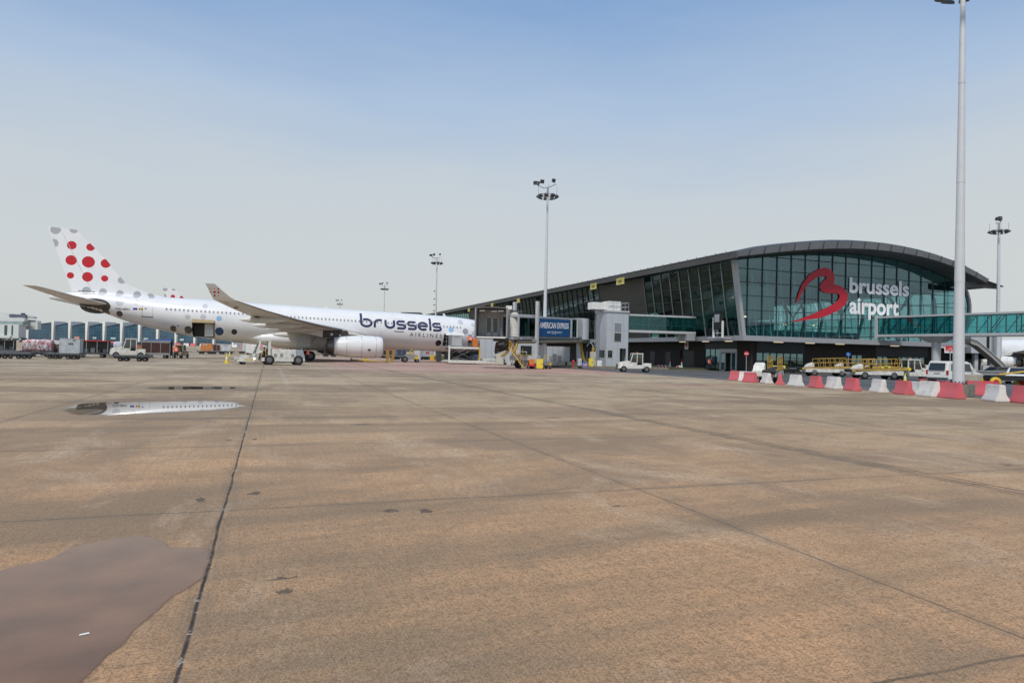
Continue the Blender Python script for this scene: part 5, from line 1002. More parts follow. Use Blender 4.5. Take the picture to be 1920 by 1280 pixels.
# ---------------------------------------------------------------- people
def person(label, loc, rz, top='hivis', pose='stand', seat=0):
    arms = {'stand': ((.24, .02, 1.12), (.23, .10, .86)), 'reach': ((.24, .16, 1.25), (.15, .42, 1.32)), 'hips': ((.36, .0, 1.15), (.20, .12, 1.02)), 'drive': ((.25, .12, 1.12), (.14, .38, 1.14))}[pose]
    V = [(0, 0, .95), (0, 0, 1.15), (0, .01, 1.38), (0, .01, 1.50), (0, .03, 1.62), (0, .03, 1.72)]; Rr = [.145, .14, .15, .058, .10, .085]; Ed = [(0, 1), (1, 2), (2, 3), (3, 4), (4, 5)]
    for s in (-1, 1):
        b = len(V)
        if pose == 'drive': leg = [(s * .1, .02, .92), (s * .12, .42, .88), (s * .12, .5, .50), (s * .12, .62, .44)]
        else: leg = [(s * .10, 0, .86), (s * .12, .02, .48), (s * .13, -.02, .08), (s * .14, .13, .04)]
        V += leg; Rr += [.105, .07, .05, .045]; Ed += [(0, b), (b, b + 1), (b + 1, b + 2), (b + 2, b + 3)]
        b = len(V); (ex, ey, ez), (hx, hy, hz) = arms; V += [(s * .19, .01, 1.42), (s * ex, ey, ez), (s * hx, hy, hz)]; Rr += [.065, .05, .035]; Ed += [(2, b), (b, b + 1), (b + 1, b + 2)]
        d = (Vector((s * hx, hy, hz)) - Vector((s * ex, ey, ez))).normalized(); sd = Vector((0, 1, 0)) if abs(d.z) > .6 else Vector((1, 0, 0))
        for q, ln in ((-1.5, .075), (-.5, .09), (.5, .095), (1.5, .08), (2.6, .05)):
            c = len(V); p = Vector((s * hx, hy, hz)) + d * .05 + sd * q * .019; V += [tuple(p), tuple(p + d * ln * .6 + sd * (.012 if q > 2 else 0)), tuple(p + d * ln + Vector((0, .012, 0)))]; Rr += [.011, .009, .008]; Ed += [(b + 2, c), (c, c + 1), (c + 1, c + 2)]
    me = bpy.data.meshes.new('body'); me.from_pydata(V, Ed, []); o = bpy.data.objects.new('tmp', me); COL.objects.link(o)
    md = o.modifiers.new('s', 'SKIN'); me.skin_vertices[0].data[0].use_root = True
    for i, r in enumerate(Rr): me.skin_vertices[0].data[i].radius = (r * (1.25 if i in (0, 1, 2) else 1), r)
    o.modifiers.new('b', 'SUBSURF').levels = 1; bpy.context.view_layer.update(); bm2 = bpy.data.meshes.new_from_object(o.evaluated_get(bpy.context.evaluated_depsgraph_get())); bpy.data.objects.remove(o); bpy.data.meshes.remove(me)
    P = thing('person', label, 'person', loc, rz)
    mt = {'hivis': M_HIVIS, 'dark': M_NAVY, 'red': mat('red_jacket', (.35, .03, .03), .8)}[top]
    for m_ in (M_SKIN, mt, M_NAVY, M_SILVER, M_BLACK): bm2.materials.append(m_)
    for f in bm2.polygons:
        c = f.center; f.use_smooth = True; hand = sqrt((abs(c.x) - arms[1][0]) ** 2 + (c.y - arms[1][1]) ** 2 + (c.z - arms[1][2]) ** 2) < .13
        f.material_index = 0 if (c.z > 1.49 or hand) else (4 if c.z < .09 and pose != 'drive' else (2 if (c.z < .95 and (abs(c.x) < .2)) or c.z < .8 or (pose == 'drive' and c.z < .98) else (3 if top == 'hivis' and (1.08 < c.z < 1.13 or 1.22 < c.z < 1.26) and abs(c.x) < .21 else 1)))
    b_ = bpy.data.objects.new('body', bm2); COL.objects.link(b_); b_.parent = P
    MB().rings([(-.02, .108), (.04, .112), (.09, .085), (.115, .03)], 12, 'z', (0, .015, 1.66)).build('hair', M_HAIR, P, smooth=True)
    fc = MB(); 
    for s in (-1, 1): fc.cbox((s * .035, .128, 1.645), (.022, .012, .012))
    fc.build('eyes', M_DARK, P); MB().hexa([(-.015, .12, 1.60), (.015, .12, 1.60), (.012, .15, 1.605), (-.012, .15, 1.605)], [(-.008, .12, 1.64), (.008, .12, 1.64), (.006, .13, 1.64), (-.006, .13, 1.64)]).build('nose', M_SKIN, P)
    return P
def gp(x, y, z=0): p = G(x, y); return (p.x, p.y, z)
person('worker in orange vest and dark trousers beside the main landing gear', gp(577, 678.3), radians(60), 'hivis', 'hips')
person('worker in orange vest standing by the dark luggage cart, seen from behind', gp(330, 672.5), radians(10), 'hivis', 'stand')
person('worker in orange vest half hidden by the end of the dark luggage cart', gp(321, 671.2), radians(200), 'hivis', 'reach')
person('worker in orange jacket standing before the sliding doors of the pier', (57.0, 79.2, .0), radians(-80), 'hivis', 'stand')
person('person in red jacket behind the yellow-wheeled cart at the right edge', (66.0, 44.5, 0), radians(200), 'red', 'hips')
person('dark figure walking inside the glass footbridge at the right edge', (81.2, 53.4, 5.3), radians(180), 'dark', 'stand')
# ---------------------------------------------------------------- vehicles (x forward, base at ground)
def tractor(label, loc, rz, grp=None):
    o = thing('baggage_tractor', label, 'tractor', loc, rz, grp)
    MB().hexa([(.55, -.62, .35), (1.75, -.6, .35), (1.75, .6, .35), (.55, .62, .35)], [(.45, -.6, 1.22), (1.62, -.56, 1.02), (1.62, .56, 1.02), (.45, .6, 1.22)]).build('hood', M_GSE, o, bevel=.05)
    MB().box(-1.0, .6, -.64, .64, .38, .78).build('chassis', M_GSE, o, bevel=.03); MB().box(-1.85, -.95, -.64, .64, .42, .98).build('rear_deck', M_GSE, o, bevel=.04)
    c = MB()
    for y in (-.6, .53):
        c.hexa([(.45, y, .75), (.54, y, .75), (.54, y + .07, .75), (.45, y + .07, .75)], [(.10, y, 1.98), (.19, y, 1.98), (.19, y + .07, 1.98), (.10, y + .07, 1.98)]); c.box(-.95, -.86, y, y + .07, .75, 1.98); c.box(-.35, -.28, y, y + .07, .75, 1.98)
        c.box(-.35, .45, y, y + .07, .75, 1.05)
    c.box(-.98, .24, -.64, .64, 1.95, 2.05); K = c.build('cab', M_GSE, o)
    w = MB(); w.add([(.49, -.52, 1.15), (.49 - .0, .52, 1.15), (.17, .52, 1.93), (.17, -.52, 1.93)], [(0, 1, 2, 3)])
    for y in (-.575, .575): w.add([(-.27, y, 1.06), (.40, y, 1.06), (.15, y, 1.93), (-.27, y, 1.93)], [(0, 1, 2, 3)]); w.add([(-.86, y, 1.0), (-.36, y, 1.0), (-.36, y, 1.93), (-.86, y, 1.93)], [(0, 1, 2, 3)])
    w.build('cab_glass', glass_mat('cab_glass', (.10, .14, .14), 1.2, base=.08), K, fixn=False); MB().box(-.8, -.3, -.3, .3, .75, 1.2).build('seat', M_BLACK, K)
    MB().box(1.74, 1.78, -.45, .45, .5, .85).build('grille', M_DGREY, o)
    for y in (-.48, .48): MB().rings([(0, .08), (.03, .07)], 10, 'x', (1.745, y, .78)).build('headlight', M_ALU, o)
    MB().rings([(0, .06), (.12, .05)], 8, 'z', (-.4, 0, 2.05)).build('beacon', M_ORANGE, o); MB().box(1.7, 1.86, -.6, .6, .3, .42).build('bumper', M_DGREY, o)
    for x in (1.1, -1.35):
        for y in (-.58, .58): wheel(o, x, y, .33, .33, .22)
    MB().box(-2.05, -1.85, -.08, .08, .35, .5).build('tow_hitch', M_DGREY, o); return o
TR = tractor('white enclosed tractor parked beside the grey stair tower', (*gp(1187, 697.3)[:2], 0), radians(180 - 20), None)
copy_tree(TR, None, 'white tractor with cab behind the red-roofed luggage cart on the left', (*gp(238, 671.5)[:2], 0), radians(180 + 10)).scale = (1.1, 1.1, 1.22)
copy_tree(TR, None, 'white boxy service tractor beside the white van', (*gp(1714, 712.5)[:2], 0), radians(-20))
BG = copy_tree(TR, None, 'small beige tractor at the end of the dark luggage cart', (*gp(340, 671.5)[:2], 0), radians(75)); BG.scale = (.8, .8, .9)
for c in KIDS(BG):
    if c.data and c.data.materials and c.data.materials[0] == M_GSE: c.data = c.data.copy(); c.data.materials[0] = mat('beige_paint', (.42, .36, .26), .5)
def dolly(label, loc, rz, L=3.4, W_=2.0, m=None, grp='flat dollies on the left apron'):
    o = thing('cargo_dolly', label, 'dolly', loc, rz, grp); m = m or M_DGREY
    f = MB(); f.box(-L / 2, L / 2, -W_ / 2, -W_ / 2 + .12, .48, .62); f.box(-L / 2, L / 2, W_ / 2 - .12, W_ / 2, .48, .62)
    for k in range(7): x = -L / 2 + L * k / 6; f.box(x - .04, x + .04, -W_ / 2, W_ / 2, .50, .58)
    f.build('deck_frame', m, o)
    for k in range(10): x = -L / 2 + .2 + (L - .4) * k / 9; MB().tube((x, -W_ / 2 + .14, .60), (x, W_ / 2 - .14, .60), .045, n=6).build('roller', M_GALV, o)
    for x in (-L / 2, L / 2): MB().box(x - .06, x + .06, -W_ / 2, W_ / 2, .62, .72).build('end_stop', mat('purple_grey', (.10, .06, .10), .5), o)
    for x in (-L * .33, -L * .33 + .55, L * .33 - .55, L * .33):
        for y in (-W_ * .38, W_ * .38): wheel(o, x, y, .22, .22, .14)
    MB().tube((L / 2, 0, .45), (L / 2 + 1.0, 0, .32), .045).tube((L / 2 + .9, -.12, .32), (L / 2 + .9, .12, .32), .04).build('drawbar', M_GREY, o); MB().box(-L / 2 + .3, L / 2 - .3, -.25, .25, .3, .48).build('axle_beam', m, o); return o
D0 = dolly('empty flat dolly with rollers at the left edge, front row', (*gp(27, 672.5)[:2], 0), 0)
def dcopy(lab, px, py, rz=0.0): p = gp(px, py); return copy_tree(D0, None, lab, (p[0], p[1], 0), rz)
dcopy('flat dolly carrying the silver container, front row', 120, 673.2); dcopy('empty low dolly in front of the white tractor', 250, 677.3, radians(4)); dcopy('dolly under the pink netted cargo pallet', 72, 668.5, radians(3)); dcopy('dolly behind the left edge dolly, second row', 22, 667.5)
dcopy('dolly under the white sheeted cargo pallet', 110, 668.8)
for x, lab in ((386, 'far dolly under the orange container'), (424, 'far dolly under the wider white container'), (460, 'far dolly under the narrow white container'), (408, 'far dolly under the dark red container'), (618, 'far dolly under the white container behind the worker')): dcopy(lab, x, 663.6 if x < 600 else 668.5)
def cargo(name, label, cat, px, py, lx, h, col, zb=.66, depth=1.6, cut=0, py_off=0, tags=(), seed=0, lump=0.0, net=None):
    p = G(px, py); o = thing(name, label, cat, (p.x, p.y + 1.0 if 0 else p.y, zb)); m = mat('cargo_' + name + str(px), col, .6, var=.25, vs=2.5)
    if lump:
        mb = MB(); nx, nz = 18, 8; rgs = []
        for i in range(nx + 1):
            u = i / nx; x = -lx / 2 + lx * u; e = min(1, 6 * min(u, 1 - u) + .25); r = []
            for k in range(16):
                a = 2 * pi * k / 16; cy = cos(a); sz = sin(a); yy = depth / 2 * (abs(cy) ** .4) * (1 if cy > 0 else -1); z_ = h / 2 + h / 2 * (abs(sz) ** .4) * (1 if sz > 0 else -1)
                nn_ = mnoise.noise(Vector((x * 1.3, yy * 1.5, z_ * 1.8 + seed))) * lump; r.append((x, yy * (1 + nn_ * .3), max(0, z_ * (.9 + .1 * e) + (nn_ if z_ > h * .5 else 0))))
            rgs.append(r)
        B_ = mb.loft(rgs).build('wrapped_load', m, o, smooth=True)
        if net:
            nm = MB()
            for i in range(int(lx / .45) + 1):
                x = -lx / 2 + .45 * i; j1, j2, j3 = (random.uniform(-.25, .25) for _ in range(3)); nm.path([(x, -depth / 2 - .03, .05), (x + .2 + j1, -depth / 2 - .05, h * .5), (x + .45 + j2, -depth / 2 - .05, h - .1)], .014, 4)
                if i % 2: nm.path([(x + .6, -depth / 2 - .04, .05), (x + .2 + j3, -depth / 2 - .06, h - .2)], .014, 4)
            nm.build('cargo_net', net, o)
    else:
        pts = [(-lx / 2, 0), (lx / 2 - cut, 0), (lx / 2, cut), (lx / 2, h), (-lx / 2, h)]; B_ = MB().prism(pts, 'y', -depth / 2, depth / 2).build('container_shell', m, o, bevel=.02)
        e = MB()
        for x in (-lx / 2, 0, lx / 2 - .05): e.box(x, x + .05, -depth / 2 - .02, -depth / 2, cut if x > 0 else 0, h)
        e.box(-lx / 2, lx / 2, -depth / 2 - .02, -depth / 2, h - .06, h); e.box(-lx / 2, lx / 2, -depth / 2 - .02, -depth / 2, .0, .07) if not cut else None; e.build('edge_frame', M_ALU, o)
    for (xa, xb, za, zb_, c) in tags: MB().box(xa, xb, -depth / 2 - .03, -depth / 2 - .005, za, zb_).build('marking', mat('mark%d%d' % (px, int(xa * 10)), c, .5), o)
    return o
def pinkm():
    m = bpy.data.materials.new('pink_wrapped'); m.use_nodes = True; n = m.node_tree.nodes; l = m.node_tree.links; b = n['Principled BSDF']; t = n.new("ShaderNodeTexCoord"); z = n.new("ShaderNodeTexNoise"); z.inputs['Scale'].default_value = 1.6; z.inputs['Detail'].default_value = 3; l.new(t.outputs['Object'], z.inputs[0])
    r = n.new("ShaderNodeValToRGB"); r.color_ramp.interpolation = 'CONSTANT'; E_ = r.color_ramp.elements; cols = [(0, (.45, .33, .22)), (.40, (.50, .16, .20)), (.47, (.55, .50, .50)), (.52, (.35, .30, .33)), (.57, (.62, .60, .60)), (.63, (.42, .12, .18))]
    while len(E_) < len(cols): E_.new(.5)
    for e, (p, c) in zip(E_, cols): e.position = p; e.color = (*c, 1)
    l.new(z.outputs[0], r.inputs[0]); l.new(r.outputs[0], b.inputs['Base Color']); b.inputs['Roughness'].default_value = .35; return m
C1 = cargo('cargo_pallet', 'pink and brown wrapped cargo pallet under a dark net', 'cargo', 72, 668.3, 3.0, 1.45, (.4, .2, .2), lump=.18, seed=1, net=M_DARK); KIDS(C1)[0].data.materials[0] = pinkm()
C2 = cargo('cargo_pallet', 'brown cargo pallet half covered by a white plastic sheet', 'cargo', 109, 668.6, 1.9, 1.25, (.18, .12, .09), lump=.25, seed=5)
sh = MB(); 
for i in range(8): sh.hexa([(-1 + .25 * i, -.86, .75 + .25 * abs(sin(i * 1.7))), (-.75 + .25 * i, -.86, .75 + .25 * abs(sin((i + 1) * 1.7))), (-.75 + .25 * i, .8, .9), (-1 + .25 * i, .8, .9)], [(-1 + .25 * i, -.75, 1.38), (-.75 + .25 * i, -.75, 1.38 - .02 * i), (-.75 + .25 * i, .8, 1.4), (-1 + .25 * i, .8, 1.4)])
sh.build('plastic_sheet', mat('plastic_white', (.62, .60, .60), .3), C2)
cargo('air_cargo_container', 'silver box container on the front row dolly', 'container', 133, 673, 1.95, 1.6, (.42, .46, .48), depth=1.5, tags=((-.1, .35, .95, 1.1, (.08, .08, .1)), (.3, .55, 1.35, 1.45, (.08, .08, .1))))
cargo('air_cargo_container', 'orange container on a distant dolly under the airliner', 'container', 387, 663.4, 2.3, 1.7, (.60, .22, .05), cut=.45, tags=((-.9, .3, 1.3, 1.45, (.6, .55, .5)),)); cargo('air_cargo_container', 'dark red container between the orange and white ones', 'container', 406, 663.4, 1.5, 1.5, (.10, .035, .03))
cargo('air_cargo_container', 'wider white container on a distant dolly', 'container', 424, 663.4, 2.2, 1.65, (.62, .63, .64), cut=.4, tags=((-.8, .5, 1.3, 1.4, (.2, .2, .25)),)); cargo('air_cargo_container', 'narrow white container on a distant dolly behind the loader tractor', 'container', 460, 663.4, 1.5, 1.6, (.62, .63, .64))
cargo('air_cargo_container', 'white container behind the worker near the landing gear', 'container', 618, 668.3, 3.0, 1.5, (.60, .60, .60), cut=.5, tags=((-.9, -.2, .6, 1.3, (.05, .05, .05)),))
def cart(label, px, py, L, H, roof, body, rz=0, tarp=None, open_=True):
    p = G(px, py); o = thing('luggage_cart', label, 'cart', (p.x, p.y, 0), rz); W_ = 1.5
    MB().box(-L / 2, L / 2, -W_ / 2, W_ / 2, .42, .62).build('cart_floor', M_DGREY, o); MB().box(-L / 2 - .1, L / 2 + .1, -W_ / 2 - .05, W_ / 2 + .05, H - .12, H).build('roof', roof, o, bevel=.03)
    for k in range(4):
        x = -L / 2 + L * k / 3
        for y in (-W_ / 2, W_ / 2 - .05): MB().box(x - .035, x + .035, y, y + .05, .6, H - .12).build('post', M_GREY, o)
    MB().box(-L / 2, L / 2, W_ / 2 - .1, W_ / 2 - .06, .6, H - .12).build('back_panel', body, o)
    if open_:
        for k in range(5): x = -L / 2 + .4 + k * (L - .8) / 4; MB().cbox((x, .0, .62 + .2 + .06 * (k % 3)), (.55, .5, .4 + .12 * (k % 3))).build('suitcase', mat('case%d' % (k % 3), ((.03, .03, .035), (.06, .08, .09), (.16, .17, .18))[k % 3], .6), o, bevel=.04)
    else:
        for k in range(3): a = -L / 2 + L * k / 3 + .05; MB().box(a, a + L / 3 - .1, -W_ / 2 - .02, -W_ / 2 + .02, .62, H - .25).build('curtain', body, o)
        MB().box(-L / 2, L / 2, -W_ / 2 - .04, -W_ / 2, .45, .72).box(-L / 2, L / 2, -W_ / 2 - .04, -W_ / 2, H - .3, H - .12).build('side_rail', M_GREY, o)
    if tarp:
        t_ = MB(); rg = []
        for k in range(13): u = k / 12; x = -L / 2 + .2 + (L - .1) * u; hh = .05 + .10 * abs(sin(u * 9)) + .10 * u; rg.append([(x, -.7, H), (x, -.4, H + hh), (x, .3, H + hh * 1.2), (x, .7, H), (x, 0, H - .02)])
        t_.loft(rg).build('tarpaulin', M_BLUE, o, smooth=True)
    for x in (-L * .32, L * .32):
        for y in (-.6, .6): wheel(o, x, y, .25, .25, .16)
    MB().tube((L / 2, 0, .45), (L / 2 + 1.2, 0, .4), .05).build('drawbar', M_DGREY, o); return o
cart('luggage cart with a red roof and suitcases inside', 174, 670.2, 3.5, 2.15, M_RED, M_DGREY)
cart('dark brown curtained luggage cart with a blue tarpaulin on top', 294, 671.4, 3.4, 2.35, M_GREY, mat('brown_curtain', (.055, .022, .018), .7, var=.3), radians(-4), tarp=True, open_=False)
cargo('luggage_pile', 'white and blue covered luggage piled behind the white tractor', 'luggage', 222, 669.5, 1.0, 1.1, (.50, .52, .58), zb=1.0, lump=.1, seed=3); cargo('luggage_pile', 'blue and orange luggage pile right of the white tractor', 'luggage', 260, 669.5, 1.1, 1.1, (.12, .10, .16), zb=1.0, lump=.1, seed=8, tags=((-.1, .4, .2, .7, (.6, .2, .1)),))
# loader tractor with driver (long white, facing left)
def cargo_tug():
    p = G(508, 683.6); o = thing('pallet_transporter', 'long white low loader tractor with open cab and driver, crossing before the wing', 'transporter', (p.x, p.y, 0), radians(180 + 8))
    MB().box(-3.2, 1.0, -1.0, 1.0, .35, .72).build('chassis', M_GSE, o, bevel=.03)
    MB().hexa([(-2.35, -.95, .7), (.0, -.95, .7), (.0, .95, .7), (-2.35, .95, .7)], [(-2.35, -.9, 1.6), (.0, -.9, 1.62), (.0, .9, 1.62), (-2.35, .9, 1.6)]).build('engine_cover', M_GSE, o, bevel=.05)
    MB().hexa([(-3.25, -.95, .7), (-2.36, -.95, .7), (-2.36, .95, .7), (-3.25, .95, .7)], [(-3.0, -.9, 1.6), (-2.36, -.9, 1.6), (-2.36, .9, 1.6), (-3.0, .9, 1.6)]).build('rear_cover', mat('rear_grey', (.30, .33, .36), .5), o, bevel=.05)
    v = MB()
    for y in (-.97, .955):
        for x in (-2.1, -.4, -1.0): v.box(x, x + .28, y - .01, y + .02, .85, 1.15)
    v.build('vent_grille', M_GREY, o)
    c = MB()
    for y in (-.95, .15):
        c.hexa([(.1, y, .7), (.35, y, .7), (.35, y + .1, .7), (.1, y + .1, .7)], [(.1, y, 2.5), (.35, y, 2.5), (.35, y + .1, 2.5), (.1, y + .1, 2.5)]); c.hexa([(1.45, y, .5), (1.7, y, .5), (1.7, y + .1, .5), (1.45, y + .1, .5)], [(1.0, y, 2.5), (1.18, y, 2.5), (1.18, y + .1, 2.5), (1.0, y + .1, 2.5)])
    c.box(.05, 1.2, -.98, .28, 2.44, 2.55); c.box(1.35, 1.7, -.95, .25, .5, 1.15); CB_ = c.build('cab_frame', M_GSE, o)
    MB().add([(1.68, -.9, 1.15), (1.68, .2, 1.15), (1.15, .2, 2.44), (1.15, -.9, 2.44)], [(0, 1, 2, 3)]).build('windscreen', glass_mat('cab_glass', (.1, .14, .14)), CB_, fixn=False)
    MB().box(.35, .9, -.65, 0, .7, 1.0).box(.3, .42, -.65, 0, 1.0, 1.6).build('seat', M_BLACK, CB_); MB().path([(.55, .3, .8), (.6, .32, 1.45), (.95, .32, 1.45), (1.0, .3, .8)], .03, 5).build('grab_rail', M_YEL, CB_)
    MB().box(1.7, 3.35, -1.05, 1.05, .38, .52).build('lift_deck', M_GSE, o, bevel=.02); MB().box(1.75, 3.4, -1.08, -.95, .3, .7).box(1.75, 3.4, .95, 1.08, .3, .7).box(3.3, 3.42, -1.08, 1.08, .45, .75).build('deck_rail', M_GSE, o); MB().box(2.2, 2.9, -.7, .7, .52, .95).build('hydraulic_box', M_GSE, o, bevel=.04)
    hz = MB()
    for k in range(5): hz.add([(1.8 + k * .16, 1.085, .35), (1.88 + k * .16, 1.085, .35), (1.98 + k * .16, 1.085, .65), (1.9 + k * .16, 1.085, .65)], [(0, 1, 2, 3)])
    hz.build('hazard_stripes', M_YEL, o, fixn=False); MB().rings([(0, .09), (.03, .08)], 10, 'y', (1.75, 1.09, .62)).build('headlight', mat('lit_headlight', (1, .9, .7), .3, emit=4), o)
    for x, r in ((-2.55, .5), (.3, .5)):
        for y in (-.9, .9): wheel(o, x, y, r, r, .34)
    for y in (-.85, .85): wheel(o, 2.75, y, .22, .22, .2)
    return o
TG = cargo_tug(); a = TG.rotation_euler.z
person('driver in dark jacket seated in the open cab of the white loader tractor', (TG.location.x + .62 * cos(a) + .33 * sin(a), TG.location.y + .62 * sin(a) - .33 * cos(a), .05), a - pi / 2, 'dark', 'drive')
# container loader at the forward cargo door
def loader():
    o = thing('container_loader', 'white scissor lift container loader raised to the open forward cargo door', 'loader', (26.3, 96.2, 0), 0); 
    MB().box(-2.2, 3.4, -2.2, 1.2, .25, .55).build('base_frame', M_GSE, o, bevel=.02); MB().box(-2.3, 5.0, -2.35, -2.1, .12, .42).build('side_bumper', M_GSE, o, bevel=.03)
    pl = MB().box(-2.0, 2.3, -1.6, 3.9, 2.28, 2.48); pl.build('raised_platform', M_GREY, o); rr = MB()
    for k in range(12): rr.tube((-1.8 + k * .34, -1.62, 2.5), (-1.8 + k * .34, 3.7, 2.5), .05, n=6)
    rr.build('roller_deck', M_ALU, o)
    e = MB()
    e.box(-2, 2.3, -1.66, -1.6, 2.2, 2.45)
    e.build('deck_edge', M_WHITE, o)
    for y in (-1.4, 1.0):
        s_ = MB(); s_.tube((-1.9, y, .55), (1.9, y, 2.25), .08); s_.tube((1.9, y, .55), (-1.9, y, 2.25), .08); s_.tube((-1.9, y, 1.4), (0, y, 2.25), .05); s_.tube((1.9, y, 1.4), (0, y, .55), .05); s_.build('scissor_arm', M_DGREY, o)
    MB().path([(-1.5, -1.2, .6), (-1, -1.0, 1.5), (0, -.9, 1.0), (1, -1.0, 1.6), (1.6, -1.2, .7)], .07, 6).box(-1.2, 1.2, -.4, .4, .9, 1.5).build('hydraulics', M_BLACK, o)
    for x in (-2.15, 2.35): MB().box(x - .1, x + .1, -2.0, -1.8, .2, 2.6).build('guide_post', M_WHITE if x < 0 else M_YEL, o)
    g_ = MB()
    for x in (-2.5, -1.9): g_.tube((x, -1.6, 2.3), (x, -1.6, 3.8), .03, n=4); g_.tube((x, .8, 2.3), (x, .8, 3.8), .03, n=4)
    for z in (2.6, 3.2, 3.8): g_.tube((-2.5, -1.6, z), (-1.9, -1.6, z), .03, n=4); g_.tube((-2.5, -1.6, z), (-2.5, .8, z), .03, n=4)
    g_.build('guard_cage', M_GREY, o); MB().box(1.5, 2.2, -1.5, -.8, 2.5, 3.7).build('control_stand', M_ORANGE, o, bevel=.03); MB().box(2.4, 5.6, -1.3, .3, .45, .85).build('tow_frame', M_GSE, o, bevel=.04); MB().box(.6, 3.0, -1.9, .8, .55, .62).build('lower_deck', M_BLACK, o)
    for y in (-1.2, .4): wheel(o, 5.9, y, .55, .55, .4)
    MB().box(5.2, 6.4, -1.35, .5, 1.1, 1.2).build('mudguard', M_DGREY, o); return o
LD = loader()
CT = thing('air_cargo_container', 'grey container standing on the raised loader platform at the airliner door', 'container', (25.6, 96.5, 2.56)); MB().prism([(-.85, 0), (.85, 0), (.85, 1.6), (-.85, 1.6)], 'y', -.75, .75).build('container_shell', mat('container_grey', (.30, .31, .31), .45, .3, var=.2), CT, bevel=.02); MB().box(-.7, .8, -.77, -.75, .05, 1.5).build('door_sheet', mat('container_pale', (.45, .46, .46), .5, var=.1), CT); MB().box(-.5, .5, -.785, -.77, 1.28, 1.34).build('marking', M_DGREY, CT)
person('worker in orange vest on the raised loader platform by the airliner', (27.35, 95.4, 2.5), radians(20), 'hivis', 'reach'); person('second worker in orange vest partly behind the first one on the loader', (27.9, 96.3, 2.5), radians(-30), 'hivis', 'stand')
IH = thing('air_cargo_container', 'white container end just inside the open rear cargo door', 'container', (-7.75, 102.75, 3.1)); MB().prism([(-.62, 0), (.5, 0), (.5, 1.75), (-.62, 1.75)], 'y', 0, 1.4).build('container_shell', mat('container_white', (.58, .58, .55), .5), IH, bevel=.03); MB().box(-.6, .45, -.015, 0, 1.0, 1.06).box(-.6, .45, -.015, 0, 1.25, 1.31).build('rail', M_GREY, IH)
# belt loaders
def belt(label, px, py, rz, up=0.0, L=5.6):
    p = G(px, py); o = thing('belt_loader', label, 'belt loader', (p.x, p.y, 0), rz, 'belt loaders parked behind the barriers')
    MB().box(-2.4, 2.4, -.85, .85, .42, .88).build('chassis', M_GSE, o, bevel=.05); MB().hexa([(1.1, -.85, .8), (2.1, -.85, .8), (2.1, .0, .8), (1.1, .0, .8)], [(1.15, -.8, 1.5), (1.75, -.8, 1.3), (1.75, -.05, 1.3), (1.15, -.05, 1.5)]).build('engine_cover', M_GSE, o, bevel=.06)
    MB().box(.1, .6, -.8, -.3, .85, 1.1).box(.05, .15, -.8, -.3, 1.1, 1.6).build('seat', M_BLACK, o); MB().tube((1.0, -.55, 1.2), (.75, -.55, 1.45), .17, n=10).build('steering_wheel', M_BLACK, o)
    def cz_(x): return 1.12 + up * (x + L / 2) / L
    c = MB(); c.hexa([(-L / 2, .05, cz_(-L / 2) - .18), (L / 2, .05, cz_(L / 2) - .18), (L / 2, .85, cz_(L / 2) - .18), (-L / 2, .85, cz_(-L / 2) - .18)], [(-L / 2, .05, cz_(-L / 2) + .05), (L / 2, .05, cz_(L / 2) + .05), (L / 2, .85, cz_(L / 2) + .05), (-L / 2, .85, cz_(-L / 2) + .05)]); c.build('conveyor', mat('ochre_conveyor', (.50, .33, .08), .55, var=.35, vs=2), o, bevel=.02)
    MB().hexa([(-L / 2, .12, cz_(-L / 2) + .055), (L / 2, .12, cz_(L / 2) + .055), (L / 2, .78, cz_(L / 2) + .055), (-L / 2, .78, cz_(-L / 2) + .055)], [(-L / 2, .12, cz_(-L / 2) + .07), (L / 2, .12, cz_(L / 2) + .07), (L / 2, .78, cz_(L / 2) + .07), (-L / 2, .78, cz_(-L / 2) + .07)]).build('belt', M_BLACK, o)
    for x in (-L / 2 - .12, L / 2 + .12): MB().tube((x, .0, cz_(x) - .05), (x, .9, cz_(x) - .05), .16, n=12).build('bumper_roll', M_BLACK if x > 0 else M_YELB, o)
    for y in (.02, .88):
        r = MB(); xs_ = [-L / 2 + (.5 if y < .5 else 1.6) + k * (L * .5) / 5 for k in range(6)]
        for x in xs_: r.tube((x, y, cz_(x)), (x + .12, y, cz_(x) + .95), .03, n=5)
        for h in (.5, .95): r.tube((xs_[0] + .12, y, cz_(xs_[0]) + h), (xs_[-1] + .12, y, cz_(xs_[-1]) + h), .03, n=5)
        r.build('guard_rail', mat('ochre_rail', (.46, .29, .05), .55, var=.3), o)
    for x in (-1.45, 1.45):
        for y in (-.72, .72): wheel(o, x, y, .40, .40, .26)
    MB().rings([(0, .09), (.03, .09)], 10, 'x', (2.1, -.6, .7)).build('headlight', M_ALU, o); return o
B0 = belt('belt loader with long yellow conveyor rails, left of the stacked pair', 1547, 705.5, radians(180 - 22), -.25)
def bcopy(lab, px, py, rz): p = G(px, py); return copy_tree(B0, None, lab, (p.x, p.y, 0), rz)
bcopy('belt loader with driver seat facing the barriers, right of the first one', 1640, 711.0, radians(180 - 17)); bcopy('belt loader seen end-on behind the white barriers, nearest the pier door', 1440, 715.5, radians(222)); bcopy('belt loader hidden behind the others, next to the brick wall', 1600, 704.0, radians(180 - 22)); bcopy('belt loader partly hidden behind the white van', 1712, 705.5, radians(-20))
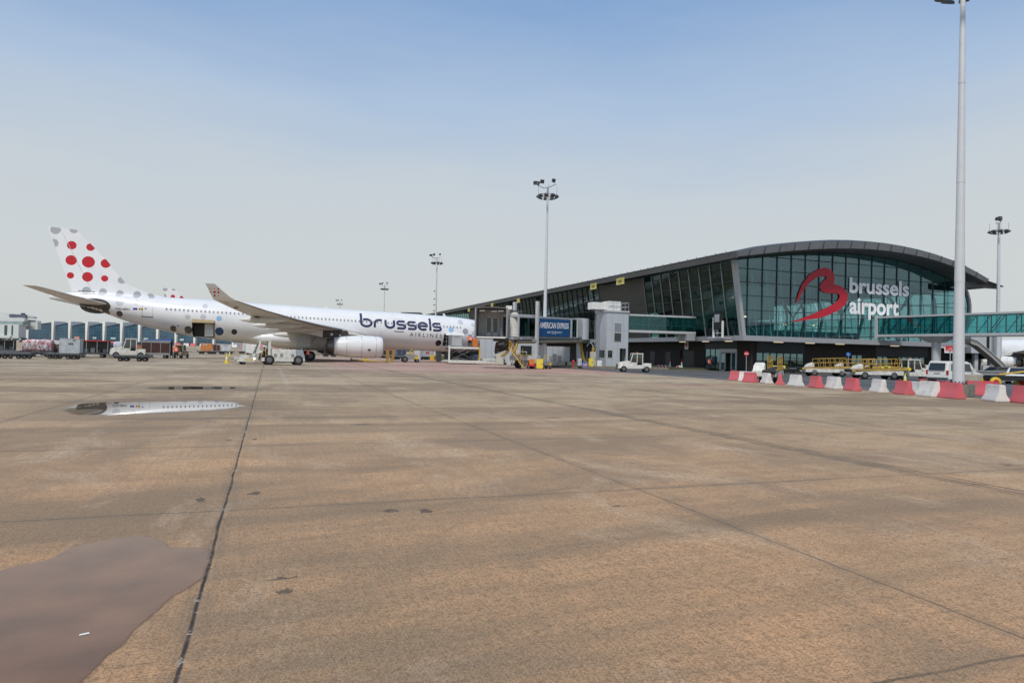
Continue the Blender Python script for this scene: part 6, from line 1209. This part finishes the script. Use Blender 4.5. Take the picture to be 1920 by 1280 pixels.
# van, cars
def car(name, label, cat, loc, rz, L, W_, Hh, m, van=False, plate=True):
    o = thing(name, label, cat, loc, rz); h = Hh
    if van: prof_ = [(-L / 2, .32), (L / 2, .32), (L / 2, .85), (L / 2 - .75, 1.08), (L / 2 - 1.5, h - .1), (L / 2 - 1.9, h), (-L / 2 + .25, h), (-L / 2 + .05, h * .62), (-L / 2, .9)]
    else: prof_ = [(-L / 2, .30), (L / 2, .28), (L / 2, .62), (L / 2 - .25, .74), (L / 2 - 1.15, .90), (L / 2 - 1.95, h - .02), (-L / 2 + 1.3, h), (-L / 2 + .45, .98), (-L / 2 + .05, .92)]
    n = len(prof_); rg = []
    for y, k in ((-W_ / 2, .0), (-W_ / 2 + .14, 1), (W_ / 2 - .14, 1), (W_ / 2, .0)):
        rg.append([(x, (y + (.10 if y < 0 else -.10) * (1 if z > 1.0 else 0)), z if (z < 1.0 or k) else z - .07) for x, z in prof_])
    MB().loft(rg).build('body', m, o, bevel=.05)
    if van:
        w = MB(); w.add([(-L / 2 - .0 + .035, -W_ / 2 + .25, 1.12), (-L / 2 + .035, W_ / 2 - .25, 1.12), (-L / 2 + .20, W_ / 2 - .30, h - .18), (-L / 2 + .20, -W_ / 2 + .30, h - .18)], [(0, 1, 2, 3)]); w.v = [v + Vector((-.09, 0, 0)) for v in w.v]; w.build('rear_window', M_WINDARK, o, fixn=False)
        for s in (-1, 1):
            MB().box(-L / 2 - .03, -L / 2 + .10, s * W_ / 2 - (.16 if s > 0 else 0), s * W_ / 2 + (.16 if s < 0 else 0), .72, 1.12).build('tail_light', mat('tail_red', (.40, .01, .015), .2), o, bevel=.02)
            q = MB(); q.add([(-L / 2 + .5, s * (W_ / 2 - .03), 1.1), (L / 2 - 1.5, s * (W_ / 2 - .03), 1.1), (L / 2 - 1.75, s * (W_ / 2 - .06), h - .22), (-L / 2 + .55, s * (W_ / 2 - .06), h - .22)], [(0, 1, 2, 3)]); q.build('side_window', M_WINDARK, o, fixn=False)
            MB().box(L / 2 - 1.55, L / 2 - 1.35, s * (W_ / 2 + .1) - .12, s * (W_ / 2 + .1) + .12, 1.05, 1.28).build('mirror', m, o, bevel=.03)
        MB().box(-L / 2 - .03, -L / 2 + .0, -.28, .28, .80, .92).build('number_plate', mat('plate_white', (.45, .44, .40), .5), o); MB().box(-L / 2 - .05, -L / 2 + .1, -W_ / 2 + .03, W_ / 2 - .03, .30, .48).build('rear_bumper', M_DGREY, o)
        q = MB(); q.add([(L / 2 - .80, -W_ / 2 + .22, 1.12), (L / 2 - .80, W_ / 2 - .22, 1.12), (L / 2 - 1.50, W_ / 2 - .28, h - .12), (L / 2 - 1.50, -W_ / 2 + .28, h - .12)], [(0, 1, 2, 3)]); q.v = [v + Vector((.05, 0, .03)) for v in q.v]; q.build('windscreen', M_WINDARK, o, fixn=False)
    else:
        for s in (-1, 1): q = MB(); q.add([(-L / 2 + .75, s * (W_ / 2 - .04), .96), (L / 2 - 1.3, s * (W_ / 2 - .04), .92), (L / 2 - 1.95, s * (W_ / 2 - .085), h - .12), (-L / 2 + 1.35, s * (W_ / 2 - .085), h - .10)], [(0, 1, 2, 3)]); q.v = [v + Vector((0, s * .012, 0)) for v in q.v]; q.build('side_window', M_WINDARK, o, fixn=False); MB().box(L / 2 - .12, L / 2 + .01, s * (W_ / 2 - .32) - .16, s * (W_ / 2 - .32) + .16, .58, .70).build('headlight', M_ALU, o)
        q = MB(); q.add([(L / 2 - 1.12, -W_ / 2 + .2, .93), (L / 2 - 1.12, W_ / 2 - .2, .93), (L / 2 - 1.86, W_ / 2 - .28, h - .06), (L / 2 - 1.86, -W_ / 2 + .28, h - .06)], [(0, 1, 2, 3)]); q.v = [v + Vector((.02, 0, .03)) for v in q.v]; q.build('windscreen', M_WINDARK, o, fixn=False)
    for x in (-L * .31, L * .32):
        for y in (-W_ / 2 + .1, W_ / 2 - .1): wheel(o, x, y, .33, .33, .22)
    return o
vp = G(1764, 717); car('parked_van', 'white van seen from its rear corner, partly hidden by the big mast', 'van', axp(1790, 61), radians(6), 4.9, 1.95, 1.92, M_WHITE, van=True)
M_CAR = mat('car_grey', (.09, .10, .11), .3, .4, var=.05)
car('parked_car', 'dark grey estate car behind the wall right of the mast', 'car', axp(1872, 77), radians(160), 4.7, 1.85, 1.45, M_CAR); car('parked_car', 'white car at the right edge behind the yellow-wheeled cart', 'car', axp(1912, 62), radians(-150), 4.5, 1.8, 1.5, M_WHITE)
# concrete planter / drum and low wall
tag(MB().rings([(0, .78), (1.0, .86), (1.02, .80), (.85, .78)], 28, 'z').build('concrete_drum', mat('beige_concrete', (.42, .38, .31), .8), smooth=True), 'beige round concrete drum right behind the mast', 'drum').location = axp(1819, 47.5)
W_ = thing('low_wall', 'low grey concrete wall running behind the drum towards the right edge', 'wall', axp(1870, 66)); W_.rotation_euler = (0, 0, -.34); MB().box(-5, 9, -.15, .15, 0, 1.0).build('wall_body', mat('wall_grey', (.26, .27, .27), .8, var=.2), W_, bevel=.03); MB().box(-5, 9, -.22, .22, 1.0, 1.1).build('coping', mat('coping_grey', (.33, .34, .34), .8), W_)
# yellow-wheeled cart at the right edge
YC_ = thing('wheeled_cart', 'low cart with bright yellow wheels and yellow tow frame at the right edge', 'cart', axp(1900, 43.5), radians(-30)); MB().box(-1.5, 2.0, -.5, .5, .75, 1.05).build('cart_body', M_BLACK, YC_, bevel=.03); MB().path([(1.0, 0, 1.0), (1.2, 0, 2.0), (1.9, 0, 2.1)], .06, 6).path([(-.8, 0, 1.1), (1.1, 0, 1.4)], .06, 6).build('tow_frame', M_YEL, YC_)
for x in (-1.25, .75):
    for y in (-.55, .55): wheel(YC_, x, y, .62, .33, .2, M_RED)
for w_ in KIDS(YC_):
    if w_.name.startswith('wheel'): w_.data = w_.data.copy(); w_.data.materials[0] = mat('yellow_tyre', (.55, .40, .03), .6)
# signs
def sign(label, px, py, kind, h=2.2):
    p = G(px, py); o = thing('road_sign', label, 'sign', (p.x, p.y, 0), -atan2(p.x, p.y)); MB().tube((0, 0, 0), (0, 0, h), .04, n=8).build('post', M_GALV, o)
    if kind == 'no': MB().rings([(0, .27), (.03, .27)], 24, 'y', (0, -.08, h + .1)).build('disc', M_RED, o); MB().box(-.19, .19, -.095, -.08, h + .05, h + .14).build('bar', M_WHITE, o)
    elif kind == 'blue': MB().rings([(0, .25), (.03, .25)], 24, 'y', (0, -.08, h + .1)).build('disc', mat('sign_blue', (.02, .12, .42), .4), o); MB().tube((-.09, -.09, h + .2), (.09, -.09, h - .02), .025, n=5).build('arrow', M_WHITE, o)
    else:
        MB().box(-.38, .38, -.09, -.05, h - .25, h + .25).build('plate', M_RED, o); t_ = MB().box(-.14, .14, -.1, -.09, h - .02, h + .04).box(-.28, -.08, -.1, -.09, h - .19, h - .12).box(.02, .24, -.1, -.09, h - .19, h - .12); t_.build('text_lines', mat('pale_red', (.75, .45, .45), .5), o)
    return o
sign('round red no-entry sign on a post at the corner of the pier', 1399, 700.5, 'no', 2.2); sign('round blue direction sign behind the belt loaders', 1590, 704, 'blue', 2.4); 
sg = sign('red rectangular sign on a grey post touching the big mast', 1781, 716, 'red', 3.1)
tag(MB().box(-.5, .5, -.06, 0, 0, 1.5).build('wall_sign', M_WHITE), 'white and red notice on the dark brick wall above the roller door', 'sign'); ws_ = bpy.data.objects['wall_sign']; ws_.location = (SXW - .01, 85.8, 2.85); ws_.rotation_euler = (0, 0, -pi / 2); ws_.scale = (.9, 1, .9)
MB().rings([(-.02, .3), (0, .3)], 16, 'y', (0, -.065, .75)).build('red_ring', M_RED, ws_)
# apron clutter near the bridge
def cabinet(label, px, py, w, h, m, d=.6, z0=.26, rz=-.34, name='service_cabinet', cat='cabinet', dep=None):
    p = G(px, py, z0) if dep is None else Vector(axp(px, dep)); o = thing(name, label, cat, (p.x, p.y, z0), rz); MB().box(-w / 2, w / 2, 0, d, .06, h).build('housing', m, o, bevel=.02); MB().box(-w / 2 + .05, w / 2 - .05, -.015, 0, .15, h - .1).build('door', m, o); MB().box(w / 2 - .15, w / 2 - .1, -.04, -.015, h * .45, h * .6).build('handle', M_BLACK, o); return o
big = thing('equipment_container', 'large grey panelled equipment cabin under the jet bridge', 'container', axp(1042, 90), -.34); MB().box(-1.9, 1.9, 0, 1.8, .75, 2.75).build('shell', M_PANEL, big, bevel=.03); s_ = MB()
for k in range(1, 5): s_.box(-1.9 + k * .76 - .01, -1.9 + k * .76 + .01, -.012, 0, .78, 2.72)
s_.build('panel_joints', M_DGREY, big); s_ = MB()
for x in (-1.7, -.2, 1.4): s_.box(x, x + .2, .1, 1.6, .26, .75)
s_.build('skid_legs', M_DGREY, big)
cabinet('tall white electrical cabinet left of the grey equipment cabin', 1018, 0, 1.0, 2.6, M_WHITE, dep=84); cabinet('beige cabinet at the foot of the caged ladder', 1113, 0, .75, 1.9, mat('beige_cab', (.42, .41, .34), .6), dep=86); cabinet('small white box beside the stair tower', 1125, 0, .6, .8, M_WHITE, dep=86); cabinet('pale green meter cabinet before the grey equipment cabin', 1041, 0, .5, 1.5, mat('pale_cab', (.42, .44, .38), .6), dep=85.5); cabinet('yellow cabinet left of the island', 1013, 0, .75, 1.15, M_YELB, z0=0, dep=77); cabinet('yellow cabinet standing in the island grass', 1109, 0, .55, 1.05, M_YELB, dep=84.5); cabinet('narrow white pillar box between cabin and hydrant', 1034, 0, .35, 1.2, M_WHITE, dep=84.5)
HY = thing('fire_hydrant', 'red fire hydrant on the island edge', 'hydrant', (*axp(1076, 84)[:2], .26)); MB().rings([(0, .16), (.05, .16), (.06, .11), (.6, .11), (.62, .15), (.7, .14), (.82, .04)], 14, 'z').build('body', M_RED, HY, smooth=True); MB().tube((-.22, 0, .5), (.22, 0, .5), .06, n=10).build('outlets', M_RED, HY)
KB = thing('kennel_box', 'small blue box with a pale front on the island', 'box', (*axp(1098, 84)[:2], .26), -.34); MB().prism([(-.35, 0), (.35, 0), (.35, .45), (0, .7), (-.35, .45)], 'y', 0, .5).build('shell', mat('box_blue', (.05, .14, .4), .5), KB); MB().box(-.25, .25, -.02, 0, .1, .4).build('front_plate', mat('box_pink', (.5, .3, .35), .5), KB)
# dark and grey walls / sheds seen under the bridge, beyond the island
SH = thing('equipment_shed', 'long pale grey clad shed wall with a dark doorway under the jet bridge', 'shed', axp(980, 104), -.34); MB().box(-6.5, 2.2, 0, 3, 0, 3.8).build('wall', M_PANEL, SH); MB().box(-.3, 1.4, -.04, 0, 0, 2.9).build('doorway', M_DARK, SH); MB().box(-.2, 1.3, -.06, -.04, .1, 1.1).build('blue_shutter', mat('shutter_blue', (.015, .04, .14), .6), SH); s_ = MB()
for k in range(6): s_.box(-5.6 + k * .9 - .02, -5.6 + k * .9 + .02, -.02, 0, 0, 3.8)
s_.build('panel_joints', M_GREY, SH)
# ground power unit, tow bar, yellow posts, cones
GU = thing('ground_power_unit', 'grey wheeled ground power unit with yellow box under the fuselage', 'power unit', axp(771, 102), .0); MB().box(-.9, .9, -.5, .5, .5, 1.15).build('housing', M_GREY, GU, bevel=.04); MB().box(.5, 1.0, -.6, -.5, .5, 1.0).build('yellow_box', M_YEL, GU); MB().path([(-.6, 0, 1.1), (.2, 0, 2.0), (.6, 0, 1.2)], .06, 6).build('lifting_arm', M_YEL, GU)
for x in (-.95, .9):
    for y in (-.45, .45): wheel(GU, x, y, .45 if x < 0 else .3, .45 if x < 0 else .3, .2)
HL = thing('fuselage_prop', 'pair of curved orange-yellow supports standing under the fuselage', 'support', axp(733, 101), 0); MB().hexa([(-.62, -.1, 0), (-.25, -.1, 0), (-.25, .1, 0), (-.62, .1, 0)], [(-.72, -.1, 1.85), (-.2, -.1, 1.85), (-.2, .1, 1.85), (-.72, .1, 1.85)]).build('straight_support', mat('prop_orange', (.36, .20, .04), .6), HL)
MB().prism([(-.1, 0), (.22, .0), (.5, .6), (.62, 1.2), (.62, 1.9), (.2, 1.9), (.22, 1.2), (.1, .6)], 'y', -.1, .1).build('curved_support', mat('prop_orange', (.5, .26, .03)), HL)
TB = thing('tow_bar', 'yellow tow bar lying on the apron below the engine', 'tow bar', axp(690, 99), .0); MB().tube((-2.3, 0, .25), (1.2, -.3, .12), .09, n=8).tube((-2.4, 0, .3), (-2.2, 0, .3), .2, n=10).build('bar', mat('tow_yellow', (.50, .36, .04), .6), TB); MB().rings([(-.12, .28), (.12, .28)], 14, 'y', (-.35, -.1, .28)).build('wheel_guard', M_YELB, TB); MB().path([(1.2, -.3, .12), (2.6, -.2, .06), (3.6, .1, .08)], .05, 6).build('hose', M_YEL, TB)
def cone(label, px, py, s=1.0):
    p = G(px, py); o = thing('warning_cone', label, 'cone', (p.x, p.y, 0), .2, 'yellow cones on the apron'); MB().box(-.24 * s, .24 * s, -.24 * s, .24 * s, 0, .06).build('base', M_YELB, o, bevel=.01); MB().rings([(.06, .15 * s), (.75 * s, .04 * s)], 14, 'z').build('cone_body', M_YELB, o, smooth=True); MB().rings([(.35 * s, .108 * s), (.5 * s, .085 * s)], 14, 'z').build('band', M_WHITE, o); return o
cone('yellow cone alone on the apron left of the white loader tractor', 425, 681.2, 1.3); cone('smaller yellow cone further back under the fuselage', 430.5, 668.5, 1.2); cone('yellow cone beside the pink cargo pallet', 94.5, 667.5, 1.3); cone('yellow cone between tow bar and curved supports', 726, 679.5, .8); cone('orange-yellow cone in front of the white service tractor', 1697, 716.5, 1.0)
# ---------------------------------------------------------------- right background: bridge stairs and ramp
RB = thing('jet_bridge_stub', 'grey jet bridge root with dark bay beyond the footbridge', 'jet bridge', axp(1828, 98), -.34); MB().box(-1.2, 1.0, -1, 3, 3.2, 5.6).build('bridge_body', M_PANEL, RB, bevel=.03); MB().box(1.4, 3.2, -1, 3, 2.7, 5.8).build('bridge_box', mat('stub_pale', (.50, .51, .52), .5), RB, bevel=.03); MB().box(-2.5, 3.0, 3, 6, 0, 3.2).build('dark_bay', M_NAVYP, RB); MB().box(1.0, 1.4, -1, 3, 2.4, 5.6).build('gap', M_DARK, RB)
for x in (-.2, 2.0): MB().box(x, x + .5, -.3, .3, 0, 3.2).build('support', M_LGREY, RB)
MB().box(.2, 1.2, -1.5, -.9, 0, 1.5).build('service_box', M_LGREY, RB)
MB().prism([(2.4, 1.5), (3.0, 2.1), (3.0, 2.7), (2.2, 2.2)], 'y', -1.1, -1.0).build('yellow_sign', M_YEL, RB)
RM = thing('curved_stair_ramp', 'curved descending covered stair sloping down to the right under the footbridge', 'stairs', axp(1822, 92), -.34); PT = [(-.6, 5.0), (.3, 4.7), (1.2, 4.0), (2.1, 3.3), (3.0, 2.5), (3.9, 1.7), (4.6, .9), (5.2, .1)]; m_ = MB()
for (a, b), (c, d) in zip(PT, PT[1:]): m_.hexa([(a, -.7, b - .55), (c, -.7, d - .55), (c, .7, d - .55), (a, .7, b - .55)], [(a, -.7, b + .05), (c, -.7, d + .05), (c, .7, d + .05), (a, .7, b + .05)])
m_.build('stair_body', mat('stair_beige', (.26, .24, .22), .6), RM); m_ = MB()
for (a, b), (c, d) in zip(PT, PT[1:]): m_.tube((a, -.74, b + .08), (c, -.74, d + .08), .06, n=5); m_.tube((a, -.74, b - .55), (c, -.74, d - .55), .06, n=5)
m_.build('side_rail', M_LGREY, RM)
P3.location = (0, 0, 0); _p = axp(1965, 160); P3.rotation_euler = (0, 0, radians(180 - 52 - 19.6)); P3.location = (_p[0] - 0, _p[1], 0)
# ---------------------------------------------------------------- far left: glass terminal with concrete fins, control building
M_FIN = mat('pale_concrete', (.78, .77, .72), .7, var=.06, vs=.1); M_FG = mat('far_glass', (.035, .10, .155), .12, 0, var=.5, vs=.12, spec=.8); M_FD = mat('far_dark', (.045, .07, .095), .6); M_FM = mat('far_mullion', (.13, .20, .24), .5)
A = Vector(axp(71, 590)[:2]); B = Vector(axp(440, 540)[:2]); dv = (B - A); LT = dv.length
FTm = thing('far_terminal', 'far glass terminal with pale slanted concrete fins behind the luggage carts', 'terminal', (A.x, A.y, 1.4), atan2(dv.y, dv.x)); n = 11; pitch = LT / n
def finx(i): return -.5 + i * pitch
H0, H1 = 14.6, 17.6
FP = [finx(i) for i in range(n + 1)]
for i in range(n):
    a, b = FP[i], FP[i + 1] - 1.8; a += 1.6 if i else -10; wy = 0
    G_ = MB().add([(a, 0, 3.2), (b, 0, 3.2), (b, 0, H1), ((a + 8) if i == 0 else a, 0, H0 if i else H0 + .5), (a, 0, H0)], [(0, 1, 2, 3, 4)]).build('window_wall', M_FG, FTm, fixn=False); m_ = MB(); k_ = 0; x = a + 1.8
    while x < b: m_.box(x - .1, x + .1, -.15, -.05, 3.2, H0 + (H1 - H0) * (x - a) / (b - a) - .6); x += 2.7
    for z in (5.6, 8.4, 11.2, 13.6): m_.box(a, b, -.15, -.05, z - .09, z + .09)
    m_.build('glazing_bars', M_FM, G_); MB().hexa([(a, -.4, H0 - .4), (b + .8, -.4, H1 - .4), (b + .8, 14, H1 - .4), (a, 14, H0 - .4)], [(a, -.4, H0 + .15), (b + .8, -.4, H1 + .15), (b + .8, 14, H1 + .15), (a, 14, H0 + .15)]).build('roof', M_FD, FTm); MB().box(a, b + .6, -.3, .4, -1, 3.3).build('plinth', M_FD, FTm)
for x in FP[1:]: MB().hexa([(x - .8, -1.5, -1.2), (x + .5, -1.5, -1.2), (x + .5, 10, -1.2), (x - .8, 10, -1.2)], [(x - 1.5, -1.5, H1 + .9), (x + 1.3, -1.5, H1 + .9), (x + 1.3, 10, H1 + .9), (x - 1.5, 10, H1 + .9)]).build('concrete_fin', M_FIN, FTm)
SG = [(3, .20, .62, (.7, .3, .25)), (4, .3, .6, (.45, .5, .5)), (5, .35, .75, (.4, .55, .55)), (7, .15, .5, (.5, .62, .62)), (9, .1, .4, (.4, .6, .58))]
for i, u, v_, c in SG: a = FP[i - 1] + 2; MB().box(a + pitch * u * .7, a + pitch * v_ * .7, -.5, -.35, 4.0, 5.6).build('shop_sign', mat('shop%d' % i, c, .5), FTm)
CBd = thing('control_building', 'white terrace-like terminal building with rounded upper floors at the far left', 'building', (*axp(0, 520)[:2], 1.4), -.34); MC = mat('far_white', (.55, .58, .57), .6, var=.06, vs=.1); MC2 = mat('far_pale_glass', (.26, .33, .33), .25, var=.3, vs=.2)
MB().box(-60, 14, 0, 8, 3.2, 13.4).build('lower_block', MC, CBd); MB().box(-60, 9, -2, 0, 2.8, 4.6).build('canopy', MC, CBd); MB().box(-60, 15, 1, 8, -1, 3.2).build('plinth', M_FD, CBd)
for x, w in ((3.2, 2.2), (8.6, 1.2), (-12, 2.2)): MB().box(x, x + w, -.15, 0, 5, 12.6).build('window', mat('far_dark_window', (.05, .09, .10), .2), CBd)
MB().box(-60, 15, 3, 10, 13.4, 15.8).build('window_band', MC2, CBd)
def rounded(x1, z0, z1, y, r, nm, m): MB().prism([(-60, z0), (x1, z0), (x1, z1 - 1.1), (x1 - .5, z1 - .4), (x1 - r, z1), (-60, z1)], 'y', y, y + 4).build(nm, m, CBd)
rounded(16, 15.8, 18.6, 3, 3, 'middle_floor', MC); rounded(20, 10.0, 17.4, 12, 3, 'rear_floor', MC); rounded(18, 18.6, 20.6, 10, 3, 'upper_floor', mat('far_pale', (.46, .50, .49), .6)); rounded(5, 18.6, 22.2, 5, 4, 'top_floor', MC); MB().box(3.5, 16, 4, 6, 19.0, 21.2).build('dark_window_band', mat('far_slate', (.10, .12, .16), .5), CBd); MB().box(11, 13, 6, 8, 21, 22.4).build('roof_unit', M_FD, CBd)
# dark box building peeking over the airliner, and far parked cars by the terminal
DB = thing('dark_roof_building', 'dark box-shaped rooftop visible just above the airliner fuselage', 'building', axp(769, 250), -.34); MB().box(-3.6, 3.6, 0, 6, 1.0, 15.6).build('block', M_FD, DB); MB().box(-3.6, 3.6, -.1, 6.1, 15.2, 15.7).build('roof_edge', M_DARK, DB); MB().box(-11, -3.6, 1, 5, 1.0, 14.4).build('side_wing', mat('wing_pale', (.45, .47, .48), .6), DB)
car('parked_car', 'small dark red car far away in front of the white building', 'car', (*axp(19, 430)[:2], 1.45), 0, 5.2, 2, 2.2, mat('car_red', (.25, .02, .05), .4)); car('parked_van', 'tiny white van far away near the left edge', 'van', (*axp(33, 425)[:2], 1.45), 0, 6, 2.2, 2.4, M_WHITE, van=True)
ST = thing('passenger_stairs', 'white sloped boarding stairs far away under the fuselage', 'stairs', axp(478, 150)); MB().prism([(-1.8, 0.4), (1.8, .4), (1.8, .8), (-1.2, 2.3), (-1.8, 2.3)], 'y', -.8, .8).build('stair_body', M_WHITE, ST)
for x in (-1.4, 1.3):
    for y in (-.7, .7): wheel(ST, x, y, .3, .3, .2)

# more equipment between the stands and by the nose
def at(px, d): return axp(px, d)
def dc(lab, px, d, rz=0.0): return copy_tree(D0, None, lab, at(px, d), rz)
def box_on(name, label, cat, px, d, lx, h, col, zb=.66, **k):
    o = cargo(name, label, cat, px, 660 + random.random() * .01, lx, h, col, zb=zb, **k); a = at(px, d); o.location = (a[0], a[1], zb); return o
dc('dolly beneath the airliner carrying a dark box, left of the loader', 752, 128, .1); box_on('air_cargo_container', 'dark blue box on the dolly beneath the forward fuselage', 'container', 752, 128, 1.8, 1.3, (.04, .06, .11))
dc('dolly with a silver box seen under the forward fuselage', 800, 133, .2); box_on('air_cargo_container', 'silver box seen under the forward fuselage left of the loader', 'container', 801, 133, 2.0, 1.4, (.38, .40, .42), tags=((-.4, .3, .6, .9, (.45, .05, .05)),))
dc('empty dolly under the nose behind the loader', 915, 112, -.3); box_on('tarpaulin_pile', 'blue covered pile behind the airliner nose', 'cargo', 905, 118, 2.6, 1.3, (.02, .05, .13), zb=.0, lump=.1, seed=4)
cabinet('white cabinet behind the loader rear wheel', 938, 0, 1.1, 1.7, mat('cream_cab', (.50, .49, .42), .6), z0=0, dep=98); cabinet('yellow cabinet seen under the nose', 922, 0, .7, 1.1, M_YEL, z0=0, dep=105); cabinet('narrow grey cabinet under the jet bridge cab', 955, 0, .6, 1.5, M_LGREY, z0=0, dep=92)
cabinet('yellow box under the fuselage right of the power unit', 811, 0, .8, 1.1, M_YEL, z0=0, dep=118); cabinet('beige box under the fuselage just left of the loader', 823, 0, .8, 1.6, mat('beige_cab', (.42, .41, .34), .6), z0=0, dep=112)
copy_tree(TR, None, 'distant white tractor seen under the middle of the airliner', at(716, 150), radians(100)); cart('dark luggage cart seen under the middle of the airliner', 724, 669, 2.6, 2.0, M_RED, mat('dark_curtain', (.03, .03, .04), .7), radians(10), open_=False).location = at(728, 148)
cart('open luggage cart in the second row at the far left edge', 6, 667, 3.2, 2.0, M_DGREY, M_DGREY, radians(5)).location = at(3, 98)
cart('dark grey luggage cart between the red-roofed cart and the white tractor', 203, 668, 2.4, 1.9, M_DGREY, mat('grey_curtain', (.06, .065, .075), .7), radians(-3), open_=False).location = at(206, 96)
GU2 = copy_tree(GU, None, 'small wheeled start unit near the jet bridge bogie', at(1022, 79), .4); GU2.scale = (.7, .7, .8)
for i, (px, d, c, lab) in enumerate(((12, 424, (.5, .5, .5), 'silver car far away before the white control building'), (46, 418, (.05, .05, .06), 'black car far away before the control building'), (58, 430, (.55, .55, .55), 'pale car far away near the first concrete fin'))):
    car('parked_car', lab, 'car', (*at(px, d)[:2], 1.45), .1 * i, 5.2, 2, 1.9, mat('farcar%d' % i, c, .4))
copy_tree(D0, None, 'empty dolly parked by the pier wall behind the belt loaders', (63, 70.0, 0), .1); copy_tree(TR, None, 'white tractor parked by the pier wall, behind the belt loaders', (75.5, 69.5, 0), radians(170))
HB = thing('hose_reel_cart', 'orange and yellow hose cart left of the yellow cabinet', 'cart', at(998, 77.5), -.3); MB().box(-.5, .5, -.3, .3, .3, .5).build('cart_frame', M_RED, HB); MB().rings([(-.25, .35), (.25, .35)], 16, 'y', (0, 0, .8)).build('hose_reel', M_ORANGE, HB, smooth=True)
for x in (-.4, .4):
    for y in (-.3, .3): wheel(HB, x, y, .18, .18, .1)

for i, (px, d, w, h, m_, lab) in enumerate(((842, 108, 1.4, 1.6, M_DGREY, 'dark grey machine box directly behind the raised loader'), (868, 109, 1.0, 1.2, M_LGREY, 'light grey box behind the raised loader'), (783, 126, 1.2, 1.8, M_LGREY, 'light grey cabinet under the fuselage between two dollies'), (985, 96, 1.1, 1.5, M_WHITE, 'white box under the glass tunnel of the jet bridge'), (1050, 86, .5, 1.3, M_GREY, 'slim grey post box before the equipment cabin'), (1088, 87, .5, 1.0, M_LGREY, 'small grey box between hydrant and sagging hose'))): cabinet(lab, px, 0, w, h, m_, z0=0 if px < 1000 else .26, dep=d)
RK = thing('baggage_rack', 'grey steel frame rack with red strips under the glass tunnel', 'rack', at(975, 90), -.3); r_ = MB()
for x in (-.9, 0, .9):
    for y in (-.4, .4): r_.tube((x, y, 0), (x, y, 2.0), .035, n=5)
for z in (.5, 1.2, 1.95): r_.tube((-.9, -.4, z), (.9, -.4, z), .03, n=5); r_.tube((-.9, .4, z), (.9, .4, z), .03, n=5)
r_.build('steel_frame', M_GALV, RK); MB().box(-.9, .9, -.43, -.4, 1.25, 1.35).build('red_strip', M_RED, RK); MB().box(-.7, .5, -.3, .3, .5, 1.0).build('stored_box', M_YEL, RK)
